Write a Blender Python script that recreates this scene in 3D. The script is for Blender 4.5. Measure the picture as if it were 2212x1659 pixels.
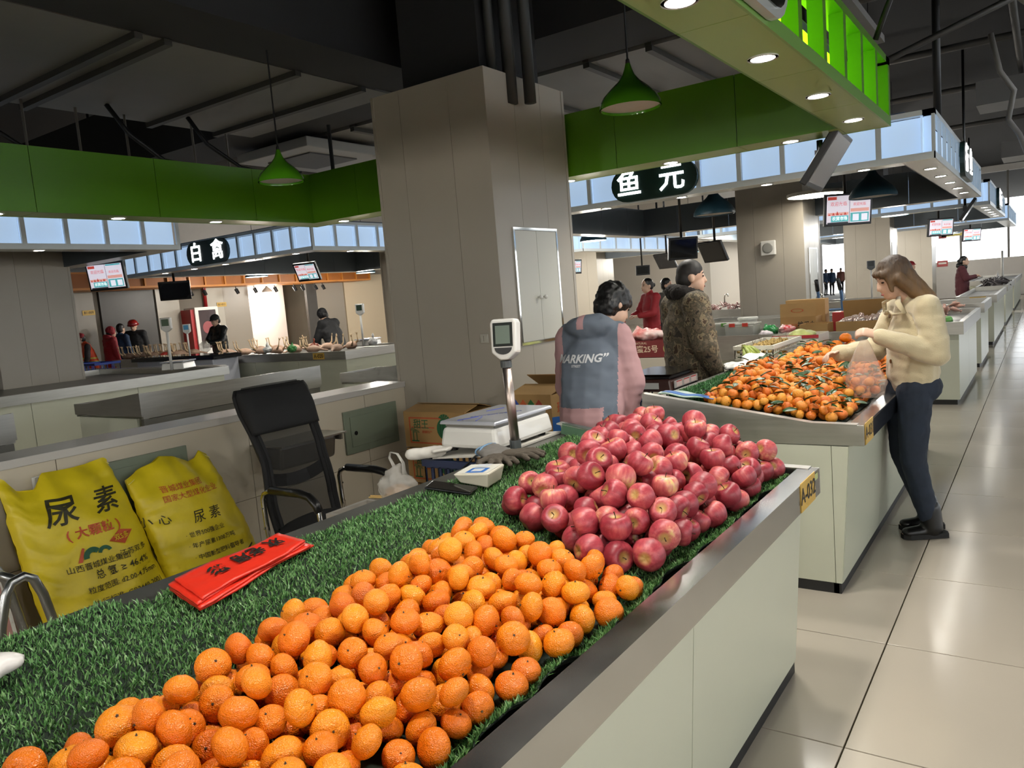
import bpy, bmesh, math, random
from mathutils import Vector, Matrix, noise as mnoise
import numpy as np
PI = math.pi
rnd = random.Random(7)
for o in list(bpy.data.objects): bpy.data.objects.remove(o)
SC = bpy.context.scene
COL = SC.collection
# ------------------------------------------------------------------ camera, world, exposure
CAM_F, CAM_YAW, CAM_PITCH, CAM_ROLL, CAM_H = 1665.0, 35.05, 6.44, -4.72, 1.6
def cam_axes():
    y, p, r = map(math.radians, (CAM_YAW, CAM_PITCH, CAM_ROLL))
    fwd = Vector((-math.sin(y)*math.cos(p), math.cos(y)*math.cos(p), -math.sin(p)))
    right = Vector((math.cos(y), math.sin(y), 0)); up = right.cross(fwd)
    return right*math.cos(r)+up*math.sin(r), -right*math.sin(r)+up*math.cos(r), fwd
CR, CU, CW = cam_axes()
cd = bpy.data.cameras.new('camera'); cd.sensor_fit = 'HORIZONTAL'; cd.sensor_width = 36.0
cd.lens = 36.0*CAM_F/2212.0; cd.clip_start = 0.05; cd.clip_end = 200
cam = bpy.data.objects.new('camera', cd); COL.objects.link(cam)
cam.matrix_world = Matrix(((CR.x, CU.x, -CW.x, 0), (CR.y, CU.y, -CW.y, 0), (CR.z, CU.z, -CW.z, CAM_H), (0, 0, 0, 1)))
SC.camera = cam
W = bpy.data.worlds.new('daylight'); SC.world = W; W.use_nodes = True
bgn = W.node_tree.nodes['Background']; bgn.inputs[0].default_value = (0.93, 0.97, 1.0, 1); bgn.inputs[1].default_value = 2.4
SC.view_settings.view_transform = 'Standard'; SC.view_settings.look = 'None'
SC.view_settings.gamma = 1.0; SC.view_settings.use_curve_mapping = False
SC.view_settings.exposure = 0.62
cy_ = SC.cycles; cy_.max_bounces = 5; cy_.diffuse_bounces = 3; cy_.glossy_bounces = 2; cy_.transmission_bounces = 2; cy_.transparent_max_bounces = 6
cy_.caustics_reflective = False; cy_.caustics_refractive = False; cy_.adaptive_threshold = 0.07; cy_.adaptive_min_samples = 12
DOWNLIGHT_W, PENDANT_W, GLOW_WHITE, GLOW_GREEN = 48.0, 40.0, 0.52, 3.4

# ------------------------------------------------------------------ materials
def lin(c):
    if isinstance(c, str): c = [int(c[i:i+2], 16)/255 for i in (0, 2, 4)]
    return tuple((v/12.92 if v <= 0.04045 else ((v+0.055)/1.055)**2.4) for v in c[:3])
MATS = {}
def M(name, col, rough=0.5, metal=0.0, var=0.0, vscale=6.0, bump=0.0, bscale=40.0, emit=0.0, alpha=1.0, trans=0.0,
      spec=None, sub=0.0, col2=None, stretch=None, coat=0.0, rvar=0.0, sheen=0.0):
    if name in MATS: return MATS[name]
    m = bpy.data.materials.new(name); m.use_nodes = True; nt = m.node_tree; b = nt.nodes['Principled BSDF']
    L = lin(col); b.inputs['Base Color'].default_value = (*L, 1); b.inputs['Roughness'].default_value = rough
    b.inputs['Metallic'].default_value = metal; b.inputs['Alpha'].default_value = alpha
    b.inputs['Transmission Weight'].default_value = trans
    if spec is not None: b.inputs['Specular IOR Level'].default_value = spec
    if sub: b.inputs['Subsurface Weight'].default_value = sub; b.inputs['Subsurface Radius'].default_value = (0.01, 0.005, 0.003)
    if coat: b.inputs['Coat Weight'].default_value = coat
    if sheen: b.inputs['Sheen Weight'].default_value = sheen
    if emit: b.inputs['Emission Color'].default_value = (*L, 1); b.inputs['Emission Strength'].default_value = emit
    tc = None
    def coords():
        t = nt.nodes.new('ShaderNodeTexCoord'); mp = nt.nodes.new('ShaderNodeMapping')
        nt.links.new(t.outputs['Object'], mp.inputs[0])
        if stretch: mp.inputs['Scale'].default_value = stretch
        return mp.outputs[0]
    if var or col2 or rvar:
        tc = coords(); n = nt.nodes.new('ShaderNodeTexNoise'); n.inputs['Scale'].default_value = vscale; n.inputs['Detail'].default_value = 4
        nt.links.new(tc, n.inputs['Vector'])
        if var or col2:
            r = nt.nodes.new('ShaderNodeValToRGB'); r.color_ramp.elements[0].position = 0.3; r.color_ramp.elements[1].position = 0.72
            c2 = lin(col2) if col2 else tuple(v*(1-var) for v in L)
            c1 = L if col2 else tuple(min(1, v*(1+var)) for v in L)
            r.color_ramp.elements[0].color = (*c2, 1); r.color_ramp.elements[1].color = (*c1, 1)
            nt.links.new(n.outputs['Fac'], r.inputs[0]); nt.links.new(r.outputs[0], b.inputs['Base Color'])
        if rvar:
            mr = nt.nodes.new('ShaderNodeMapRange'); mr.inputs[3].default_value = max(0.02, rough-rvar); mr.inputs[4].default_value = min(1, rough+rvar)
            nt.links.new(n.outputs['Fac'], mr.inputs[0]); nt.links.new(mr.outputs[0], b.inputs['Roughness'])
    if bump:
        tc = tc or coords(); n = nt.nodes.new('ShaderNodeTexNoise'); n.inputs['Scale'].default_value = bscale; n.inputs['Detail'].default_value = 3
        nt.links.new(tc, n.inputs['Vector'])
        bp = nt.nodes.new('ShaderNodeBump'); bp.inputs['Strength'].default_value = bump; bp.inputs['Distance'].default_value = 0.004
        nt.links.new(n.outputs['Fac'], bp.inputs['Height']); nt.links.new(bp.outputs[0], b.inputs['Normal'])
    MATS[name] = m
    return m
def Emat(name, col, s):
    if name in MATS: return MATS[name]
    m = bpy.data.materials.new(name); m.use_nodes = True; nt = m.node_tree
    b = nt.nodes['Principled BSDF']; b.inputs['Base Color'].default_value = (*lin(col), 1); b.inputs['Roughness'].default_value = 0.4
    b.inputs['Emission Color'].default_value = (*lin(col), 1); b.inputs['Emission Strength'].default_value = s
    MATS[name] = m; return m

# ------------------------------------------------------------------ geometry helpers
def full(o):
    m = o.matrix_basis.copy(); p = o.parent
    while p is not None: m = p.matrix_basis @ m; p = p.parent
    return m
class G:
    def __init__(s): s.v = []; s.f = []; s.mi = []; s.cur = 0
    def add(s, vs, fs):
        o = len(s.v); s.v += [tuple(p) for p in vs]; s.f += [tuple(i+o for i in f) for f in fs]; s.mi += [s.cur]*len(fs); return s
    def box(s, x0, x1, y0, y1, z0, z1):
        if x0 > x1: x0, x1 = x1, x0
        if y0 > y1: y0, y1 = y1, y0
        if z0 > z1: z0, z1 = z1, z0
        return s.add([(x0,y0,z0),(x1,y0,z0),(x1,y1,z0),(x0,y1,z0),(x0,y0,z1),(x1,y0,z1),(x1,y1,z1),(x0,y1,z1)],
                     [(0,3,2,1),(4,5,6,7),(0,1,5,4),(1,2,6,5),(2,3,7,6),(3,0,4,7)])
    def hexa(s, p):  # 8 corners: bottom 4 ccw then top 4 ccw
        return s.add(p, [(0,3,2,1),(4,5,6,7),(0,1,5,4),(1,2,6,5),(2,3,7,6),(3,0,4,7)])
    def prism(s, poly, a, b, axis='y'):  # poly in the other two axes
        n = len(poly)
        def mk(u, v, t):
            return {'y': (u, t, v), 'x': (t, u, v), 'z': (u, v, t)}[axis]
        vs = [mk(u, v, a) for u, v in poly]+[mk(u, v, b) for u, v in poly]
        fs = [tuple(range(n))[::-1], tuple(range(n, 2*n))]+[(i, (i+1) % n, n+(i+1) % n, n+i) for i in range(n)]
        return s.add(vs, fs)
    def tube(s, pts, r, n=8, cap=True, flat=1.0):
        pts = [Vector(p) for p in pts]; rs = r if isinstance(r, (list, tuple)) else [r]*len(pts)
        o = len(s.v); nrm = None
        for i, p in enumerate(pts):
            t = (pts[min(i+1, len(pts)-1)]-pts[max(i-1, 0)]).normalized()
            if nrm is None:
                nrm = t.orthogonal().normalized() if abs(t.z) > .99 else Vector((0,0,1)).cross(t).normalized()
            else:
                nrm = (nrm - t*nrm.dot(t)); nrm = nrm.normalized() if nrm.length > 1e-6 else t.orthogonal().normalized()
            bn = t.cross(nrm)
            for k in range(n):
                a = 2*PI*k/n; s.v.append(tuple(p+nrm*math.cos(a)*rs[i]+bn*math.sin(a)*rs[i]*flat))
        m = len(pts)
        for i in range(m-1):
            for k in range(n):
                s.f.append((o+i*n+k, o+i*n+(k+1) % n, o+(i+1)*n+(k+1) % n, o+(i+1)*n+k)); s.mi.append(s.cur)
        if cap:
            s.f.append(tuple(o+k for k in range(n))[::-1]); s.f.append(tuple(o+(m-1)*n+k for k in range(n))); s.mi += [s.cur]*2
        return s
    def cyl(s, p0, p1, r0, r1=None, n=12): return s.tube([p0, p1], [r0, r0 if r1 is None else r1], n)
    def lathe(s, prof, c=(0,0,0), n=16, close=True):
        o = len(s.v); m = len(prof)
        for r, z in prof:
            for k in range(n):
                a = 2*PI*k/n; s.v.append((c[0]+r*math.cos(a), c[1]+r*math.sin(a), c[2]+z))
        for i in range(m-1):
            for k in range(n):
                s.f.append((o+i*n+k, o+i*n+(k+1) % n, o+(i+1)*n+(k+1) % n, o+(i+1)*n+k)); s.mi.append(s.cur)
        if close:
            s.f.append(tuple(o+k for k in range(n))[::-1]); s.f.append(tuple(o+(m-1)*n+k for k in range(n))); s.mi += [s.cur]*2
        return s
    def ell(s, c, r, n=12, m=8, rot=None):
        vs = []; fs = []
        for i in range(m+1):
            t = PI*i/m
            for k in range(n):
                a = 2*PI*k/n; p = Vector((r[0]*math.sin(t)*math.cos(a), r[1]*math.sin(t)*math.sin(a), r[2]*math.cos(t)))
                if rot is not None: p = rot @ p
                vs.append((c[0]+p.x, c[1]+p.y, c[2]+p.z))
        for i in range(m):
            for k in range(n): fs.append((i*n+k, (i+1)*n+k, (i+1)*n+(k+1) % n, i*n+(k+1) % n))
        return s.add(vs, fs)
    def grid(s, fn, nu, nv):
        o = len(s.v)
        for j in range(nv+1):
            for i in range(nu+1): s.v.append(tuple(fn(i/nu, j/nv)))
        for j in range(nv):
            for i in range(nu):
                s.f.append((o+j*(nu+1)+i, o+j*(nu+1)+i+1, o+(j+1)*(nu+1)+i+1, o+(j+1)*(nu+1)+i)); s.mi.append(s.cur)
        return s
    def xf(s, m, start=0):
        for i in range(start, len(s.v)): s.v[i] = tuple(m @ Vector(s.v[i]))
        return s
    def obj(s, name, mat, parent=None, smooth=False, bevel=0.0, local=False, solid=0.0, sub=0):
        me = bpy.data.meshes.new(name); vs = s.v
        if parent is not None and not local:
            inv = full(parent).inverted(); vs = [tuple(inv @ Vector(p)) for p in vs]
        me.from_pydata(vs, [], s.f)
        for mm in (mat if isinstance(mat, (list, tuple)) else [mat]): me.materials.append(mm)
        if isinstance(mat, (list, tuple)): me.polygons.foreach_set('material_index', s.mi)
        me.validate()
        o = bpy.data.objects.new(name, me); COL.objects.link(o)
        if parent is not None: o.parent = parent
        if smooth: me.shade_smooth()
        if solid:
            md = o.modifiers.new('solid', 'SOLIDIFY'); md.thickness = solid; md.offset = 0
        if sub:
            md = o.modifiers.new('sub', 'SUBSURF'); md.levels = md.render_levels = sub
        if bevel:
            md = o.modifiers.new('bevel', 'BEVEL'); md.width = bevel; md.segments = 2; md.limit_method = 'ANGLE'; md.angle_limit = 0.6
            if smooth is False: pass
        return o
def tag(o, label=None, cat=None, group=None, kind=None):
    if label: o['label'] = label
    if cat: o['category'] = cat
    if group: o['group'] = group
    if kind: o['kind'] = kind
    return o
def thing(name, label, cat, loc=(0,0,0), rz=0.0, group=None, kind=None, rot=None):
    o = bpy.data.objects.new(name, None); COL.objects.link(o); o.empty_display_size = 0.1
    mt = Matrix.Translation(loc) @ (rot.to_4x4() if rot is not None else Matrix.Rotation(rz, 4, 'Z'))
    o.location = loc
    o.rotation_euler = (rot.to_3x3().to_euler() if rot is not None else (0, 0, rz))
    o.matrix_basis = mt
    return tag(o, label, cat, group, kind)
def struct(name, parent=None):
    o = bpy.data.objects.new(name, None); COL.objects.link(o); o['kind'] = 'structure'; return o
def inst(src, name, parent, loc=(0,0,0), rot=None, scale=None):
    o = bpy.data.objects.new(name, src.data if hasattr(src, 'data') else src); COL.objects.link(o)
    mt = Matrix.Translation(loc)
    if rot is not None: mt = mt @ rot.to_4x4()
    if scale is not None: mt = mt @ Matrix.Diagonal((*scale, 1)) if not isinstance(scale, (int, float)) else mt @ Matrix.Scale(scale, 4)
    o.matrix_basis = mt
    if parent is not None: o.parent = parent
    return o
def copy_tree(o, parent=None):
    c = o.copy(); COL.objects.link(c)
    if parent is not None: c.parent = parent
    for ch in list(o.children):
        copy_tree(ch, c)
    return c
WORK = bpy.data.scenes.new('bench')          # empty side scene: evaluating modifiers and letters there is quick
def bake(o):
    WORK.collection.objects.link(o); vl = WORK.view_layers[0]; vl.update(); me = bpy.data.meshes.new_from_object(o.evaluated_get(vl.depsgraph)); WORK.collection.objects.unlink(o); return me
def text_mesh(txt, size=1.0, bold=0.0, ext=0.0, align='CENTER', spacing=1.0, shear=0.0, refine=0.0):
    cu = bpy.data.curves.new('txt', 'FONT'); cu.body = txt; cu.size = size; cu.align_x = align; cu.align_y = 'CENTER'
    cu.offset = bold; cu.extrude = ext; cu.resolution_u = 2; cu.space_character = spacing; cu.shear = shear
    o = bpy.data.objects.new('txt', cu); me = bake(o)
    bpy.data.objects.remove(o); bpy.data.curves.remove(cu)
    if refine:
        bm = bmesh.new(); bm.from_mesh(me)
        for _ in range(3):
            es = [e for e in bm.edges if e.calc_length() > refine]
            if not es: break
            bmesh.ops.subdivide_edges(bm, edges=es, cuts=1)
            bmesh.ops.triangulate(bm, faces=[f for f in bm.faces if len(f.verts) > 4])
        bm.to_mesh(me); bm.free()
    return me
def text(name, txt, size, mat, parent, org, ux, uz, bold=0.0, ext=0.0006, align='CENTER', spacing=1.0, shear=0.0, fn=None, refine=0.0, world=True):
    """flat lettering at org with reading direction ux and up uz (world vectors)"""
    me = text_mesh(txt, size, bold, ext, align, spacing, shear, refine); me.materials.clear(); me.materials.append(mat)
    org = Vector(org); ux = Vector(ux).normalized(); uz = Vector(uz).normalized(); n = ux.cross(uz)
    inv = full(parent).inverted() if (parent is not None and world) else Matrix.Identity(4)
    for v in me.vertices:
        p = Vector(fn(v.co.x, v.co.y, v.co.z)) if fn else org+ux*v.co.x+uz*v.co.y+n*v.co.z
        v.co = inv @ p
    o = bpy.data.objects.new(name, me); COL.objects.link(o)
    if parent is not None: o.parent = parent
    return o
def spot(loc, power, size=2.6, blend=0.9, color=(1,0.95,0.86), r=0.10, parent=None):
    l = bpy.data.lights.new('downlight_lamp', 'SPOT'); l.energy = power; l.spot_size = size; l.spot_blend = blend; l.color = color; l.shadow_soft_size = r
    o = bpy.data.objects.new('lamp', l); COL.objects.link(o)
    if parent is not None: o.parent = parent; o.location = parent.matrix_basis.inverted() @ Vector(loc)
    else: o.location = loc
    return o

# ------------------------------------------------------------------ common materials
steel = M('brushed_steel', 'b9b8b3', 0.34, 1.0, var=0.06, vscale=5, stretch=(1, 1, 14), rvar=0.10)
steel_rim = M('polished_steel', 'c6c6c4', 0.20, 1.0, var=0.05, vscale=3, rvar=0.12)
steel_dk = M('dull_steel', '8b8a85', 0.45, 1.0, var=0.08, vscale=4, rvar=0.1)
cream = M('counter_laminate', 'bfc2b0', 0.28, var=0.02, vscale=2)
kickm = M('kick_black', '1d1d1e', 0.5)
colm = M('column_laminate', 'a69f92', 0.38, var=0.02, vscale=1.5)
seamw = M('seam_light', 'b9b2a5', 0.6)
green = M('canopy_green', '4d8009', 0.35)
green_sof = M('canopy_green_soffit', '8ba75a', 0.3, var=0.02, vscale=2)
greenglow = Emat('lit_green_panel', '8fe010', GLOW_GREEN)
whitep = M('canopy_white_paint', 'd3dce0', 0.4)
glow = Emat('lit_frosted_panel', 'a9c2de', GLOW_WHITE)
slate = M('canopy_slate', '4a535a', 0.5, var=0.03)
black = M('black_plastic', '0e0e0f', 0.4)
blackpaint = M('ceiling_black', '141415', 0.9)
ductm = M('duct_zinc', '6f6d6a', 0.62, 0.25, var=0.08, vscale=1.2)
ductdk = M('duct_dark', '1c1c1d', 0.8, var=0.15, vscale=2)
ledm = Emat('downlight_led', 'fffaf0', 40.0)
whitepl = M('white_plastic', 'd9d8d2', 0.35)
signdk = M('sign_dark_green', '16302b', 0.4)
signlt = Emat('sign_letter_white', 'ffffff', 4.0)
ylabel = M('label_yellow', 'c9a34b', 0.5)
inkm = M('ink_black', '17150f', 0.6)
tilew = M('wall_tile_grey', 'c6bca8', 0.25, var=0.05, vscale=1.2, stretch=(6, 1, 1))

# ------------------------------------------------------------------ floor, walls, ceiling
T = 0.845
fl = G().box(-40, 14, -14, 60, -0.30, -0.012).obj('floor', M('floor_grout', '77705f', 0.8)); tag(fl, kind='structure')
tm = M('floor_tile', 'b9b0a2', 0.16, var=0.05, vscale=0.9, rvar=0.07)
gt = G().box(0.003, T-0.003, 0.003, T-0.003, -0.012, 0.0); gtile = gt.obj('tile', tm, fl, bevel=0.0015)
gtile.location = (-0.57, 1.737, 0)
cnt = 1
for i in range(-2, 4):
    for j in range(-1, 42):
        if i == 0 and j == 0: continue
        if i > 0 and j < 0: continue
        o = gtile.copy(); COL.objects.link(o); o.parent = fl; o.location = (-0.57+i*T, 1.737+j*T, 0); cnt += 1
def big_tiles(name, x0, x1, y0, y1):  # the stretches of floor that the counters hide or that are too far to tell tiles apart
    g = G(); nx = int((x1-x0)/T); ny = int((y1-y0)/T)
    for i in range(nx):
        for j in range(ny): g.box(x0+i*T+.003, x0+(i+1)*T-.003, y0+j*T+.003, y0+(j+1)*T-.003, -.012, 0)
    o = g.obj(name, tm, fl); o['kind'] = 'stuff'
big_tiles('far_tiles', -0.57-2*T-22*T, -0.57-2*T, 1.737-T, 1.737+41*T)
G().box(-0.57+4*T, -0.57+4*T+9, -13, 37, -.012, 0).obj('aisle_tiles', tm, fl)
G().box(-21, -0.57+4*T, -13, 1.737-T, -.012, 0).obj('near_tiles', tm, fl)
ce = G().box(-40, 14, -14, 60, 5.3, 5.6).obj('ceiling', blackpaint); tag(ce, kind='structure')
wallm = M('wall_paint', 'b0aca6', 0.6, var=0.02)
walld = M('shop_dark_panel', '3c3833', 0.45, var=0.05)
def wall(name, g, mat): return tag(g.obj(name, mat), kind='structure')
# back wall beyond the far stalls with a doorway and a strip of windows
BW = 38.0
wb = wall('wall_back', G().box(-40, -8.6, BW, BW+.25, 0, 5.3).box(-8.6, -7.2, BW, BW+.25, 3.05, 5.3).box(-7.2, -4.6, BW, BW+.25, 0, 5.3)
     .box(-4.6, 14, BW, BW+.25, 0, 1.55).box(-4.6, 14, BW, BW+.25, 5.05, 5.3), wallm)
for k, x in enumerate((-3.0, -1.3, .4, 2.6, 4.8, 7, 9.2)):
    w = G().box(x-.04, x+.04, BW+.05, BW+.2, 1.55, 5.05).obj('window_%d' % (k+1), M('window_frame', '5d5a55', 0.5)); tag(w, kind='structure')
wall('wall_left', G().box(-21.3, -21.05, -14, 60, 0, 5.3), wallm)
wall('wall_front', G().box(-40, 14, -13.6, -13.3, 0, 5.3), wallm)
wr = G()
wr.box(9.5, 9.75, -14, 60, 0, 0.9).box(9.5, 9.75, -14, 60, 4.9, 5.3)
for k in range(20): wr.box(9.5, 9.75, -14+k*3.2, -13.6+k*3.2, .9, 4.9)
wall('wall_right', wr, wallm)
# outside ground, seen bright through the doorway
G().box(-60, 30, BW+.3, 90, -.05, -.01).obj('ground', M('outdoor_paving', 'cfcac0', 0.8)); tag(bpy.data.objects['ground'], kind='structure')
# ------------------------------------------------------------------ columns
def column(name, x0, x1, y0, y1, zt, seams=True):
    c = struct(name); c.location = (0, 0, 0)
    G().box(x0+.012, x1-.012, y0+.012, y1-.012, 0, zt-.004).obj('core', colm, c)
    xs = [x0, x0+.28, x0+.75, x1] if seams else [x0, x1]
    gp = .0015
    for a, b in zip(xs[:-1], xs[1:]):
        G().box(a+gp, b-gp, y0, y0+.012, 0, zt).obj('panel', colm, c)
    ys = [y0+(y1-y0)*k/3 for k in range(4)] if seams else [y0, y1]
    for a, b in zip(ys[:-1], ys[1:]):
        G().box(x1-.012, x1, a+gp, b-gp, 0, zt).obj('panel', colm, c)
    G().box(x0-.006, x0+.02, y0-.006, y0+.02, 0, zt).box(x1-.02, x1+.004, y1-.03, y1+.004, 0, zt).obj('corner_trim', colm, c)
    return c
CX0, CX1 = -4.30, -3.22
column('trim_1', CX0, CX1, 4.55, 5.63, 3.21)
column('trim_2', CX0, CX1, 13.1, 14.15, 3.3)
column('trim_3', CX0, CX1, 21.5, 22.6, 3.3)
column('trim_4', CX0, CX1, 30.0, 31.1, 3.3)
column('trim_5', -12.6, -11.5, 4.55, 5.63, 3.3)
column('trim_6', -12.6, -11.5, 13.1, 14.15, 3.3)
column('trim_7', -12.6, -11.5, 21.5, 22.6, 3.3)
for k, nm in enumerate(('trim_1', 'trim_2', 'trim_3', 'trim_4')):   # bare concrete shaft above the cladding
    c = bpy.data.objects[nm]; y = (4.55, 13.1, 21.5, 30)[k]
    G().box(CX0+.2, CX1-.14, y+.16, y+.95, 3.2, 5.3).obj('concrete_shaft', ductdk, c)
c = bpy.data.objects['trim_1']
for k, (x, r) in enumerate(((-3.33, .035), (-3.25, .05), (-3.15, .045))):
    G().cyl((x+.03, 4.78+.10*k, 3.0), (x+.03, 4.78+.10*k, 5.3), r, n=10).obj('riser_pipe', M('pipe_dark', '2a2c2b', 0.5), c, smooth=True)
# double hatch in the column, mirror frame, knobs
def hatch(loc_x, y0, y1, z0, z1, label):
    t = thing('wall_hatch', label, 'hatch', (loc_x, (y0+y1)/2, z0))
    f = .02; ch = M('mirror_chrome', 'd8d8d4', 0.06, 1.0)
    for (a, b, c_, d) in ((y0, y0+f, z0, z1), (y1-f, y1, z0, z1), (y0+f, y1-f, z0, z0+f), (y0+f, y1-f, z1-f, z1)):
        G().box(loc_x+.001, loc_x+.012, a, b, c_, d).obj('frame', ch, t)
    ym = (y0+y1)/2
    for a, b, s in ((y0+f+.004, ym-.002, 1), (ym+.002, y1-f-.004, -1)):
        d = G().box(loc_x+.001, loc_x+.010, a, b, z0+f+.004, z1-f-.004).obj('door', M('hatch_white', 'c4c3b8', 0.35), t)
        yk = (ym-.035) if s == 1 else (ym+.035)
        G().lathe([(.004, 0), (.004, .012), (.016, .018), (.018, .026), (.012, .034), (0.001, .036)], n=12).xf(Matrix.Translation((loc_x+.010, yk, z0+.40*(z1-z0))) @ Matrix.Rotation(PI/2, 4, 'Y')).obj('knob', whitepl, d, smooth=True)
    return t
hatch(CX1, 4.75, 5.37, 1.23, 2.105, 'white double-door hatch with mirror frame on the big column')
hatch(CX1, 13.35, 13.9, 1.0, 2.0, 'narrow white hatch on the column behind the cardboard boxes')
hatch(CX1, 21.75, 22.3, 1.0, 2.2, 'white hatch on the column right of the bright doorway')
t = thing('light_switch', 'white wall switch on the big column left of the hatch', 'switch', (-3.40, 4.55, 1.27))
G().box(-3.437, -3.365, 4.54, 4.5495, 1.278, 1.345).obj('plate', M('switch_white', 'b5b2a6', 0.4), t, bevel=.003)
G().box(-3.425, -3.403, 4.534, 4.54, 1.29, 1.333).box(-3.399, -3.377, 4.534, 4.54, 1.29, 1.333).obj('rocker', M('switch_white'  , 'b5b2a6', 0.4), t, bevel=.002)
t = thing('wall_speaker', 'square white wall speaker on the column behind the camouflage man', 'speaker', (-3.8, 13.1, 1.9))
G().prism([(-3.90, 1.93), (-3.66, 1.93), (-3.66, 2.17), (-3.90, 2.17)], 13.02, 13.09).obj('cabinet', whitepl, t, bevel=.015)
G().lathe([(.085, 0), (.085, .01), (.07, .012), (.001, .012)], n=20).xf(Matrix.Translation((-3.78, 13.02, 2.05)) @ Matrix.Rotation(PI/2, 4, 'X')).obj('grille', M('speaker_grille', '8d8d88', 0.6), t, smooth=True)
t = thing('light_switch', 'small white switch box on the left-hand column', 'switch', (-11.9, 4.55, 1.2))
G().box(-12.24, -12.12, 4.53, 4.5495, 1.26, 1.36).obj('plate', whitepl, t, bevel=.004)

# ------------------------------------------------------------------ canopies
ZB, ZT = 2.54, 2.98
def frame_box(p0, d, n):
    p0 = Vector(p0); d = Vector(d); n = Vector(n)
    def fb(g, u0, u1, v0, v1, z0, z1):
        ps = [p0+d*u+n*v for (u, v) in ((u0, v0), (u1, v0), (u1, v1), (u0, v1))]
        if d.cross(n).z < 0: ps = ps[::-1]
        return g.hexa([(p.x, p.y, z0) for p in ps]+[(p.x, p.y, z1) for p in ps])
    return fb
DL = None
def downlight(loc, label, group, power=DOWNLIGHT_W, r=.052):
    t = thing('downlight', label, 'downlight', loc, group=group)
    G().lathe([(r+.014, -.006), (r+.014, .0), (r, .0), (r, -.006)], n=20, close=False).obj('trim_ring', whitepl, t, smooth=True, local=True)
    G().lathe([(r, -.003), (.001, -.003)], n=20, close=False).obj('lens', ledm, t, local=True)
    if power: spot((loc[0], loc[1], loc[2]-.02), power, parent=t)
    return t
def canopy(name, label, x0, x1, y0, y1, kind, sides='NESW', wid=.28, post=.46, panels=True):
    """hung ring of fascia round a block of stalls; outer faces carry posts, inner faces plain panels"""
    t = thing(name, label, 'canopy', ((x0+x1)/2, (y0+y1)/2, ZB))
    pm, sm_, gm, im = (green, green_sof, greenglow, green) if kind == 'green' else (whitep, M('canopy_soffit_grey', 'b9bdbb', 0.25), glow, slate)
    S = {'S': ((x0, y0), (1, 0, 0), (0, -1, 0), x1-x0), 'N': ((x1, y1), (-1, 0, 0), (0, 1, 0), x1-x0),
         'E': ((x1, y0), (0, 1, 0), (1, 0, 0), y1-y0), 'W': ((x0, y1), (0, -1, 0), (-1, 0, 0), y1-y0)}
    for sd in sides:
        p, d, n, L = S[sd]; fb = frame_box((*p, 0), d, n)
        k = max(1, round(L/.955)) if panels else 1
        for i in range(k):
            a, b = i*L/k, (i+1)*L/k
            a2 = max(a, .0); b2 = min(b, L)
            if sd in 'NS': a2 = max(a, wid); b2 = min(b, L-wid)
            g = G(); fb(g, a2+.002, b2-.002, -wid, -.012, ZB, ZB+.018); g.obj('soffit_panel', sm_, t)
            a3, b3 = max(a, wid), min(b, L-wid)
            g = G(); fb(g, a3+.0025, b3-.0025, -wid-.012, -wid, ZB, ZT+.06); g.obj('inner_panel', im, t)
        g = G(); fb(g, 0, L, -.012, 0, ZB-.002, ZB+.06); g.obj('bottom_rail', pm if kind != 'green' else M('canopy_green_rail', '6f9a4a', .3), t)
        g = G(); fb(g, 0, L, -wid*.5 if kind == 'green' else -.10, .0, ZT-.045, ZT); g.obj('top_rail', pm, t)
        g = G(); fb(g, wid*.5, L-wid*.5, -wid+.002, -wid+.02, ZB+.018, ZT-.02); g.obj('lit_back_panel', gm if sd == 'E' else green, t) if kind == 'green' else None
        if kind == 'green': g = G(); fb(g, wid, L-wid, -wid+.0002, -wid+.0016, ZB+.02, ZT+.05); g.obj('backing_sheet', slate, t)  # unseen opaque sheet added to stop panel light leaking through the seams
        kk = max(2, round(L/post))
        for i in range(kk+1):
            u = .03+(L-.06)*i/kk; w2 = .024 if kind != 'green' else .032; dp = .03 if kind != 'green' else .075
            if i in (0, kk) and sd in 'NS': continue
            g = G(); fb(g, u-w2, u+w2, -dp, -.002, ZB+.06, ZT-.045); g.obj('post', pm, t)
            if kind != 'green' and i < kk:
                u2 = .03+(L-.06)*(i+1)/kk
                g = G(); fb(g, u+.004, u2-.004, -.12, -.105, ZB+.03, ZT-.05); g.obj('frosted_panel', gm, t)
    for sx in (x0+.5, x1-.5):
        for sy in (y0+.14, y1-.14):
            G().cyl((sx, sy, ZT), (sx, sy, ZT+.55), .02, n=6).obj('hanger', blackpaint, t)
    return t
gc = canopy('canopy', 'green slatted canopy ring with glowing lime inside above the apple stall', -6.65, -.87, -.1, 5.97, 'green')
canopy('canopy', 'white lit canopy carrying the fish sign behind the big column', -6.65, -.83, 8.16, 14.2, 'white')
canopy('canopy', 'third white lit canopy along the right aisle', -6.65, -.83, 16.4, 22.5, 'white')
canopy('canopy', 'farthest white lit canopy along the right aisle', -6.65, -.83, 24.7, 30.7, 'white', post=.9)
canopy('canopy', 'white lit canopy at the left edge below the green fascia', -14.85, -9.05, -.1, 5.85, 'white')
canopy('canopy', 'white lit canopy with the poultry sign behind the green fascia', -14.4, -9.05, 8.0, 14.1, 'white')
canopy('canopy', 'distant white lit canopy behind the standing man', -14.85, -9.05, 16.3, 22.4, 'white', post=.9)
canopy('canopy', 'unseen white lit canopy on the other side of the right aisle', 2.6, 8.4, -.1, 22.5, 'white', sides='WS', post=2.0)  # unseen block added for the light its panels throw on the aisle faces
canopy('canopy', 'unseen white lit canopy across the aisle behind the viewer', -6.65, 8.4, -8.3, -2.4, 'white', sides='NE', post=2.0)  # unseen block whose panels and lamps light the camera-facing sides
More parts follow.
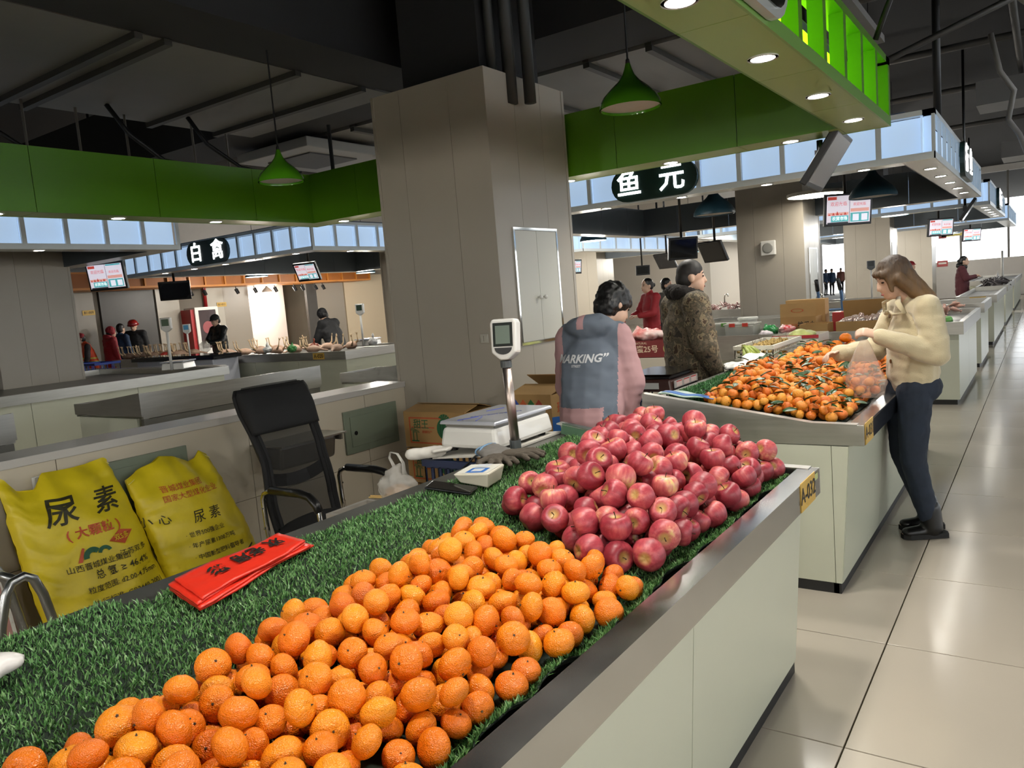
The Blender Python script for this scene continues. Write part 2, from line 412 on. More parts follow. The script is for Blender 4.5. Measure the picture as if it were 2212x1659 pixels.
# downlights
gl = 'downlights in the green canopy over the front counters'
for y in (.75, 1.68, 2.607, 3.538, 4.53, 5.46): downlight((-1.012, y, ZB), 'round lit downlight in the green canopy soffit over the aisle side', gl)
for x in (-1.507, -2.42, -3.348, -4.3, -5.25, -6.1): downlight((x, 5.86, ZB), 'round lit downlight in the far soffit of the green canopy', gl)
for y in (.8, 1.75, 2.7, 3.65, 4.6): downlight((-6.51, y, ZB), 'round downlight in the left soffit of the green canopy', gl, 10)
g2 = 'downlights in the white canopies'
for x in (-1.457, -2.391, -3.326, -4.26, -5.2): downlight((x, 8.30, ZB), 'round downlight in the near soffit of the fish sign canopy', g2, 26)
for y in (9.05, 9.98, 10.97, 11.95, 12.9): downlight((-.968, y, ZB), 'round downlight in the aisle soffit of the fish sign canopy', g2, 14)
for y in (17.3, 18.3, 19.3, 20.3, 21.3): downlight((-.968, y, ZB), 'tiny downlight in the third canopy along the aisle', g2, 14)
for x in (-9.6, -10.5, -11.4, -12.3, -13.2): downlight((x, 8.14, ZB), 'round downlight in the near soffit of the poultry sign canopy', g2, 12)
for y in (8.9, 9.9, 10.9): downlight((-9.19, y, ZB), 'round downlight in the aisle soffit of the poultry sign canopy', g2, 12)
for y in (1.0, 2.6, 4.2): downlight((-9.19, y, ZB), 'round downlight in the soffit at the left edge', g2, 34)
for y in (1.2, 2.4, 3.6, 4.8, 6.0, 7.5, 9): downlight((2.74, y, ZB), 'round downlight of the unseen canopy across the right aisle', g2, 22)
for x in (-5, -3.5, -2.2, -1, .2, 1.4, 2.8): downlight((x, -2.54, ZB), 'round downlight of the unseen canopy behind the viewer', g2, 40)
# signs
def stadium(L, H, n=10):
    r = H/2; return [(L/2-r+r*math.cos(a), r*math.sin(a)) for a in [(-PI/2+PI*i/n) for i in range(n+1)]]+[(-L/2+r+r*math.cos(a), r*math.sin(a)) for a in [(PI/2+PI*i/n) for i in range(n+1)]]
def sign(label, c, d, n, L, H, chars, gap, size, thick=.05, bold=.010):
    d = Vector(d); n = Vector(n); t = thing('stall_sign', label, 'sign', c)
    m = Matrix((( d.x, n.x, 0, c[0]), (d.y, n.y, 0, c[1]), (0, 0, 1, c[2]), (0, 0, 0, 1)))
    G().prism(stadium(L, H), 0, thick, 'y').xf(m).obj('board', signdk, t)
    for ch, u in chars:
        text('character', ch, size, signlt, t, Vector(c)+d*u+n*(thick+.004), d, (0, 0, 1), bold=bold*size, ext=.004)
    return t
sign('dark green pill sign with glowing characters 鱼元', (-3.57, 8.155, 2.735), (1, 0, 0), (0, -1, 0), 1.02, .37, (('鱼', -.29), ('元', .22)), 0, .31)
sign('dark pill sign with glowing characters 白禽', (-11.6, 7.995, 2.76), (1, 0, 0), (0, -1, 0), 1.15, .40, (('白', -.30), ('禽', .30)), 0, .34)
sign('dark pill sign on the aisle face of the fish sign canopy', (-.825, 11.1, 2.76), (0, 1, 0), (1, 0, 0), 1.3, .40, (('行', -.3), ('鱼', .3)), 0, .34)
sign('small dark sign on the canopy above the standing man', (-11.2, 16.29, 2.76), (1, 0, 0), (0, -1, 0), 1.2, .40, (('白', -.3), ('禽', .3)), 0, .34)
sign('dark sign panel on the third canopy along the aisle', (-.825, 19.0, 2.76), (0, 1, 0), (1, 0, 0), 1.3, .40, (('行', -.3), ('元', .3)), 0, .34)
t = thing('stall_sign', 'grey pill sign on the aisle face of the green canopy at the top edge', 'sign', (-.86, 2.75, 2.76))
ms = Matrix(((0, 1, 0, -.865), (1, 0, 0, 2.72), (0, 0, 1, 2.755), (0, 0, 0, 1)))
G().prism(stadium(1.15, .40), 0, .035, 'y').xf(ms).obj('board', M('sign_grey', 'a9adac', .3), t)
ms2 = ms @ Matrix.Translation((0, .036, 0))
G().prism(stadium(1.07, .33), 0, .006, 'y').xf(ms2).obj('mirror_face', M('sign_mirror', '6d7370', .08, 1.0), t)
# ------------------------------------------------------------------ ceiling: ducts, beams, pipes
def duct(label, x0, x1, y0, y1, z0, z1, along='y', ribs=(), matb=None):
    t = thing('air_duct', label, 'duct', ((x0+x1)/2, (y0+y1)/2, z0))
    G().box(x0, x1, y0, y1, z0, z1).obj('casing', matb or ductm, t)
    for r in ribs:
        g = G()
        if along == 'y':
            g.box(x0-.03, x1+.03, r-.03, r+.03, z0-.045, z0).box(x0-.04, x0-.001, r-.03, r+.03, z0, z1).box(x1+.001, x1+.04, r-.03, r+.03, z0, z1)
        else:
            g.box(r-.03, r+.03, y0-.03, y1+.03, z0-.045, z0).box(r-.03, r+.03, y0-.04, y0-.001, z0, z1).box(r-.03, r+.03, y1+.001, y1+.04, z0, z1)
        g.obj('flange', M('flange_dark', '37352f', .6), t)
    return t
duct('wide grey air duct above the left fascia', -7.3, -5.12, -6, 5.75, 3.6, 3.63, 'y', (1.0, 2.0, 3.17, 3.39, 4.55, 5.3))
duct('dark beam running over the top left corner', -5.10, -4.5, -8, 5.45, 3.60, 4.5, 'y', (), ductdk)
duct('grey duct crossing the aisle between the green and the white canopy', -7.2, -1.2, 6.35, 8.0, 3.6, 3.66, 'x', (-6.3, -5.3, -4.3, -3.35, -2.75, -2.1, -1.5))
duct('dark ceiling beam behind the big column', -16, 1.5, 5.5, 6.3, 3.62, 4.35, 'x', (), ductdk)
duct('pale duct overhead at the right top corner', -.2, 1.6, 6.6, 8.6, 4.0, 4.5, 'x', (.6,), M('duct_pale', '77736d', .6))
duct('pale duct crossing far above the right aisle', -1.0, 3, 16, 17, 4.2, 4.6, 'x', (.4, 1.5))
duct('pale duct farther down the right aisle', -1.0, 3, 25, 26.5, 4.2, 4.6, 'x', (.4, 1.5))
duct('dull duct above the poultry canopy', -13, -8.2, 14.6, 16.0, 4.7, 5.295, 'x', (-12, -10.6, -9.2))
# ceiling cassette above the left pendant
t = thing('ceiling_cassette', 'pale square ceiling cassette behind the left green pendant', 'air conditioner', (-7.0, 6.6, 3.5))
G().box(-8.0, -6.75, 6.05, 7.3, 3.45, 3.56).obj('body', M('cassette_white', '8f8d88', .5), t, bevel=.01)
G().box(-7.75, -7.0, 6.3, 7.05, 3.435, 3.455).obj('grille', M('cassette_grille', '4b4a47', .6), t)
pipem = M('pipe_grey', '4e4c49', .5, .3); hose = M('cable_black', '0b0b0c', .5)
def pipe(name, label, pts, r, mat, cat='pipe', group=None):
    return tag(G().tube(pts, r, 8).obj(name, mat, smooth=True), label, cat, group)
for k, (x, z) in enumerate(((-.35, 4.75), (.1, 4.82), (.55, 4.70), (.95, 4.78))):
    pipe('ceiling_pipe', ('leftmost dark pipe running along the ceiling above the right aisle', 'second dark pipe along the ceiling above the right aisle', 'third dark pipe along the ceiling above the right aisle', 'rightmost dark pipe running along the ceiling above the right aisle')[k], [(x, 2, z), (x, 37, z)], .05+.01*(k % 2), pipem)
for k, (y, z) in enumerate(((9.5, 5.0), (11.3, 5.05), (14.8, 5.0), (19, 5.1), (23.5, 5.0))):
    pipe('ceiling_pipe', ('nearest', 'second', 'third', 'fourth', 'farthest')[k]+' dark pipe crossing the ceiling above the right aisle', [(-7, y, z), (4, y+.2, z)], .06, pipem)
pipe('roof_brace', 'thin diagonal brace across the dark ceiling at right', [(-2.2, 9.3, 3.5), (1.2, 10.8, 4.9)], .035, pipem)
pipe('flexible_hose', 'grey flexible conduit drooping behind the lime slats', [(-.5, 8.2, 4.6), (-.45, 8.2, 4.2), (-.3, 8.25, 3.9), (-.1, 8.3, 3.7), (.05, 8.4, 3.62)], .03, M('conduit_grey', '807d78', .5))
pipe('flexible_hose', 'grey flexible conduit hanging over the fish sign canopy', [(-.6, 12.4, 4.5), (-.5, 12.4, 4.0), (-.35, 12.5, 3.75), (-.42, 12.6, 3.4), (-.3, 12.7, 3.2), (-.2, 12.8, 2.9)], .035, M('conduit_grey', '807d78', .5))
pipe('cable', 'black cable curving over the lime slats', [(-.9, 5.0, 3.9), (-.72, 5.2, 3.6), (-.7, 5.3, 3.3), (-.8, 5.35, 3.1), (-.86, 5.4, 2.98)], .018, hose, 'cable')
for k, (x0_, y0_, xm, xe) in enumerate(((-6.9, 3.9, -6.75, -6.62), (-6.9, 4.7, -6.7, -6.62), (-7.0, 2.7, -6.8, -6.62))):
    pipe('cable', ('black cable drooping onto the left green fascia', 'black cable hanging behind the left pendant', 'black cable at the left edge above the fascia')[k],
         [(x0_, y0_, 3.6), (x0_+.05, y0_+.15, 3.35), (xm, y0_+.4, 3.12), (xe, y0_+.75, 3.06)], .022, hose, 'cable')
for k, y in enumerate((3.3, 3.75, 4.2, 4.9, 5.3)):
    pipe('hanger_rod', 'thin hanger rod between duct and left fascia', [(-7.15, y, 5.3), (-7.15, y, 3.1)], .012, M('rod_zinc', '5a5854', .5, .5), 'rod', 'hanger rods over the left fascia')
pipe('hanger_post', 'thin black hanging post above the aisle beyond the lime slats', [(-.98, 9.9, 2.985), (-.98, 9.9, 5.3)], .04, hose, 'post')
# pendant lamps
def pendant(label, c, R, body, inner, lit=0, ztop=5.3, bulb=0):
    t = thing('pendant_lamp', label, 'lamp', c)
    prof = [(R, 0), (R*.985, R*.13), (R*.86, R*.36), (R*.6, R*.62), (R*.36, R*.82), (R*.2, R*1.02), (R*.12, R*1.22), (R*.07, R*1.4)]
    G().lathe(prof, n=28, close=False).lathe([(a*.97, b-.004) for a, b in prof][::-1], n=28, close=False).obj('shade', body, t, smooth=True, local=True)
    G().lathe([(R*.96, .012), (R*.5, .02), (.001, .022)], n=28, close=False).obj('diffuser', inner, t, local=True)
    G().cyl((0, 0, R*1.38), (0, 0, ztop-c[2]), .006, n=6).obj('cord', hose, t, local=True)
    G().lathe([(R*.08, R*1.36), (R*.06, R*1.5), (.004, R*1.55)], n=12).obj('cap', hose, t, local=True, smooth=True)
    if lit: spot((c[0], c[1], c[2]-.05), lit, size=2.4, r=.15, parent=t)
    if bulb:
        l = bpy.data.lights.new('bulb', 'POINT'); l.energy = bulb; l.color = (1, .95, .86); l.shadow_soft_size = .25; o = bpy.data.objects.new('bulb', l); COL.objects.link(o); o.parent = t; o.location = (0, 0, -.08)
    return t
pgreen = M('pendant_green', '4f9a14', .18, coat=.5); pin = M('pendant_inside', 'b9b3ab', .6); pslate = M('pendant_teal', '2b4a58', .4)
plit = Emat('pendant_lit', 'fff6e6', 9.0)
pendant('green onion-shaped pendant lamp in front of the left fascia', (-4.85, 4.05, 2.625), .175, pgreen, pin, ztop=3.6)
pendant('green pendant lamp hanging right of the big column', (-2.10, 4.5, 2.69), .19, pgreen, pin)
pendant('teal pendant lamp hanging under the fish sign', (-4.0, 11.2, 2.55), .30, pslate, pin)
pendant('teal pendant lamp right of the second column', (-1.9, 11.4, 2.52), .30, pslate, pin)
pendant('teal pendant lamp below the poultry canopy near the column', (-9.9, 11.0, 2.55), .30, pslate, plit, PENDANT_W)
for k, (x, y) in enumerate(((-4.45, 9.9), (-2.9, 12.6), (-10.6, 9.3))):
    t = thing('disc_light', ('bright round panel light below the fish sign', 'long bright panel light behind the hanging television', 'bright round panel light under the poultry canopy')[k], 'light', (x, y, 2.75))
    G().lathe([(.42, 0), (.42, .05), (.001, .05)], n=28).obj('housing', whitepl, t, local=True); G().lathe([(.40, -.004), (.001, -.004)], n=28, close=False).obj('panel', plit, t, local=True)
    G().cyl((0, 0, .05), (0, 0, 2.4), .01, n=6).obj('rod', hose, t, local=True)
    spot((x, y, 2.7), PENDANT_W, size=3.0, r=.3, parent=t)

for k, (x, y) in enumerate(((-5.6, -4.6), (-2.0, -4.6), (1.0, -4.6), (3.8, -1.0))):
    tag(pendant('added lit pendant lamp unseen behind the viewer', (x, y, 2.45), .30, pslate, plit, 0, 3.55, 170), group='added unseen pendants behind the viewer')  # added unseen lamps that brighten the faces turned to the camera
for k, (x, y, w) in enumerate(((-5.8, 18.8, 170), (-2.6, 18.0, 80), (-5.4, 26.5, 320), (-2.6, 26.4, 120), (-11.5, 19, 240), (-7.8, 14.5, 220), (-16.3, 12.5, 150), (-16.0, 16, 150), (-10.2, 26, 300), (-3.0, 34.5, 200))):
    tag(pendant('small added pendant lamp brightening the far stalls', (x, y, 2.62), .28, pslate, plit, 0, 5.3, w), group='added pendants over the far stalls')  # added lamps that lift the dim far walls and stalls
# ------------------------------------------------------------------ counters
def zt(X): return 0.80+0.1485*(-0.79-X)      # sloping tray bed of the front stalls
def stall(label, y0, y1, seams=(), name='fruit_counter', end0=True, end1=True):
    t = thing(name, label, 'counter', (-1.3, (y0+y1)/2, 0))
    ys = [y0]+[s for s in seams if y0 < s < y1]+[y1]
    for a, b in zip(ys[:-1], ys[1:]):   # laminate body panels, leaning in towards the kick
        G().prism([(-.838, .055), (-.79, .75), (-.88, .75), (-.92, .055)], max(a+.002, y0+.0145), min(b-.002, y1-.0145)).obj('body_panel', cream, t)
    for y, s in ((y0, 1), (y1, -1)):
        G().prism([(-.84, .055), (-.792, .75), (-.868, .75), (-.868, .055)], y+s*.0, y+s*.014).obj('corner_post', cream, t)
        G().prism([(-.871, .055), (-.871, .75), (-1.84, .75), (-1.84, .055)], y+s*.001, y+s*.014).obj('end_board', cream, t)
        G().prism([(-.855, 0), (-.855, .052), (-1.84, .052), (-1.84, 0)], y+s*.004, y+s*.03).obj('kick', kickm, t)
    G().box(-.88, -.845, y0+.004, y1-.004, 0, .053).obj('kick', kickm, t)
    G().box(-1.84, -1.80, y0+.02, y1-.02, 0, .75).obj('back_board', cream, t)
    # steel: front rim, end plates, bed, back lip
    G().prism([(-.72, .755), (-.72, .855), (-.79, .858), (-.79, .80), (-.782, .80), (-.782, .85), (-.728, .847), (-.728, .763), (-.80, .763), (-.80, .755)], y0+.0125, y1-.0125).obj('front_rim', steel_rim, t)
    prof = [(-.7202, .755), (-.7202, .854), (-.96, .857), (-1.86, 1.0), (-1.86, .86), (-1.30, .752)]
    for y, s, e in ((y0, 1, end0), (y1, -1, end1)):
        if e: G().prism(prof, y, y+s*.012).prism([(-.75, .853), (-.75, .859), (-.96, .863), (-1.86, 1.006), (-1.86, 1.0), (-.96, .857)], y, y+s*.05).obj('end_plate', steel, t)
    G().prism([(-.785, .80), (-1.80, zt(-1.80)), (-1.80, zt(-1.80)-.02), (-.785, .78)], y0+.012, y1-.012).obj('bed', steel_dk, t)
    G().prism([(-1.80, zt(-1.80)), (-1.87, zt(-1.80)+.004), (-1.87, .86), (-1.862, .86), (-1.862, zt(-1.80)-.004), (-1.80, zt(-1.80)-.01)], y0+.012, y1-.012).obj('back_lip', steel_dk, t)
    return t
def plate(parent, org, ux, w, h, txt, size=None):
    ux = Vector(ux).normalized(); n = ux.cross(Vector((0, 0, 1))); o = Vector(org)
    g = G(); a = o-ux*w/2; b = o+ux*w/2
    ps = [a, b, b+n*.003, a+n*.003]
    if (b-a).cross(n).z < 0: ps = ps[::-1]
    g.hexa([(p.x, p.y, o.z-h/2) for p in ps]+[(p.x, p.y, o.z+h/2) for p in ps]); pl = g.obj('number_plate', ylabel, parent); tag(pl, 'yellow number plate')
    text('number', txt, size or h*.72, inkm, parent, o+n*.0042, ux, (0, 0, 1), bold=.006*h, ext=.0004)
st1 = stall('long steel-rimmed counter with mandarins and apples in front', -.9, 3.03, (-.2, 1.9))
plate(st1, (-.72, 2.84, .808), (0, 1, 0), .20, .105, 'A-032', .082)
st2 = stall('steel-rimmed counter heaped with leafy mandarins behind the apples', 3.9, 7.35, (4.9, 6.4))
plate(st2, (-.72, 4.03, .808), (0, 1, 0), .20, .105, 'A-031', .082)
G().box(-.7198, -.7185, 4.14, 6.0, .757, .845).obj('black_film', M('black_film', '1b1d22', .15, .5), st2)
for k, (p, y) in enumerate(((st1, 2.97), (st2, 3.99))):
    G().box(-.7195, -.7185, y-.022, y+.022, .822, .846).obj('barcode_sticker', M('sticker_green', 'b6bf7c', .5), p)

def box_counter(label, x0, x1, y0, y1, zr, depth_in=.10, num=None, numside='S', rimh=.105, name='market_counter', back='W', over=.05):
    """laminate counter with a steel tray on top; x1 is the aisle side"""
    t = thing(name, label, 'counter', ((x0+x1)/2, (y0+y1)/2, 0))
    k = max(1, round((y1-y0)/1.1))
    for i in range(k):
        a, b = y0+(y1-y0)*i/k, y0+(y1-y0)*(i+1)/k
        G().box(x1-.03, x1, a+.003, b-.003, .06, zr-rimh).obj('body_panel', cream, t)
        G().box(x0, x0+.03, a+.003, b-.003, .06, zr-rimh).obj('body_panel', cream, t)
    k = max(1, round((x1-x0)/1.1))
    for i in range(k):
        a, b = x0+(x1-x0)*i/k, x0+(x1-x0)*(i+1)/k
        G().box(a+.003, b-.003, y0-.001, y0+.02, .06, zr-rimh).obj('body_panel', cream, t)
    G().box(x0+.03, x1-.025, y0+.025, y1-.02, 0, .06).obj('kick', kickm, t)
    o = over; w = .05
    for (a, b, c_, d) in ((x0-o, x0-o+w, y0-o, y1+o), (x1+o-w, x1+o, y0-o, y1+o), (x0-o+w, x1+o-w, y0-o, y0-o+w), (x0-o+w, x1+o-w, y1+o-w, y1+o)):
        G().box(a, b, c_, d, zr-rimh, zr).obj('rim', steel, t)
    G().box(x0-o+w, x1+o-w, y0-o+w, y1+o-w, zr-depth_in-.01, zr-depth_in).obj('bed', steel_dk, t)
    if num:
        if numside == 'S': plate(t, (num[1], y0-o-.0005, zr-rimh*.5), (1, 0, 0), .26, .10, num[0], .085)
        else: plate(t, (x1+o+.0005, num[1], zr-rimh*.5), (0, 1, 0), .26, .10, num[0], .085)
    return t
ct24 = box_counter('tall counter plated A-024 behind the shopping woman', -2.0, -.80, 9.75, 12.3, .93, .06, ('A-024', -1.06), 'S', .14)
box_counter('counter beyond the A-024 one on the aisle side', -2.0, -.80, 13.2, 14.9, .95, .09, None, 'S', .14)
box_counter('far aisle counter plated A-016', -1.35, -.80, 16.6, 20.6, .92, .06, ('A-016', -1.05), 'S', .14)
box_counter('distant aisle counter with grey fish crates', -1.35, -.80, 21.4, 26, .93, .06, None, 'S', .14)
box_counter('last counter at the far end of the aisle', -2.0, -.80, 27, 34, .93, .06, None, 'S', .14)
bc = box_counter('steel-fronted counter carrying tubs and cartons behind the fruit', -4.6, -1.25, 8.05, 8.9, 1.0, .04, None, 'S', .26)
box_counter('steel counter with a sink below the wall speaker column', -4.6, -2.1, 12.0, 12.9, .95, .05, None, 'S', .3)
box_counter('wet fish counter left of the second column', -7.0, -5.25, 16.4, 17.9, .95, .05, None, 'S', .3)
box_counter('steel fish counter behind the red-coated woman', -6.6, -5.2, 8.3, 10.4, .98, .05, None, 'S', .3)
box_counter('steel counter below the bright doorway', -5.1, -2.2, 17.0, 18.2, .95, .05, None, 'S', .3)
# counters across the left aisle
box_counter('long pale counter across the left aisle below the scale', -12.2, -9.0, 2.6, 6.2, 1.0, .08, None, 'S', .11)
box_counter('low counter with blue crates at the left', -14.3, -10.2, 6.3, 7.0, .94, .05, None, 'S', .10)
c20 = box_counter('counter plated A-020 with plucked poultry', -13.2, -8.80, 8.2, 9.6, .99, .03, ('A-020', -9.35), 'S', .13)
t = thing('freezer_counter', 'white freezer counter with glass lids left of the poultry counter', 'freezer', (-12.6, 8.1, 0))
G().box(-13.6, -11.3, 7.6, 8.1, .02, .98).obj('cabinet', M('freezer_white', 'c9ccd6', .35), t, bevel=.02)
G().box(-13.7, -11.2, 7.55, 8.1, .98, 1.04).obj('lid_rim', M('freezer_rim', '17181a', .12, .2), t, bevel=.01)
G().box(-12.4, -11.22, 7.6, 8.05, 1.04, 1.055).box(-13.65, -12.45, 7.6, 8.05, 1.04, 1.055).obj('glass_lid', M('lid_glass', '2a2d30', .05, .6), t)
# low partition wall behind the chair with tile slabs and a steel-edged cap
pw = struct('wall_partition')
G().box(-4.52, -4.27, -2, 4.55, 0, .955).obj('masonry', M('mortar', '8d877c', .8), pw)
for a, b in zip((-2, -.6, .6, 1.87, 3.05, 4.1), (-.6, .6, 1.87, 3.05, 4.1, 4.55)):
    for z0_, z1_ in ((0, .44), (.44, .955)):
        G().box(-4.27, -4.25, a+.002, b-.002, z0_+.002, z1_-.001).obj('tile', tilew, pw)
G().box(-4.55, -4.235, -2, 4.55, .955, 1.0).obj('coping', M('coping_white', 'bdb9b2', .25), pw, bevel=.004)
def elec(label, y0, y1, z0, z1):
    t = thing('panel_box', label, 'panel box', (-4.25, (y0+y1)/2, z0)); m = M('panel_green_grey', '7d8674', .45)
    G().box(-4.2495, -4.232, y0, y1, z0, z1).obj('frame', m, t, bevel=.004)
    d = G().box(-4.232, -4.226, y0+.055, y1-.045, z0+.05, z1-.045).obj('door', m, t, bevel=.002)
    G().lathe([(.016, 0), (.016, .003), (.001, .003)], n=16).xf(Matrix.Translation((-4.226, y0+.10, (z0+z1)/2-.01)) @ Matrix.Rotation(PI/2, 4, 'Y')).obj('lock', black, d)
elec('grey-green electrical panel on the low wall right of the chair', 3.86, 4.42, .54, .86)
elec('grey-green electrical panel on the low wall behind the yellow sacks', 2.05, 2.60, .56, .88)
t = thing('socket', 'white double socket with clear cover above the left sack', 'socket', (-4.25, 1.80, .80))
G().box(-4.249, -4.235, 1.74, 1.87, .80, .89).obj('plate', whitepl, t, bevel=.004)
G().box(-4.235, -4.205, 1.75, 1.86, .81, .885).obj('cover', M('clear_cover', 'd0ccc2', .1, alpha=.45), t, bevel=.006)
# steel troughs of the stall on the other side of the partition
def trough(label, x0, x1, y0, y1):
    t = thing('steel_trough', label, 'trough', ((x0+x1)/2, (y0+y1)/2, 0))
    prof = [(x0, .90), (x0, .99), (x0+.2, .995), (x1, 1.09), (x1, .90)]
    for y in (y0, y1-.012): G().prism(prof, y, y+.012).obj('end_plate', steel, t)
    G().box(x1-.012, x1, y0+.012, y1-.012, .88, 1.085).obj('back_plate', steel, t)
    G().box(x0, x0+.012, y0+.012, y1-.012, .88, .99).obj('front_plate', steel, t)
    G().box(x0+.012, x1-.012, y0+.012, y1-.012, .90, .915).obj('bed', steel_dk, t)
    G().box(x1-.05, x1-.012, y0+.02, y1-.02, .80, .875).obj('apron', steel_dk, t)
    G().box(x0+.04, x0+.07, y0+.012, y1-.012, 0, .88).box(x0+.07, x1-.10, y0+.012, y0+.03, 0, .88).obj('carcass', cream, t)
    for y in (y0+.03, y1-.07):
        for x in (x0+.1, x1-.06): G().box(x, x+.04, y, y+.04, 0, .88).obj('leg', steel, t)
    return t
trough('long steel trough with sloped end behind the partition wall', -6.9, -5.85, 3.25, 5.1)
trough('steel trough cut off by the left edge of the picture', -6.9, -5.85, .2, 2.35)
trough('short steel trough behind the chair next to the column', -5.75, -4.5, 5.25, 5.75)
# shops along the left wall
sw = struct('wall_shops')
G().box(-19.25, -19, -6, 9.75, 0, 3.3).obj('pier', M('pier_stone', '8c857a', .3), sw)
G().box(-20.9, -20.8, 9, 24, 0, 3.3).obj('shop_back', M('shop_back', 'b9b0a0', .5), sw)
for (a, b, m) in ((9.9, 11.3, walld), (11.36, 12.0, colm), (12.75, 13.35, colm), (13.35, 14.2, M('shop_taupe', '8a8072', .35)), (16.35, 16.75, walld), (16.75, 17.9, M('shop_taupe', '8a8072', .35)), (17.95, 22, M('shop_cream', 'c9b79a', .4))):
    G().box(-19.1, -19, a, b, 0, 2.75).obj('panel', m, sw)
lw = G().box(-20.2, -20.1, 14.2, 16.35, 0, 2.6).obj('room_wall', M('room_wall_pale', 'efe0d6', .5), sw)
pendant('lit lamp inside the bright shop room on the left wall', (-19.55, 15.3, 2.35), .16, whitepl, plit, 0, 3.25, 75)
t = thing('poster_frame', 'white-framed pale blue poster in the bright shop room', 'poster', (-20.1, 14.6, 1.05))
G().box(-20.099, -20.06, 14.3, 14.85, 1.05, 1.95).obj('frame', whitepl, t); G().box(-20.06, -20.055, 14.35, 14.80, 1.1, 1.9).obj('print', M('poster_blue', 'b9cfd8', .5, col2='e6d9cf', vscale=3), t)
t = thing('display_fridge', 'upright glass fridge with white frame and red side behind the cap man', 'fridge', (-18.9, 12.35, 0))
G().box(-18.99, -18.55, 12.0, 12.1, 0, 1.95).obj('red_side', M('fridge_red', 'a01a1c', .4), t)
for (a, b, c_, d) in ((12.1, 12.2, .1, 2.0), (12.72, 12.8, .1, 2.0), (12.2, 12.72, 1.92, 2.0), (12.2, 12.72, .1, .9)):
    G().box(-18.99, -18.5, a, b, c_, d).obj('frame', whitepl, t)
G().box(-18.97, -18.52, 12.2, 12.72, .9, 1.92).obj('glass_door', M('fridge_glass', '4a4042', .08), t)
G().lathe([(.17, 0), (.17, .004), (.001, .004)], n=20).xf(Matrix.Translation((-18.52, 12.46, 1.45)) @ Matrix.Rotation(PI/2, 4, 'Y')).obj('round_sticker', M('sticker_rose', '8a3d40', .4), t)
pipe('fire_pipe', 'red fire pipe on the shop wall above the fridge', [(-18.95, 12.75, 2.0), (-18.95, 12.75, 3.3)], .05, M('pipe_red', '8e1517', .4))
orange = M('orange_wood', 'b9742a', .45, var=.08, vscale=3)
def shop_shelf(label, y0, y1, x):
    t = thing('shop_canopy', label, 'canopy', (x, (y0+y1)/2, 2.5))
    G().box(x-.9, x, y0, y1, 2.52, 2.57).obj('bottom_board', orange, t); G().box(x-.9, x, y0, y1, 2.88, 2.92).obj('top_board', orange, t)
    G().box(x-.06, x-.05, y0, y1, 2.57, 2.88).obj('back_board', M('orange_wood_dark', '9a5a20', .5, var=.08, vscale=3), t)
    k = round((y1-y0)/.6)
    for i in range(k+1):
        y = y0+.02+(y1-y0-.04)*i/k; G().box(x-.05, x, y-.02, y+.02, 2.57, 2.88).obj('divider', orange, t)
shop_shelf('orange timber shop canopy behind the lit television at left', 6.8, 11.5, -17.6)
shop_shelf('long orange timber shop canopy with spotlights', 11.7, 18.4, -18.2)
for k, y in enumerate((13.3, 13.9, 14.6, 15.3, 15.6, 16.1, 16.4, 11.9, 12.3)):
    t = thing('track_spotlight', 'small black track spotlight under the orange canopy', 'spotlight', (-18.3, y, 2.5), group='track spotlights')
    G().cyl((0, 0, 0), (0, 0, -.09), .012, n=6).obj('stem', black, t, local=True); G().tube([(0, 0, -.07), (.05, .03, -.2)], [.05, .045], 10).obj('head', black, t, local=True)
for k, (x, y, s) in enumerate(((-18.99, 9.6, 'B1-009'), (-18.99, 13.28, 'B1-011'))):
    t = thing('shop_plate', 'small yellow shop plate %s' % ('at the far left pier', 'above the cap man')[k], 'plate', (x, y, 2.0)); plate(t, (x, y, 2.05), (0, 1, 0), .3, .12, s, .08)
# ------------------------------------------------------------------ artificial turf on the front counter
turf_back = M('turf_backing', '17251a', .9)
def turf_mat(name, dark, mid, lite):
    m = bpy.data.materials.new(name); m.use_nodes = True; nt = m.node_tree; b = nt.nodes['Principled BSDF']; MATS[name] = m
    t = nt.nodes.new('ShaderNodeTexCoord'); n = nt.nodes.new('ShaderNodeTexNoise'); n.inputs['Scale'].default_value = 90; n.inputs['Detail'].default_value = 2
    r = nt.nodes.new('ShaderNodeValToRGB'); e = r.color_ramp.elements; e[0].position = .3; e[0].color = (*lin(dark), 1); e[1].position = .72; e[1].color = (*lin(lite), 1)
    x = e.new(.5); x.color = (*lin(mid), 1)
    nt.links.new(t.outputs['Object'], n.inputs['Vector']); nt.links.new(n.outputs['Fac'], r.inputs[0]); nt.links.new(r.outputs[0], b.inputs['Base Color'])
    b.inputs['Roughness'].default_value = .38
    return m
turfm = turf_mat('turf_blade', '3c6a34', '5f9150', '98bb82')
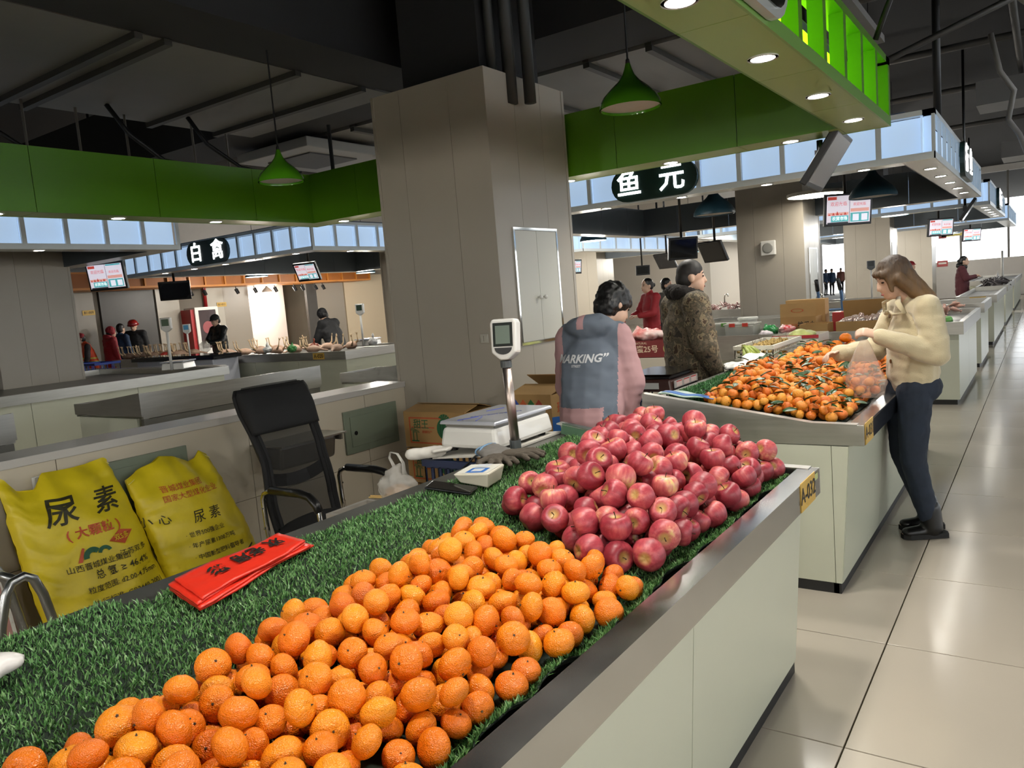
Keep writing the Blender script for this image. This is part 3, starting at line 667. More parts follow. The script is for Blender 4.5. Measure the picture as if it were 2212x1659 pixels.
def blades(name, parent, P, mat, h=.014, w=.0016, seed=1):
    """P: Nx3 roots; one bent blade (two triangles) each"""
    rg = np.random.default_rng(seed); n = len(P); a = rg.uniform(0, 2*PI, n); le = rg.normal(0, .0065, (n, 2)); hh = h*rg.uniform(.65, 1.2, n)
    d = np.stack([np.cos(a), np.sin(a), np.zeros(n)], 1)*w
    mid = P+np.stack([le[:, 0]*.4, le[:, 1]*.4, hh*.6], 1); tip = P+np.stack([le[:, 0], le[:, 1], hh], 1)
    V = np.stack([P-d, P+d, mid+d*.8, mid-d*.8, tip], 1).reshape(-1, 3)
    me = bpy.data.meshes.new(name); inv = np.array(parent.matrix_basis.inverted()); V = V @ inv[:3, :3].T+inv[:3, 3]
    base = (np.arange(n)*5)[:, None]
    loops = np.concatenate([base+np.array([0, 1, 2, 3]), base+np.array([3, 2, 4])], 1).reshape(-1)
    me.vertices.add(n*5); me.vertices.foreach_set('co', V.reshape(-1).astype(np.float32))
    me.loops.add(n*7); me.loops.foreach_set('vertex_index', loops.astype(np.int32))
    me.polygons.add(n*2); st = np.stack([np.arange(n)*7, np.arange(n)*7+4], 1).reshape(-1); me.polygons.foreach_set('loop_start', st.astype(np.int32))
    me.update(); me.validate(); me.materials.append(mat)
    o = bpy.data.objects.new(name, me); COL.objects.link(o); o.parent = parent; o['kind'] = 'stuff'; return o
def wob(y, s=0.0): return .012*math.sin(y*9+s)+.008*math.sin(y*23+1.3*s)+.004*math.sin(y*61+s)
tf = thing('turf_mat', 'green artificial turf mat covering the front counter', 'turf', (-1.3, 1.2, .87))
def turf_edges(y):
    xf = -.815+.8*wob(y, .7)
    xb = -1.85+wob(y, 2) if y < .86 else (-1.775+.25*wob(y, 4))
    if .86 <= y < .98: xb = -1.775-.075*(1-(y-.86)/.12)+.05*math.sin((y-.86)/.12*PI)
    return xf, xb
def turf_pt(u, v):
    y = -.4+3.36*v; xf, xb = turf_edges(y); x = xf+(xb-xf)*u; z = zt(max(x, -1.80))+.006
    if u < .03: z += .028*(1-u/.03)+.006*math.sin(y*31)
    if x < -1.80: z += .003-(abs(x+1.80))*.1
    return (x, y, z)
G().grid(turf_pt, 60, 160).obj('backing', turf_back, tf, smooth=True, solid=.004)
rg = np.random.default_rng(3)
def turf_roots(n, f, umin=0, umax=1, vmin=.1, vmax=1):
    U = rg.uniform(umin, umax, n); V = rg.uniform(vmin, vmax, n)
    return np.array([f(a, b) for a, b in zip(U, V)])
R1 = turf_roots(52000, turf_pt, .30, 1, .22, 1); R2 = turf_roots(9000, turf_pt, 0, .05, .30, 1); R3 = turf_roots(9000, turf_pt, .05, .3, .6, 1)
blades('pile', tf, np.concatenate([R1, R2, R3]), turfm, h=.015)
# folded-up flap at the far end
fg = G()
fg.grid(lambda u, v: (-1.83+.42*u, 2.965+.02*v, zt(-1.83+.42*u)+.006+.045*v*(1-u*.4)), 10, 2).obj('folded_edge', M('turf_underside', '3f5f46', .7), tf, solid=.004)

# ------------------------------------------------------------------ fruit
def fruit_mat(name, kind):
    m = bpy.data.materials.new(name); m.use_nodes = True; nt = m.node_tree; b = nt.nodes['Principled BSDF']; L = nt.links; MATS[name] = m
    tc = nt.nodes.new('ShaderNodeTexCoord'); oi = nt.nodes.new('ShaderNodeObjectInfo')
    if kind == 'mandarin' or kind == 'leafy':
        hs = nt.nodes.new('ShaderNodeValToRGB'); e = hs.color_ramp.elements
        cols = (('e0700e', 0), ('ee8412', .5), ('f29a1c', 1)) if kind == 'mandarin' else (('cf6416', 0), ('dd801f', .5), ('e09a33', 1))
        e[0].color = (*lin(cols[0][0]), 1); e[1].color = (*lin(cols[2][0]), 1); x = e.new(.5); x.color = (*lin(cols[1][0]), 1)
        L.new(oi.outputs['Random'], hs.inputs[0])
        n = nt.nodes.new('ShaderNodeTexNoise'); n.inputs['Scale'].default_value = 30; n.inputs['Detail'].default_value = 3; L.new(tc.outputs['Object'], n.inputs['Vector'])
        mx = nt.nodes.new('ShaderNodeMixRGB'); mx.blend_type = 'MULTIPLY'; mx.inputs[0].default_value = .35; L.new(hs.outputs[0], mx.inputs[1])
        r2 = nt.nodes.new('ShaderNodeValToRGB'); r2.color_ramp.elements[0].color = (.75, .62, .5, 1); r2.color_ramp.elements[1].color = (1.05, 1.05, 1, 1); L.new(n.outputs['Fac'], r2.inputs[0]); L.new(r2.outputs[0], mx.inputs[2])
        L.new(mx.outputs[0], b.inputs['Base Color']); b.inputs['Roughness'].default_value = .27 if kind == 'mandarin' else .38
        v = nt.nodes.new('ShaderNodeTexVoronoi'); v.inputs['Scale'].default_value = 420; L.new(tc.outputs['Object'], v.inputs['Vector'])
        n2 = nt.nodes.new('ShaderNodeTexNoise'); n2.inputs['Scale'].default_value = 75; L.new(tc.outputs['Object'], n2.inputs['Vector'])
        ad = nt.nodes.new('ShaderNodeMath'); ad.operation = 'MULTIPLY_ADD'; L.new(n2.outputs['Fac'], ad.inputs[0]); ad.inputs[1].default_value = 2.4; L.new(v.outputs['Distance'], ad.inputs[2])
        bp = nt.nodes.new('ShaderNodeBump'); bp.inputs['Strength'].default_value = .8; bp.inputs['Distance'].default_value = .0018; L.new(ad.outputs[0], bp.inputs['Height']); L.new(bp.outputs[0], b.inputs['Normal'])
    else:
        # streaky red blush over yellow, stronger away from the stem hollow
        ad = nt.nodes.new('ShaderNodeVectorMath'); ad.operation = 'ADD'; mu = nt.nodes.new('ShaderNodeVectorMath'); mu.operation = 'SCALE'
        cb = nt.nodes.new('ShaderNodeCombineXYZ'); L.new(oi.outputs['Random'], cb.inputs[0]); L.new(oi.outputs['Random'], cb.inputs[1]); L.new(cb.outputs[0], mu.inputs[0]); mu.inputs['Scale'].default_value = 9
        L.new(tc.outputs['Object'], ad.inputs[0]); L.new(mu.outputs[0], ad.inputs[1])
        n = nt.nodes.new('ShaderNodeTexNoise'); n.inputs['Scale'].default_value = 13; n.inputs['Detail'].default_value = 2; L.new(ad.outputs[0], n.inputs['Vector'])
        mp = nt.nodes.new('ShaderNodeMapping'); mp.inputs['Scale'].default_value = (1, 1, .18); L.new(ad.outputs[0], mp.inputs[0])
        n3 = nt.nodes.new('ShaderNodeTexNoise'); n3.inputs['Scale'].default_value = 130; n3.inputs['Detail'].default_value = 3; L.new(mp.outputs[0], n3.inputs['Vector'])
        mm = nt.nodes.new('ShaderNodeMath'); mm.operation = 'MULTIPLY_ADD'; L.new(n3.outputs['Fac'], mm.inputs[0]); mm.inputs[1].default_value = .38; L.new(n.outputs['Fac'], mm.inputs[2])
        m2 = nt.nodes.new('ShaderNodeMath'); m2.operation = 'MULTIPLY_ADD'; L.new(oi.outputs['Random'], m2.inputs[0]); m2.inputs[1].default_value = .22; L.new(mm.outputs[0], m2.inputs[2])
        r = nt.nodes.new('ShaderNodeValToRGB'); e = r.color_ramp.elements
        e[0].position = .48; e[0].color = (*lin('d8b878'), 1); e[1].position = .95; e[1].color = (*lin('882834'), 1)
        for p, c in ((.54, 'd69a7c'), (.63, 'c2655f'), (.78, 'a8404a')): x = e.new(p); x.color = (*lin(c), 1)
        L.new(m2.outputs[0], r.inputs[0])
        sp = nt.nodes.new('ShaderNodeSeparateXYZ'); L.new(tc.outputs['Object'], sp.inputs[0])
        ln = nt.nodes.new('ShaderNodeVectorMath'); ln.operation = 'LENGTH'; cx = nt.nodes.new('ShaderNodeCombineXYZ'); L.new(sp.outputs[0], cx.inputs[0]); L.new(sp.outputs[1], cx.inputs[1]); L.new(cx.outputs[0], ln.inputs[0])
        mr = nt.nodes.new('ShaderNodeMapRange'); mr.inputs[1].default_value = .008; mr.inputs[2].default_value = .020; mr.inputs[3].default_value = .85; mr.inputs[4].default_value = 0; L.new(ln.outputs['Value'], mr.inputs[0])
        mx = nt.nodes.new('ShaderNodeMixRGB'); L.new(mr.outputs[0], mx.inputs[0]); L.new(r.outputs[0], mx.inputs[1]); mx.inputs[2].default_value = (*lin('b89a55'), 1)
        v = nt.nodes.new('ShaderNodeTexVoronoi'); v.inputs['Scale'].default_value = 260; L.new(tc.outputs['Object'], v.inputs['Vector'])
        lt = nt.nodes.new('ShaderNodeMath'); lt.operation = 'LESS_THAN'; lt.inputs[1].default_value = .14; L.new(v.outputs['Distance'], lt.inputs[0])
        mf = nt.nodes.new('ShaderNodeMath'); mf.operation = 'MULTIPLY'; mf.inputs[1].default_value = .35; L.new(lt.outputs[0], mf.inputs[0])
        mx2 = nt.nodes.new('ShaderNodeMixRGB'); L.new(mf.outputs[0], mx2.inputs[0]); L.new(mx.outputs[0], mx2.inputs[1]); mx2.inputs[2].default_value = (*lin('e0b59a'), 1)
        L.new(mx2.outputs[0], b.inputs['Base Color']); b.inputs['Roughness'].default_value = .42
    return m
mandm = fruit_mat('mandarin_skin', 'mandarin'); leafm_ = fruit_mat('small_mandarin_skin', 'leafy'); applem = fruit_mat('apple_skin', 'apple')
def mandarin_mesh(name, R, fl, seed, mat, n=20, m=12, lump=.035):
    rr = random.Random(seed); off = Vector((rr.uniform(0, 50), rr.uniform(0, 50), rr.uniform(0, 50))); ph = rr.uniform(0, 6); neck = rr.choice((0, 0, .05, .10))
    vs = []; fs = []
    for i in range(m+1):
        t = PI*i/m
        for k in range(n):
            a = 2*PI*k/n; d = Vector((math.sin(t)*math.cos(a), math.sin(t)*math.sin(a), math.cos(t)))
            r = R*(1+lump*mnoise.noise(d*1.3+off)+.012*mnoise.noise(d*4+off))
            top = max(0, 1-t/.55)
            r *= 1-.10*top*top+neck*max(0, 1-t/.45)+.035*math.sin(5*a+ph)*math.exp(-((t-.38)/.22)**2)
            bot = max(0, 1-(PI-t)/.5); r *= 1-.07*bot*bot
            p = d*r; vs.append((p.x, p.y, p.z*fl))
    for i in range(m):
        for k in range(n): fs.append((i*n+k, (i+1)*n+k, (i+1)*n+(k+1) % n, i*n+(k+1) % n))
    me = bpy.data.meshes.new(name); me.from_pydata(vs, [], fs); bm = bmesh.new(); bm.from_mesh(me); bmesh.ops.remove_doubles(bm, verts=bm.verts, dist=1e-5); bm.to_mesh(me); bm.free()
    me.materials.append(mat); me.shade_smooth(); me['top'] = max(v.co.z for v in me.vertices if abs(v.co.x)+abs(v.co.y) < .002)
    return me
def apple_mesh(name, R, seed, mat, n=24, m=16):
    rr = random.Random(seed); off = Vector((rr.uniform(0, 50),)*3); sk = rr.uniform(-.08, .08); ta = rr.uniform(-.04, .06)
    vs = []; fs = []
    for i in range(m+1):
        t = PI*i/m
        for k in range(n):
            a = 2*PI*k/n; d = Vector((math.sin(t)*math.cos(a), math.sin(t)*math.sin(a), math.cos(t)))
            rad = R*(math.sin(t)**.86)*(1+ta*math.cos(t)+.10*math.cos(t)*(1 if t < PI/2 else .8)); z = R*.90*math.cos(t)
            top = math.exp(-(t/.34)**2); z -= R*.34*top; bot = math.exp(-((PI-t)/.30)**2); z += R*.22*bot
            l = 1+.035*mnoise.noise(d*1.4+off)+.018*math.cos(5*a)*max(0, -math.cos(t))
            vs.append((rad*math.cos(a)*l+sk*z*.4, rad*math.sin(a)*l, z*l))
    for i in range(m):
        for k in range(n): fs.append((i*n+k, (i+1)*n+k, (i+1)*n+(k+1) % n, i*n+(k+1) % n))
    me = bpy.data.meshes.new(name); me.from_pydata(vs, [], fs); bm = bmesh.new(); bm.from_mesh(me); bmesh.ops.remove_doubles(bm, verts=bm.verts, dist=1e-5); bm.to_mesh(me); bm.free()
    me.materials.append(mat); me.shade_smooth(); return me
def stem_mesh(name, kind):
    g = G()
    if kind == 'calyx':
        vs = [(0, 0, .0022)]+[((.0042 if k % 2 else .0022)*math.cos(PI*k/5), (.0042 if k % 2 else .0022)*math.sin(PI*k/5), .0004) for k in range(10)]
        g.add(vs, [(0, 1+k, 1+(k+1) % 10) for k in range(10)]); g.cyl((0, 0, 0), (0, 0, .004), .0014, .0012, n=6)
    else: g.tube([(0, 0, 0), (.001, 0, .010), (.004, .001, .020)], [.0012, .0012, .002], 6)
    me = bpy.data.meshes.new(name); me.from_pydata(g.v, [], g.f); me.materials.append(M('calyx_brown', '4a3a1c', .8) if kind == 'calyx' else M('apple_stem', '3d2a18', .8)); return me
calyx = stem_mesh('stem', 'calyx'); apstem = stem_mesh('stem', 'apple')
def pack(inside, H, bed, rs, bounds, seed, nmax, sq=.90, cand=70, floor_f=.86):
    rg = np.random.default_rng(seed); P = np.zeros((nmax, 4)); n = 0; fails = 0
    while n < nmax and fails < 14:
        x = rg.uniform(bounds[0], bounds[1], cand); y = rg.uniform(bounds[2], bounds[3], cand); r = rs[0]+(rs[1]-rs[0])*rg.random()
        ok = np.array([inside(a, b) for a, b in zip(x, y)])
        if not ok.any(): fails += .02; continue
        x, y = x[ok], y[ok]; b = np.array([bed(a, c) for a, c in zip(x, y)]); z = b+r*floor_f
        if n:
            Q = P[:n]; d2 = (x[:, None]-Q[:, 0])**2+(y[:, None]-Q[:, 1])**2; s = (sq*(r+Q[:, 3]))**2
            zz = np.where(d2 < s, Q[:, 2]+np.sqrt(np.maximum(s-d2, 0)), -9); z = np.maximum(z, zz.max(1))
        top = b+np.array([H(a, c) for a, c in zip(x, y)]); sc = z+r-top; k = int(np.argmin(sc))
        if sc[k] > 0: fails += 1; continue
        P[n] = (x[k], y[k], z[k], r); n += 1; fails = max(0, fails-.3)
    return P[:n]
def seen(P, W_=1106, H_=830):
    """visible pixels of each ball from the photograph's viewpoint: only decides which fruit are built one by one"""
    f = CAM_F*W_/2212; buf = np.full((H_, W_), 1e9); idx = np.full((H_, W_), -1); C = np.array([0, 0, CAM_H]); R_, U_, Wv = map(np.array, (CR, CU, CW))
    for i, (x, y, z, r) in enumerate(P):
        v = np.array([x, y, z])-C; d = v @ Wv
        if d < .1: continue
        px = W_/2+f*(v @ R_)/d; py = H_/2-f*(v @ U_)/d; pr = f*r*.95/d
        x0, x1, y0, y1 = int(max(0, px-pr)), int(min(W_, px+pr+1)), int(max(0, py-pr)), int(min(H_, py+pr+1))
        if x0 >= x1 or y0 >= y1: continue
        yy, xx = np.mgrid[y0:y1, x0:x1]; q = 1-((xx+.5-px)**2+(yy+.5-py)**2)/pr**2; dep = d-r*np.sqrt(np.maximum(q, 0)); mk = (q > 0) & (dep < buf[y0:y1, x0:x1])
        buf[y0:y1, x0:x1][mk] = dep[mk]; idx[y0:y1, x0:x1][mk] = i
    return np.bincount(idx[idx >= 0], minlength=len(P))
def rot_rand(rr, maxtilt=PI):
    a = rr.uniform(0, 2*PI); t = rr.uniform(0, maxtilt); return Matrix.Rotation(a, 3, 'Z') @ Matrix.Rotation(t, 3, 'X') @ Matrix.Rotation(rr.uniform(0, 6.28), 3, 'Z')
def lay_fruit(P, meshes, R0, name, label_fn, cat, group, stem, seed, limit=300, tilt=2.2, stemz=None, restlabel=None, restname=None, minpix=3):
    vis = seen(P); order = np.argsort(-vis); rr = random.Random(seed); rest = G(); made = 0; lowp = None
    for oi_, i in enumerate(order):
        x, y, z, r = P[i]; R3 = rot_rand(rr, tilt); me = meshes[rr.randrange(len(meshes))]
        if made < limit and vis[i] >= minpix:
            o = bpy.data.objects.new(name, me); COL.objects.link(o); s = r/R0
            o.matrix_basis = Matrix.Translation((x, y, z)) @ R3.to_4x4() @ Matrix.Scale(s, 4); tag(o, label_fn(x, y, z), cat, group)
            c = bpy.data.objects.new('stem', stem); COL.objects.link(c); c.parent = o; c.location = (0, 0, (me.get('top', 0) if stemz is None else stemz)-.0008); made += 1
        else:
            rest.ell((x, y, z), (r*.98, r*.98, r*.86), 10, 7, R3)
    if rest.v:
        me_m = meshes[0].materials[0]; o = rest.obj(restname, me_m, smooth=True); tag(o, restlabel, cat, None, 'stuff')
    return made, len(P)
# --- mandarins
def mand_label(x, y, z):
    if y > 1.55: return 'glossy mandarin at the end of the front heap next to the apples'
    if x > -.96: return 'glossy mandarin in the edge row of the front heap along the steel rim'
    if x < -1.30: return 'glossy mandarin on the back edge of the front heap facing the bare turf'
    return 'glossy mandarin on the %s of the front heap' % ('nearer middle' if y < .9 else 'farther middle')
def app_label(x, y, z):
    if x > -.97: return 'red apple in the edge row of the pile along the steel rim'
    if y < 2.1: return 'red apple at the near foot of the pile beside the mandarins'
    if z > zt(x)+.20: return 'red apple on the top of the apple pile'
    if x < -1.36: return 'red apple on the back slope of the pile towards the scale'
    return 'red apple on the middle slope of the apple pile'
R_M = .032
def mand_xb(y): return -1.335-.065*min(1, max(0, (y-.45)/.8))
def mand_in(x, y): return mand_xb(y) < x < -.842 and .05 < y < 1.715-.02*math.sin(9*x)
def mand_H(x, y):
    e = min(x-mand_xb(y)+.04, (-.835-x)*1.0+.05, (1.77-y), y+.3)
    return .055+.55*max(0, min(e, .15))
PM = pack(mand_in, mand_H, lambda x, y: zt(x)+.012, (.0285, .0355), (-1.42, -.842, .1, 1.75), 5, 900)
mms = [mandarin_mesh('mandarin', R_M, rnd.uniform(.74, .86), 100+k, mandm) for k in range(9)]
nM = lay_fruit(PM, mms, R_M, 'mandarin', mand_label, 'mandarin', 'mandarins heaped on the front counter', calyx, 11,
               restlabel='lower mandarins of the front heap', restname='mandarin_heap_rest')
# --- apples
R_A = .043
def app_y0(x): return 1.765+.45*max(0, -x-1.05)
def app_in(x, y): return -1.60 < x < -.86 and app_y0(x) < y < 2.97 and x > -1.42-.20*(y-2.0)
def app_H(x, y):
    e = min(x+1.46+.20*(y-2.0), (-.84-x)+.08, 3.02-y+.04, y-app_y0(x)+.05)
    return .085+.66*max(0, min(e, .26))
PA = pack(app_in, app_H, lambda x, y: zt(x)+.012, (.039, .0465), (-1.60, -.86, 1.75, 2.97), 8, 400)
ams = [apple_mesh('apple', R_A, 300+k, applem) for k in range(7)]
nA = lay_fruit(PA, ams, R_A, 'apple', app_label, 'apple', 'apples piled on the front counter', apstem, 17, tilt=2.0, stemz=R_A*.55,
               restlabel='lower apples of the pile', restname='apple_pile_rest')
print('FRUIT', nM, nA)
# ------------------------------------------------------------------ soft closed shapes: overlapping rounded limbs fused into one surface
def caps(g, p0, p1, r0, r1, hint=(0, 0, 1), n=14):
    """tapered rounded limb; r = radius or (radius along hint, radius across)"""
    p0 = Vector(p0); p1 = Vector(p1); d = p1-p0; L = d.length
    t = d.normalized() if L > 1e-6 else Vector((0, 0, 1)); h = Vector(hint); a = h-t*h.dot(t)
    a = a.normalized() if a.length > 1e-4 else t.orthogonal().normalized(); b = t.cross(a)
    R0 = r0 if isinstance(r0, (tuple, list)) else (r0, r0); R1 = r1 if isinstance(r1, (tuple, list)) else (r1, r1)
    rings = [(p0-t*min(R0)*math.sin(q), R0, math.cos(q)) for q in (1.5, 1.1, .7, .35)]+[(p0, R0, 1), (p1, R1, 1)]+[(p1+t*min(R1)*math.sin(q), R1, math.cos(q)) for q in (.35, .7, 1.1, 1.5)]
    vs = []
    for c, R_, k in rings:
        for i in range(n):
            q = 2*PI*i/n; vs.append(c+a*math.cos(q)*R_[0]*k+b*math.sin(q)*R_[1]*k)
    m = len(rings); fs = [tuple(range(n))[::-1], tuple(range((m-1)*n, m*n))]
    for j in range(m-1):
        for i in range(n): fs.append((j*n+i, j*n+(i+1) % n, (j+1)*n+(i+1) % n, (j+1)*n+i))
    return g.add(vs, fs)
def blob(name, prims, voxel, mat, parent=None, it=4, matfn=None, disp=None, local=True, fac=.5):
    g = G()
    for p in prims:
        if p[0] == 'c': caps(g, *p[1:])
        elif p[0] == 'e': g.ell(p[1], p[2], 16, 10, p[3] if len(p) > 3 else None)
    me = bpy.data.meshes.new('tmp'); me.from_pydata(g.v, [], g.f); o = bpy.data.objects.new('tmp', me)
    md = o.modifiers.new('r', 'REMESH'); md.mode = 'VOXEL'; md.voxel_size = voxel
    if it: s = o.modifiers.new('s', 'SMOOTH'); s.iterations = it; s.factor = fac
    m2 = bake(o); bpy.data.objects.remove(o); bpy.data.meshes.remove(me)
    m2.name = name; m2.materials.clear()
    if disp:
        nv = len(m2.vertices); co_ = [v.co.copy() for v in m2.vertices]; no_ = [Vector(n.vector) for n in m2.vertex_normals]
        m2.vertices.foreach_set('co', [c for a, b in zip(co_, no_) for c in disp(a, b)])
    for mm in (mat if isinstance(mat, (list, tuple)) else [mat]): m2.materials.append(mm)
    if matfn:
        for p in m2.polygons: p.material_index = matfn(p.center)
    m2.shade_smooth(); ob = bpy.data.objects.new(name, m2); COL.objects.link(ob)
    if parent is not None:
        ob.parent = parent
        if not local: ob.matrix_basis = parent.matrix_basis.inverted()
    return ob
def wrinkle(amp, sc, st=(1, 1, 1), seed=0.0):
    def f(co, n):
        q = Vector((co.x*st[0], co.y*st[1], co.z*st[2]))*sc+Vector((seed, seed*2, seed*3))
        return co+n*amp*(mnoise.noise(q)+.5*mnoise.noise(q*2.1))
    return f
# ------------------------------------------------------------------ yellow sacks leaning on the partition
sackm = M('woven_sack_yellow', 'd6c01c', .42, var=.07, vscale=9, bump=.35, bscale=22)
redink = M('ink_red', 'c0522c', .6); grnink = M('ink_green', '1f5a3c', .6); blk = M('ink_dark', '2e2b10', .6)
def interp(tab, u):
    for (a, b), (c_, d) in zip(tab[:-1], tab[1:]):
        if a <= u <= c_: return b+(d-b)*((u-a)/(c_-a))
    return tab[0][1] if u < tab[0][0] else tab[-1][1]
def sack(label, yl0, yl1, yr0, yr1, top, xb, xt, bulge, seed):
    """yl0/yr0: left and right edge at the floor, yl1/yr1 near the top; top: profile of heights across the mouth"""
    t = thing('fertiliser_sack', label, 'sack', (xb-.1, (yl0+yr0)/2, 0))
    def S(u, v, side):
        zt_ = interp(top, u); z = v*zt_; h = z/.9; w0 = yl0+(yl1-yl0)*h; w1 = yr0+(yr1-yr0)*h
        sq = (.02*math.sin(h*PI))
        y = w0-sq+(w1-w0+2*sq)*(u); c_ = xb+(xt-xb)*min(1, h)**1.1
        e = max(0, 1-abs(2*u-1)**2.2)**.5; vv = max(0, min(1, v)); p = (1-vv**5)**.8*(1-max(0, (.10-vv)/.10)**2*.6)
        th = bulge*e*p
        q = Vector((u*3+seed, v*5, seed+side)); wr = .022*mnoise.noise(q*1.3)+.014*mnoise.noise(Vector((u*2.2, v*24, seed)))*(1.05-e*.75)+.034*max(0, (v-.62)/.38)*mnoise.noise(Vector((u*6+seed, v*2.5, seed)))
        return (c_+side*th+wr, y+.004*mnoise.noise(q*3), z)
    nu, nv = 44, 60; g = G(); g.grid(lambda u, v: S(u, v, 1), nu, nv); g.grid(lambda u, v: S(1-u, v, -.75), nu, nv)
    g.obj('sack_body', sackm, t, smooth=True)
    # stitched mouth
    g = G(); pts = [Vector(S(u/30, .972, 0)) for u in range(31)]; g.tube([(p.x+.004, p.y, p.z) for p in pts], .0022, 5).obj('stitching', M('stitch_thread', 'e4d774', .8), t)
    tabs = {}
    def X(y, z):
        best = None
        h = z/.9; w0 = yl0+(yl1-yl0)*h; w1 = yr0+(yr1-yr0)*h; sq = .02*math.sin(h*PI); u = (y-w0+sq)/(w1-w0+2*sq); u = max(.01, min(.99, u))
        v = min(.99, z/interp(top, u)); return S(u, v, 1)[0]
    def put(name, txt, y, z, size, mat, bold=.02, align='CENTER', sp=1.0, shear=0.0, sy=.92):
        return text(name, txt, size, mat, t, (0, 0, 0), (0, 1, 0), (0, 0, 1), bold=bold*size, ext=0.0, align=align, spacing=sp, shear=shear, refine=.014,
             fn=lambda a, b, c_: (X(y+a, z+b*sy)+.006, y+a, z+b*sy))
    def poly(name, pts, mat):
        ps = [(X(a, b)+.006, a, b) for a, b in pts]; G().add(ps, [tuple(range(len(ps)))]).obj(name, mat, t)
    return t, put, poly, X
t, put, poly, SX = sack('yellow urea sack with large black characters and a red diamond mark', 1.60, 1.56, 2.205, 2.10, ((0, .93), (.06, .92), (.14, .85), (.28, .84), (.38, .91), (.5, .905), (.8, .905), (.97, .925), (1, .91)), -3.88, -4.19, .135, 2.0)
put('lettering', '尿', 1.755, .715, .155, blk, .012, shear=.2); put('lettering', '素', 1.985, .72, .14, blk, .012, shear=.2)
put('lettering', '( 大颗粒 )', 1.88, .605, .062, redink, .02, sp=1.05)
poly('diamond_mark', [(1.925, .535), (1.995, .575), (2.065, .555), (1.995, .505)], redink); put('lettering', '双S多', 1.995, .54, .034, sackm, .01)
for seg in (((1.755, .475), (1.775, .475), (1.80, .535), (1.79, .54)),): poly('logo_stroke', list(seg), redink)
def arc(cx, cz, r0, r1, a0, a1, n=10): return [(cx+r1*math.cos(math.radians(a0+(a1-a0)*i/n)), cz+r1*math.sin(math.radians(a0+(a1-a0)*i/n))) for i in range(n+1)]+[(cx+r0*math.cos(math.radians(a1+(a0-a1)*i/n)), cz+r0*1.05*math.sin(math.radians(a1+(a0-a1)*i/n))) for i in range(n+1)]
for nm, A in (('logo_stroke', arc(1.832, .485, .022, .048, 180, 40)), ('logo_stroke', arc(1.892, .488, .018, .036, 165, 20))):
    n2 = len(A)//2
    for i in range(n2-1): poly(nm, [A[i], A[i+1], A[-i-2], A[-i-1]], grnink)
put('lettering', '山西晋城煤业集团', 1.85, .448, .038, blk, .003); put('lettering', '江苏双多', 2.03, .462, .037, blk, .003, sp=1.1)
put('lettering', '总 氮 ≥ 46.4%', 1.955, .400, .050, blk, .003)
put('lettering', '粒度范围: d2.00-4.75mm', 1.945, .340, .037, blk, .003); put('lettering', '执行标准: GB2440-2001', 1.955, .274, .038, blk, .003)
put('lettering', '净 含 量: 50kg C', 1.955, .206, .038, blk, .003); put('lettering', 'ISO9001:2008质量管理体系', 1.98, .15, .033, blk, .003)
t, put, poly, SX = sack('yellow urea sack with black bulleted lines next to the chair', 2.225, 2.15, 2.80, 2.64, ((0, .78), (.08, .80), (.2, .82), (.45, .865), (.6, .85), (.75, .80), (.84, .81), (.93, .85), (1, .82)), -3.85, -4.17, .14, 7.0)
put('lettering', '晋城煤业集团', 2.40, .70, .042, redink, .003); put('lettering', '国家大型煤化企业', 2.435, .65, .042, redink, .003)
put('lettering', '尿 素', 2.46, .525, .075, blk, .003, shear=.2)
put('lettering', '· 世界500强企业', 2.42, .447, .033, blk, .003); put('lettering', '· 年产尿素1300万吨', 2.445, .388, .033, blk, .003); put('lettering', '· 中国新型肥料倡导者', 2.47, .327, .033, blk, .003)
put('lettering', '小 心', 2.20, .55, .06, blk, .003)
for z0_ in (.262, .242):
    poly('stripe', [(2.33, z0_), (2.46, z0_-.012), (2.46, z0_-.002), (2.33, z0_+.010)], blk); poly('stripe', [(2.60, z0_-.006), (2.69, z0_+.03), (2.69, z0_+.04), (2.60, z0_+.006)], blk)
A = arc(2.53, .235, .030, .034, 0, 360, 20)
for i in range(20): poly('ring_emblem', [A[i], A[i+1], A[-i-2], A[-i-1]], blk)
put('lettering', '高浓', 2.53, .245, .022, blk, .003); put('lettering', '高效', 2.53, .222, .022, blk, .003)

# ------------------------------------------------------------------ black office chair
chrome = M('chrome_tube', 'c2c0ba', .12, 1.0); meshf = M('chair_mesh', '101010', .8, alpha=.80, bump=.5, bscale=400); clothb = M('chair_cloth', '0a0a0b', .8, var=.1, vscale=60)
t = thing('office_chair', 'black high-back mesh office chair with chrome arms behind the counter', 'chair', (-3.27, 2.81, 0))
def back_x(z): return interp(((.42, -.17), (.55, -.20), (.70, -.215), (.85, -.245), (1.0, -.31), (1.15, -.375), (1.25, -.40)), z)
def hw(z): return interp(((.42, .235), (.6, .245), (.8, .225), (.95, .235), (1.08, .255), (1.18, .25), (1.22, .225), (1.24, .19)), z)
def brow(z, s0, s1, off): return [(back_x(z)+off, s0*hw(z), z), (back_x(z)+off, s1*hw(z), z)]
g = G()
g.grid(lambda u, v: (back_x(.44+.78*v)+.02*math.cos(PI*(u-.5))*0-.03*(1-abs(2*u-1)**2), (2*u-1)*hw(.44+.78*v)*.86, .44+.78*v), 12, 30).obj('mesh_panel', meshf, t, smooth=True, local=True)
for s in (-1, 1):
    g = G(); g.grid(lambda u, v: (back_x((.43+.765*v))-.018*math.sin(PI*u), s*hw(.43+.765*v)*(1.0-.24*u), (.43+.765*v)), 6, 34).obj('side_border', clothb, t, smooth=True, local=True, solid=.022)
g = G(); g.grid(lambda u, v: (back_x(.66+.07*v)-.03, (2*u-1)*hw(.7)*.8, .645+.07*v+.03*(2*u-1)**2), 10, 3).obj('lumbar_bar', clothb, t, local=True, solid=.012)
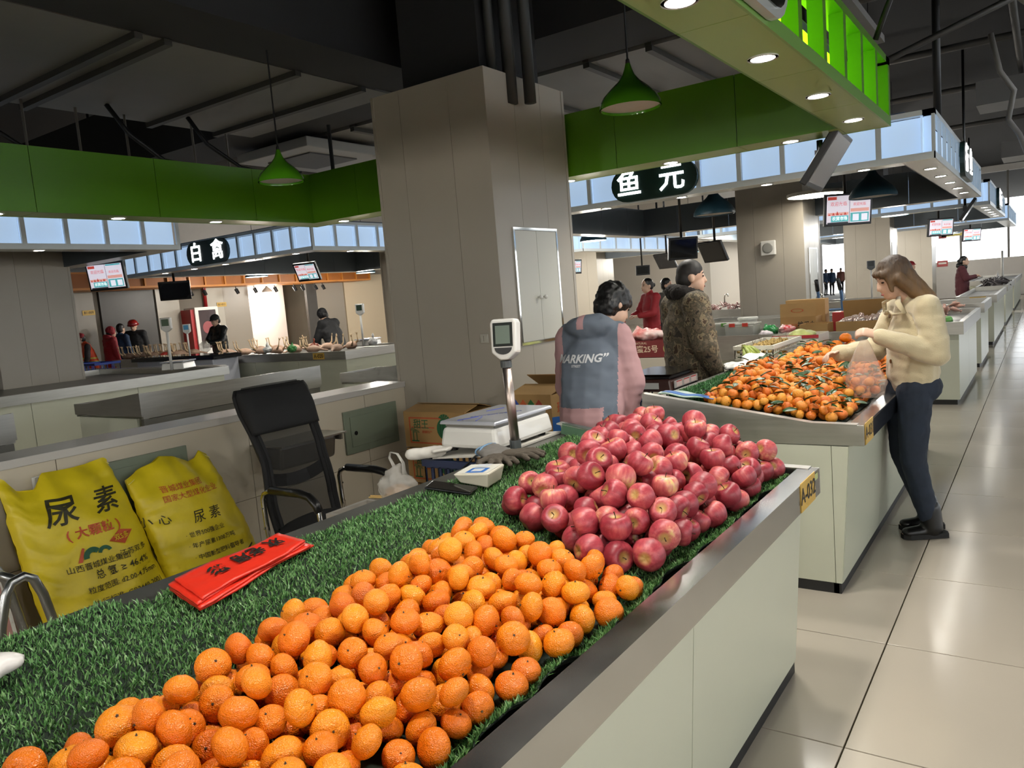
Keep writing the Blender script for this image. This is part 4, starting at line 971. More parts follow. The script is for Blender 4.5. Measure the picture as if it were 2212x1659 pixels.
def pil(u, v):
    z = .965+.245*v; th = .055*(max(0, 1-abs(2*u-1)**5))**.5*(max(0, math.sin(PI*min(1, max(0, v*.94+.03)))))**.5; return (back_x(z)+.012+th, (2*u-1)*hw(z)*.99, z)
g = G(); g.grid(pil, 16, 14).grid(lambda u, v: (back_x(.965+.245*v)-.022, (1-2*u)*hw(.965+.245*v)*.99, .965+.245*v), 16, 14).obj('head_pillow', clothb, t, smooth=True, local=True, solid=.006)
g = G(); g.tube([(back_x(z)-.02, s_*hw(z)*.93, z) for s_ in (1,) for z in (.44, .6, .8, 1.0, 1.13)], .012, 8).tube([(back_x(z)-.02, -hw(z)*.93, z) for z in (.44, .6, .8, 1.0, 1.13)], .012, 8).obj('back_frame', black, t, smooth=True, local=True)
blob('seat', [('c', (-.17, 0, .43), (.20, 0, .445), (.05, .235), (.055, .24), (0, 0, 1)), ('c', (.18, -.17, .445), (.18, .17, .445), (.05, .06), (.05, .06), (0, 0, 1))], .014, clothb, t, 6)
for s in (-1, 1):
    y = s*.275
    path = [(-.19, y, .40), (-.20, y, .50), (-.205, y, .63), (-.19, y, .66), (-.15, y, .675), (.12, y, .675), (.20, y, .655), (.235, y, .60), (.25, y, .45), (.255, y, .10), (.22, y, .02), (.1, y, .012), (-.25, y, .012)]
    a = G().tube(path, .0135, 10).obj('arm_tube', chrome, t, smooth=True, local=True)
    G().tube([(-.13, y, .682), (.10, y, .684), (.175, y, .672), (.222, y, .632), (.238, y, .595)], .0225, 10).obj('arm_pad', M('arm_pad', '141414', .3), t, smooth=True, local=True)
    for z in (.47, .58): G().lathe([(.006, 0), (.006, .006), (.001, .008)], n=8).xf(Matrix.Translation((-.20, y+s*.013, z)) @ Matrix.Rotation(-s*PI/2, 4, 'X')).obj('screw', chrome, a, local=True)
G().tube([(-.25, -.275, .012), (-.25, .275, .012)], .0135, 8).tube([(-.1, -.275, .40), (-.1, .275, .40)], .012, 8).tube([(.15, -.25, .40), (.15, .25, .40)], .012, 8).tube([(-.19, .275, .40), (-.1, .275, .40)], .011, 8).tube([(-.19, -.275, .40), (-.1, -.275, .40)], .011, 8).tube([(.253, -.275, .40), (.15, -.25, .40)], .011, 8).tube([(.253, .275, .40), (.15, .25, .40)], .011, 8).obj('cross_tubes', chrome, t, smooth=True, local=True)

# small steel basin between chair and panel
t = thing('sink_basin', 'small steel wash basin on the low wall behind the chair', 'basin', (-4.1, 3.4, .6))
G().box(-4.249, -3.93, 3.05, 3.60, .775, .785).obj('rim', steel, t); G().prism([(-4.22, .775), (-3.97, .775), (-4.0, .62), (-4.2, .62)], 3.08, 3.54).obj('bowl', steel_dk, t, bevel=.02); G().box(-4.2, -3.95, 3.555, 3.575, .735, .775).obj('bracket', steel_dk, t)
# bent-tube stool at the left edge
t = thing('tube_stool', 'bent steel tube stool half hidden at the left edge', 'stool', (-3.15, 1.1, 0))
for y0_, y1_ in ((1.06, 1.30), ):
    G().tube([(-3.15, 1.02, 0), (-3.16, 1.12, .55), (-3.16, 1.15, .66), (-3.16, 1.175, .70), (-3.16, 1.22, .71), (-3.16, 1.25, .69), (-3.16, 1.275, .62), (-3.15, 1.38, 0)], .018, 10).obj('leg_loop', M('galvanised', 'a6a9aa', .3, 1.0), t, smooth=True)
    G().tube([(-3.5, 1.02, 0), (-3.49, 1.12, .55), (-3.49, 1.15, .66), (-3.49, 1.20, .70), (-3.49, 1.25, .69), (-3.49, 1.28, .62), (-3.5, 1.38, 0)], .018, 10).obj('leg_loop', M('galvanised', 'a6a9aa', .3, 1.0), t, smooth=True)
    G().tube([(-3.16, 1.20, .70), (-3.49, 1.20, .70)], .016, 8).tube([(-3.155, 1.09, .38), (-3.49, 1.09, .38)], .014, 8).obj('brace', M('galvanised', 'a6a9aa', .3, 1.0), t, smooth=True)
t = thing('red_board', 'red printed board leaning on the wall at the left edge', 'board', (-4.1, 1.35, 0))
G().prism([(-4.235, .85), (-4.215, .85), (-3.985, .02), (-4.005, .02)], 1.12, 1.49).obj('panel', M('board_red', 'a5131b', .4, col2='c9b9b0', vscale=2), t)
G().prism([(-4.215, .855), (-4.208, .855), (-3.978, .02), (-3.985, .02)], 1.475, 1.49).obj('edge_strip', whitepl, t)

# ------------------------------------------------------------------ crate, board and white price scale behind the counter
crb = M('crate_navy', '1d2a4a', .5)
def crate(label, x0, x1, y0, y1, z0, z1, mat, rows=3, name='plastic_crate', floor=True, slot=.045):
    t = thing(name, label, 'crate', ((x0+x1)/2, (y0+y1)/2, z0)); w = .008
    G().box(x0, x1, y0, y1, z0, z0+.012).obj('bottom', mat, t)
    G().box(x0-.008, x1+.008, y0-.008, y0+.012, z1-.03, z1).box(x0-.008, x1+.008, y1-.012, y1+.008, z1-.03, z1).box(x0-.008, x0+.012, y0+.012, y1-.012, z1-.03, z1).box(x1-.012, x1+.008, y0+.012, y1-.012, z1-.03, z1).obj('rim', mat, t)
    for ax, a, b, c_ in (('x', x0, x1, y0), ('x', x0, x1, y1-w), ('y', y0, y1, x0), ('y', y0, y1, x1-w)):
        g = G(); L = b-a; n = max(3, round(L/slot))
        def bar(u0, u1, za, zb):
            if ax == 'x': g.box(u0, u1, c_, c_+w, za, zb)
            else: g.box(c_, c_+w, u0, u1, za, zb)
        H = z1-.03-z0-.012
        for k in range(n+1): bar(a+L*k/n-.006 if k else a, a+L*k/n+.006 if k < n else b, z0+.012, z1-.03)
        for k in range(rows+1):
            zc = z0+.012+H*k/rows; bar(a, b, max(z0+.012, zc-.007), min(z1-.03, zc+.007))
        g.obj('side_lattice', mat, t)
    return t
for k in range(3): crate(('navy lattice crate under the white scale, topmost of its stack', 'navy lattice crate in the middle of the stack under the scale', 'navy lattice crate at the bottom of the stack under the scale')[k], -2.26, -1.905, 2.50, 3.0, .62-.31*k, .922-.31*k, crb)
t = tag(G().prism([(-2.21, .925), (-1.855, .955), (-1.855, .963), (-2.21, .933)], 2.5, 3.02).obj('foam_board', M('board_white', 'c9c6be', .5)), 'thin white board between crate and white scale', 'board')
sc = thing('price_scale', 'white electronic price scale with pole display on the counter edge', 'scale', (-2.02, 2.75, .95))
def tbox(g, x0, x1, y0, y1, z0, z1, i): return g.hexa([(x0, y0, z0), (x1, y0, z0), (x1, y1, z0), (x0, y1, z0), (x0+i, y0+i, z1), (x1-i, y0+i, z1), (x1-i, y1-i, z1), (x0+i, y1-i, z1)])
wg = M('scale_white_gloss', 'd3d2cd', .18, coat=.3)
tbox(G(), -2.185, -1.875, 2.525, 2.985, .972, 1.062, .014).obj('housing', wg, sc, bevel=.018)
G().box(-2.16, -1.90, 2.55, 2.96, 1.062, 1.072).obj('neck', steel_dk, sc)
pl = tbox(G(), -2.19, -1.885, 2.54, 3.0, 1.072, 1.088, .006).obj('weighing_plate', M('plate_film', 'c6c9d2', .15, .4), sc, bevel=.006)
for (a, b, c_, d) in ((-2.10, 2.56, -2.06, 2.66), (-2.0, 2.56, -2.04, 2.66), (-1.95, 2.75, -2.0, 2.86), (-2.12, 2.8, -2.09, 2.9)):
    G().tube([(a, b, 1.0885), (c_, d, 1.0885)], .002, 4).obj('film_line', M('film_blue', '3b4a9a', .5), pl)
text('film_print', 'PROTECTIVE FILM', .03, M('film_blue', '3b4a9a', .5), pl, (-2.02, 2.74, 1.0892), (.6, .8, 0), (-.8, .6, 0), ext=.0002, world=True)
for x in (-2.14, -1.92):
    for y in (2.57, 2.94): G().lathe([(.018, .955-.0), (.02, .975)], (x, y, 0), 12).obj('foot', black, sc)
G().box(-1.90, -1.775, 2.545, 2.60, .957, .972).obj('pole_bracket', wg, sc, bevel=.006)
G().lathe([(.024, .97), (.024, 1.012)], (-1.812, 2.572, 0), 16).lathe([(.0235, 1.315), (.0235, 1.342)], (-1.825, 2.572, 0), 16).obj('collar', M('collar_grey', '4a4f50', .5), sc, smooth=False)
G().cyl((-1.812, 2.572, 1.0), (-1.825, 2.572, 1.33), .0195, n=16).obj('pole', M('pole_alu', 'b5a79f', .35, 1.0), sc, smooth=True)
hd = thing('tmp', 'x', 'x'); bpy.data.objects.remove(hd)
hm = Matrix.Translation((-1.822, 2.572, 1.345)) @ Matrix.Rotation(math.radians(12), 4, 'Z') @ Matrix.Rotation(math.radians(-6), 4, 'X')
hp = [(-.018, 0), (.018, 0), (.055, .03), (.058, .15), (.05, .168), (-.05, .168), (-.058, .15), (-.055, .03)]
G().prism(hp, -.028, .030).xf(hm).obj('display_head', wg, sc, bevel=.008)
G().prism([(-.043, .055), (.043, .055), (.043, .152), (-.043, .152)], -.0305, -.028).xf(hm).obj('screen', M('lcd_dark', '2c302e', .08), sc)
G().prism([(-.032, .066), (.032, .066), (.032, .14), (-.032, .14)], -.0315, -.0305).xf(hm).obj('lcd', M('lcd_green', '6d7a70', .1), sc)
G().prism([(.038*math.cos(PI+PI*i/10), .05+.028*math.sin(PI+PI*i/10)) for i in range(11)], -.0312, -.028).xf(hm).obj('badge', black, sc)
blob('tissue_roll', [('c', (-2.28, 2.44, .955), (-2.17, 2.515, .96), .026, .026), ('c', (-2.18, 2.5, .965), (-2.12, 2.51, .975), (.012, .04), (.01, .03), (0, 0, 1))], .006, M('tissue_white', 'd6d2ca', .8), None, 3, disp=wrinkle(.003, 30)); tag(bpy.data.objects['tissue_roll'], 'white tissue roll lying left of the scale', 'tissue')
pipe('power_cord', 'black cord hanging from the scale over the navy crate', [(-1.95, 2.5, .958), (-1.96, 2.488, .955), (-2.03, 2.486, .90), (-2.10, 2.486, .85), (-2.2, 2.48, .76), (-2.28, 2.45, .70), (-2.3, 2.4, .5)], .004, hose, 'cord')

# ------------------------------------------------------------------ things lying on the turf
SL = Matrix.Rotation(math.atan(.1485), 3, 'Y')   # tilt of the tray bed
def onbed(x, y, dz=.02): return (x, y, zt(x)+dz)
t = thing('smartphone', 'black smartphone lying at the back edge of the turf', 'phone', onbed(-1.70, 2.005, .021), rot=SL @ Matrix.Rotation(math.radians(18), 3, 'Z'))
G().box(-.085, .085, -.04, .04, 0, .009).obj('body', M('phone_black', '0c0c0d', .25), t, bevel=.006, local=True); G().box(-.079, .079, -.036, .036, .009, .0096).obj('screen', M('phone_glass', '0a0b0d', .03), t, local=True)
t = thing('payment_speaker', 'cream payment box with blue-framed plate on the turf', 'payment box', onbed(-1.67, 2.145, .02), rot=SL @ Matrix.Rotation(math.radians(10), 3, 'Z'))
pb = M('paybox_cream', 'd5d1c0', .4)
G().hexa([(-.06, -.055, 0), (.05, -.055, 0), (.05, .055, 0), (-.06, .055, 0), (-.085, -.07, .032), (.055, -.07, .058), (.055, .07, .058), (-.085, .07, .032)]).obj('case', pb, t, bevel=.006, local=True)
def ontop(u, v, e): return (-.085+.14*u, -.07+.14*v, .032+.026*u+e)
def topq(u0, u1, v0, v1, e): return [ontop(u0, v0, e), ontop(u1, v0, e), ontop(u1, v1, e), ontop(u0, v1, e)]
G().add(topq(.05, .95, .05, .95, .0012), [(0, 1, 2, 3)]).obj('label_sheet', M('label_white', 'dedcd2', .3), t, local=True)
G().add(topq(.30, .80, .10, .56, .0018), [(0, 1, 2, 3)]).obj('blue_frame', M('label_blue', '2f6fc0', .35), t, local=True); G().add(topq(.40, .70, .20, .47, .0024), [(0, 1, 2, 3)]).obj('blank_square', M('label_pale', 'cfd4da', .3), t, local=True)
G().add(topq(.30, .68, .62, .94, .0024), [(0, 1, 2, 3)]).obj('blank_square', M('label_pale', 'cfd4da', .3), t, local=True)
glm = M('work_glove', '524a40', .85, bump=.4, bscale=300); glc = M('glove_cuff', '6d6a66', .85); glb = M('glove_hem', '6f8fae', .8)
def glove(label, loc, rz, mir=1):
    t = thing('work_glove', label, 'glove', loc, rz)
    pr = [('c', (-.02, 0, .018), (.06, 0, .02), (.016, .042), (.017, .046), (0, 0, 1))]
    for k, (y, L, a) in enumerate(((-.034, .075, -.28), (-.012, .090, -.08), (.012, .086, .08), (.034, .068, .26))):
        p = Vector((.055, y, .02)); q = p+Vector((math.cos(a)*L*.55, math.sin(a)*L*.55, .006)); r_ = q+Vector((math.cos(a)*L*.45, math.sin(a)*L*.45, -.009))
        pr += [('c', p, q, .0125, .0115), ('c', q, r_, .0115, .0105)]
    pr += [('c', (.0, mir*.035, .018), (.045, mir*.078, .02), .014, .013), ('c', (.045, mir*.078, .02), (.075, mir*.085, .015), .013, .011)]
    blob('glove_body', pr, .005, glm, t, 3, disp=wrinkle(.0015, 60))
    blob('cuff', [('c', (-.03, 0, .02), (-.105, 0, .028), (.016, .042), (.022, .055), (0, 0, 1))], .006, glc, t, 2, disp=wrinkle(.003, 40)); G().tube([(-.118, .055*math.cos(a), .028+.021*math.sin(a)) for a in [2*PI*i/16 for i in range(17)]], .004, 6).obj('hem', glb, t, smooth=True, local=True)
glove('grey work glove with splayed fingers on the turf below the scale', (-1.735, 2.43, zt(-1.735)+.03), math.radians(-5))
glove('grey work glove lying under the other one beside the payment box', (-1.76, 2.36, zt(-1.76)+.022), math.radians(-40), -1)
# folded red bags
t = thing('red_bags', 'stack of folded red plastic bags with black characters on the turf', 'bags', onbed(-1.70, 1.16, .02), rot=SL)
redb = M('red_plastic', 'd3301f', .3, bump=.5, bscale=18)
cn = [Vector((-.045, -.19, 0)), Vector((.10, -.205, 0)), (Vector((.015, .205, 0))), Vector((-.085, .185, 0))]
for k in range(4):
    s_ = 1-.03*k; dx = .004*math.sin(k*2.1); dy = .008*math.cos(k*1.7)
    def pt(u, v, k=k, s_=s_, dx=dx, dy=dy):
        p = (cn[0]*(1-u)+cn[1]*u)*(1-v)+(cn[3]*(1-u)+cn[2]*u)*v
        return (p.x*s_+dx+.006*math.sin(v*7+k), p.y*s_+dy, .006+.006*k+.0035*mnoise.noise(Vector((u*4+k, v*7, k)))+.005*(1-u)*k*.3)
    o = G().grid(pt, 12, 24).obj('folded_bag', redb, t, smooth=True, local=True, solid=.005)
for ch, v in (('欢', .80), ('用', .50), ('老', .63), ('彩', .30)):
    p = (cn[0]*.6+cn[1]*.4)*(1-v)+(cn[3]*.6+cn[2]*.4)*v
    text('character', ch, .05, inkm, t, (p.x, p.y, .0345), (0, -1, 0), (1, 0, 0), bold=.0012, ext=.0004, world=False)
blob('plastic_bag', [('e', (-1.66, .50, zt(-1.66)+.05), (.09, .075, .035)), ('c', (-1.66, .53, zt(-1.66)+.06), (-1.66, .60, zt(-1.66)+.05), (.03, .07), (.015, .04), (0, 0, 1))], .012, M('bag_white', 'dcd9d6', .25, bump=.4, bscale=25), None, 3, disp=wrinkle(.012, 16)); tag(bpy.data.objects['plastic_bag'], 'crumpled white plastic bag at the left edge of the turf', 'bag')
# clear bag with noodles hanging behind the counter
cb = thing('clear_bag', 'clear plastic takeaway bag with chopsticks behind the counter', 'bag', (-2.36, 2.42, .72))
clr = M('clear_plastic', 'dedbd4', .12, alpha=.42, bump=.6, bscale=25)
blob('bag_body', [('e', (0, 0, .08), (.10, .07, .085)), ('c', (0, 0, .14), (.02, 0, .18), .05, .02)], .01, clr, cb, 2, disp=wrinkle(.014, 22))
G().tube([(.0, 0, .17), (-.03, .0, .22), (-.02, 0, .245), (.02, 0, .24), (.05, 0, .20), (.05, 0, .15)], [.012, .008, .007, .008, .01, .014], 8, flat=.4).obj('handle', clr, cb, smooth=True, local=True)
blob('noodles', [('e', (.01, 0, .055), (.075, .05, .05))], .01, M('noodle_brown', 'a9783f', .5, var=.3, vscale=30), cb, 2, disp=wrinkle(.008, 50))
for k in range(2): G().cyl((-.13, -.05+.01*k, .045+.004*k), (.11, -.04+.012*k, .06), .0035, n=6).obj('chopstick', M('chopstick', 'd5b26f', .6), cb, local=True)
# a crate the bag rests on
crate('pale crate behind the counter with a takeaway bag on it', -2.62, -2.29, 2.24, 2.48, .40, .715, M('crate_grey', '9a958c', .5))
crate('pale crate on the floor below the takeaway bag', -2.62, -2.29, 2.24, 2.48, .0, .39, M('crate_grey', '9a958c', .5))

# ------------------------------------------------------------------ cartons by the column
card = M('cardboard', 'a3804f', .75, var=.08, vscale=5, bump=.1, bscale=60); cardd = M('cardboard_dark', '7d5e38', .8); cared = M('carton_red', 'b0502c', .7); cargr = M('carton_green', '1d5a35', .7); cablu = M('carton_blue', '1e5aa0', .7)
def carton(label, x0, x1, y0, y1, z0, z1, mat=None, lid=None, cat='carton'):
    t = thing('cardboard_box', label, cat, ((x0+x1)/2, (y0+y1)/2, z0)); m = mat or card
    if lid is None: G().box(x0, x1, y0, y1, z0, z1).obj('box', m, t, bevel=.004); G().box(x0, x1, (y0+y1)/2-.02, (y0+y1)/2+.02, z1, z1+.0012).obj('tape', M('tape_tan', 'b59a66', .25), t)
    else:
        w = .006; G().box(x0, x1, y0, y0+w, z0, z1).box(x0, x1, y1-w, y1, z0, z1).box(x0, x0+w, y0+w, y1-w, z0, z1).box(x1-w, x1, y0+w, y1-w, z0, z1).box(x0+w, x1-w, y0+w, y1-w, z0, z0+w).obj('box', m, t)
        D = (y1-y0)/2
        for (hy, s, a) in ((y0, -1, lid[0]), (y1, 1, lid[1])):
            if a is None: continue
            dy, dz = s*math.cos(a)*D, math.sin(a)*D
            G().hexa([(x0, hy, z1), (x1, hy, z1), (x1, hy+dy, z1+dz), (x0, hy+dy, z1+dz), (x0, hy, z1+.005), (x1, hy, z1+.005), (x1, hy+dy, z1+dz+.005), (x0, hy+dy, z1+dz+.005)]).obj('flap', m, t)
    return t
def melon_print(t, x0, x1, y, z0, z1):
    e = .0015; n = (0, -1, 0)
    fr = G(); b = .010; X0, X1, Z0, Z1 = x0+.05, x1-.03, z0+.03, z1-.035
    for q in ((X0, X1, Z1-b, Z1), (X0, X1, Z0, Z0+b), (X0, X0+b, Z0+b, Z1-b), (X1-b, X1, Z0+b, Z1-b)): fr.box(q[0], q[1], y-e, y, q[2], q[3])
    fr.box(X0+.02, X0+.02+.44*(X1-X0), y-e, y, (Z0+Z1)/2+.018, (Z0+Z1)/2+.026).obj('red_frame', cared, t)
    text('lettering', '甜王', .075, cargr, t, (X0+.115, y-e, Z1-.055), (1, 0, 0), (0, 0, 1), bold=.0003, ext=.0005); text('lettering', '麒麟特产', .024, cared, t, (X0+.17, y-e, (Z0+Z1)/2-.012), (1, 0, 0), (0, 0, 1), ext=.0005)
    g = G(); mx, mz = X0+.34, (Z0+Z1)/2+.015
    g.lathe([(.001, 0), (.075, 0)], n=20, close=False).xf(Matrix.Translation((mx, y-e*1.2, mz)) @ Matrix.Diagonal((1, 1, 1.05, 1)) @ Matrix.Rotation(PI/2, 4, 'X')); g.obj('printed_melon', cargr, t)
    for dx in (-.04, -.013, .015, .042): G().box(mx+dx-.003, mx+dx+.003, y-e*1.6, y-e*1.2, mz-.055, mz+.055).obj('melon_stripe', M('carton_green_dark', '0f3a20', .7), t)
    g = G()
    for dx, hh in ((.03, .075), (.062, .062)):
        g.box(X0+dx, X0+dx+.006, y-e, y, Z0+.02, Z0+.02+hh)
        for k in range(7):
            a = PI*k/6; g.add([(X0+dx+.003, y-e, Z0+.02+hh), (X0+dx+.003+.03*math.cos(a-.12), y-e, Z0+.02+hh+.022*math.sin(a-.12)), (X0+dx+.003+.03*math.cos(a+.12), y-e, Z0+.02+hh+.022*math.sin(a+.12))], [(0, 1, 2)])
    g.box(X0+.015, X0+.085, y-e, y, Z0+.014, Z0+.022).obj('printed_palms', cargr, t)
    for k in range(5):
        a = .5+k*.53; G().add([(mx, y-e*1.3, mz+.07), (mx+.05*math.cos(a-.25), y-e*1.3, mz+.07+.04*math.sin(a-.25)), (mx+.055*math.cos(a+.2), y-e*1.3, mz+.07+.04*math.sin(a+.2))], [(0, 1, 2)]).obj('melon_leaf', cargr, t)
for k, (z0_, z1_) in enumerate(((.555, .815), (.285, .545), (.015, .275))):
    t = carton(('melon carton printed 甜王 with open lid, topmost by the column', 'melon carton printed 甜王 in the middle of the stack by the column', 'melon carton at the bottom of the stack by the column')[k], -3.94, -3.36, 4.18, 4.50, z0_, z1_, lid=(math.radians(168), math.radians(165)) if k == 0 else None)
    melon_print(t, -3.94, -3.36, 4.18, z0_, z1_)
for k, (z0_, z1_) in enumerate(((.66, .945), (.37, .655), (.08, .365))):
    t = carton(('tan carton with coloured diamonds and blue wave, topmost behind the scale', 'tan carton with blue wave, second in the stack behind the scale', 'tan carton at the bottom of the stack behind the scale')[k], -2.98, -2.65, 4.2, 4.62, z0_, z1_, lid=(math.radians(168), math.radians(150)) if k == 0 else None)
    for i, c in enumerate((M('dia_blue', '26479a', .6), M('dia_orange', 'b8562a', .6), M('dia_green', '2b6a34', .6), M('dia_red', 'a43b26', .6))):
        x = -2.93+.062*i; G().prism([(x-.026, z1_-.06), (x, z1_-.092), (x+.026, z1_-.06), (x, z1_-.028)], 4.1985, 4.2).obj('diamond', c, t)
    text('lettering', '瑞', .085, cared, t, (-2.648, 4.31, z1_-.10), (0, 1, 0), (0, 0, 1), bold=.001, ext=.0005)
    G().prism([(4.2, z0_), (4.62, z0_), (4.62, z0_+.10), (4.2, z0_+.14)], -2.65, -2.6485, 'x').obj('blue_wave', cablu, t)
tag(G().box(-3.0, -2.63, 4.18, 4.64, 0, .078).obj('pallet', M('pallet_wood', '7b6a50', .8)), 'low wooden pallet under the cartons behind the scale', 'pallet')
tag(G().box(-3.97, -3.33, 4.16, 4.52, 0, .013).obj('cardboard_sheet', cardd), 'flat cardboard sheet under the melon cartons', 'cardboard')
# ------------------------------------------------------------------ second stall: turf, leafy mandarins and the rest
tf2 = thing('turf_mat', 'green artificial turf mat under the leafy mandarins', 'turf', (-1.3, 5.5, .88))
def turf2(u, v):
    y = 3.96+3.3*v; x = -.86-.95*u+wob(y, 3)*.5; return (x, y, zt(max(x, -1.80))+.006)
G().grid(turf2, 20, 60).obj('backing', turf_back, tf2, smooth=True, solid=.004)
blades('pile', tf2, turf_roots(16000, turf2, .55, 1, 0, .6), turf_mat('turf_blade_pale', '2c5a30', '427a45', '6aa066'), h=.014, w=.0026, seed=9)
R_L = .0285
def lf_in(x, y): return -1.74 < x < -.87 and 4.06 < y < 6.55 and x > -1.55-.19*min(1, (y-4.06)/1.2) and not (x < -1.55 and y > 5.55)
def lf_H(x, y):
    e = min(x+1.60+.19*min(1, max(0, (y-4.06)/1.2)), (-.84-x)+.03, y-3.98); return .05+.46*max(0, min(e, .20))
PL = pack(lf_in, lf_H, lambda x, y: zt(x)+.012, (.025, .032), (-1.74, -.87, 4.06, 6.9), 21, 1100, cand=50)
lms = [mandarin_mesh('leafy_mandarin', R_L, rnd.uniform(.82, .92), 500+k, leafm_, 14, 9) for k in range(5)]
def leafy_label(x, y, z):
    if y < 4.35: return 'small leafy mandarin in the near row of the second heap along the steel end'
    if x > -.98: return 'small leafy mandarin along the aisle edge of the second heap'
    if x < -1.45: return 'small leafy mandarin on the back edge of the second heap by the turf'
    return 'small leafy mandarin on the %s of the second heap' % ('nearer slope' if y < 5.1 else 'farther slope')
nL = lay_fruit(PL, lms, R_L, 'leafy_mandarin', leafy_label, 'mandarin', 'leafy mandarins on the second counter', calyx, 31,
               restlabel='lower mandarins of the leafy heap', restname='leafy_mandarin_heap_rest')
lg = G(); lg.grid(lambda u, v: ((u-.5)*2*.017*math.sin(PI*(v*.94+.03))**.8, .068*v, .004*math.sin(PI*v)+.006*abs(u-.5)*2), 4, 7)
leafme = bpy.data.meshes.new('leaf'); leafme.from_pydata(lg.v, [], lg.f); leafme.materials.append(M('citrus_leaf', '2a4a26', .35, var=.25, vscale=12)); leafme.shade_smooth()
rr = random.Random(4)
for o in [o for o in bpy.data.objects if o.name.startswith('leafy_mandarin') and o.get('category') == 'mandarin' and o.get('kind') != 'stuff']:
    if rr.random() < .62:
        for q in range(rr.choice((1, 1, 2))):
            c = bpy.data.objects.new('leaf', leafme); COL.objects.link(c); c.parent = o
            wm = o.matrix_basis.to_3x3().normalized(); a = rr.uniform(0, 6.28)
            c.matrix_basis = (o.matrix_basis.to_3x3().inverted() @ (Matrix.Rotation(a, 3, 'Z') @ Matrix.Rotation(rr.uniform(-.3, .5), 3, 'X') @ Matrix.Rotation(rr.uniform(-.5, .5), 3, 'Y'))).to_4x4()
            s_ = rr.uniform(.7, 1.15); c.matrix_basis = Matrix.Translation(o.matrix_basis.to_3x3().inverted() @ Vector((math.cos(a+1.57)*.012, math.sin(a+1.57)*.012, R_L*.95))) @ c.matrix_basis @ Matrix.Scale(s_, 4)
print('LEAFY', nL)
# printed packing paper, crumpled white bags
t = thing('packing_paper', 'flattened green and white printed bag at the corner of the second stall', 'packaging', (-1.77, 4.12, zt(-1.77)+.02))
G().grid(lambda u, v: (-1.84+.30*u, 4.06+.15*v+.02*u, zt(-1.8)+.03-.035*u+.006*math.sin(u*9+v*5)), 10, 6).obj('sheet', M('paper_print', '3f9a4c', .4, col2='d8dfe6', vscale=5), t, smooth=True, solid=.002)
G().grid(lambda u, v: (-1.80+.30*u, 4.03+.06*v, zt(-1.8)+.045-.035*u+.004*math.sin(u*11)), 10, 3).obj('blue_panel', M('paper_blue', '3f6fb5', .4), t, smooth=True, solid=.002)
blob('plastic_bag', [('e', (-1.80, 5.35, .985), (.10, .14, .03)), ('e', (-1.76, 5.62, 1.0), (.09, .16, .04)), ('e', (-1.83, 5.85, .995), (.07, .14, .035))], .016, M('bag_print', 'd9dad6', .3, bump=.4, bscale=20), None, 2, disp=wrinkle(.022, 13)); o = bpy.data.objects['plastic_bag.001']; tag(o, 'crumpled white bags with green print beside the leafy mandarins', 'bag')
# lattice basket of longans
wcr = M('basket_white', 'c9c6b8', .45)
bz = zt(-1.80)+.01
crate('white lattice basket full of longans on the second stall', -2.02, -1.72, 5.95, 6.75, bz, bz+.11, wcr, 2, 'basket', slot=.05)
longm = M('longan_skin', '9a8148', .7, var=.2, vscale=40, bump=.3, bscale=200); lme = bpy.data.meshes.new('longan'); gg = G().ell((0, 0, 0), (.0135, .0135, .0128), 10, 7); lme.from_pydata(gg.v, [], gg.f); lme.materials.append(longm); lme.shade_smooth()
PN = pack(lambda x, y: -2.0 < x < -1.74 and 5.97 < y < 6.73, lambda x, y: .10+.05*min(1, min(x+2.02, -1.72-x, y-5.95, 6.75-y)/.10), lambda x, y: bz+.045, (.0125, .0145), (-2.0, -1.74, 5.97, 6.73), 3, 520, cand=60)
vis = seen(PN); ordn = np.argsort(-vis); restn = G(); rr = random.Random(8)
twig = bpy.data.meshes.new('twig'); gg = G().tube([(0, 0, .012), (.004, 0, .03), (.012, .002, .05)], .0012, 5); twig.from_pydata(gg.v, [], gg.f); twig.materials.append(M('twig', '5b4426', .8))
for q, i in enumerate(ordn):
    x, y, z, r = PN[i]
    if q < 150 and vis[i] > 0:
        o = bpy.data.objects.new('longan', lme); COL.objects.link(o); o.matrix_basis = Matrix.Translation((x, y, z)) @ Matrix.Rotation(rr.uniform(0, 6), 4, 'Z') @ Matrix.Rotation(rr.uniform(-.5, .5), 4, 'X'); tag(o, 'small brown longan in the white lattice basket', 'longan', 'longans in the basket')
        if q % 4 == 0: c = bpy.data.objects.new('twig', twig); COL.objects.link(c); c.parent = o
    else: restn.ell((x, y, z), (r, r, r), 7, 5)
if restn.v: tag(restn.obj('longan_rest', longm, smooth=True), 'lower longans in the basket', 'longan', None, 'stuff')
# bananas
t = thing('banana_bunch', 'bunch of green bananas left of the longan basket', 'bananas', (-1.90, 5.80, .965))
banm = M('banana_green', '7f8c3a', .45, var=.15, vscale=20)
for k in range(9):
    a = -1.1+.27*k; ro = .10+.012*(k % 3)
    pts = [Vector((0, 0, .10))+Vector((math.cos(a)*ro*math.sin(s), math.sin(a)*ro*math.sin(s), -.12*(1-math.cos(s))+.02*(k % 2))) for s in (.1, .5, .9, 1.3, 1.7, 2.1)]
    G().tube(pts, [.006, .015, .019, .019, .015, .006], 8).obj('banana', banm, t, smooth=True, local=True)
G().tube([(0, 0, .09), (.0, .01, .13)], [.02, .014], 8).obj('stalk', M('banana_stalk', '6b6a35', .7), t, local=True)
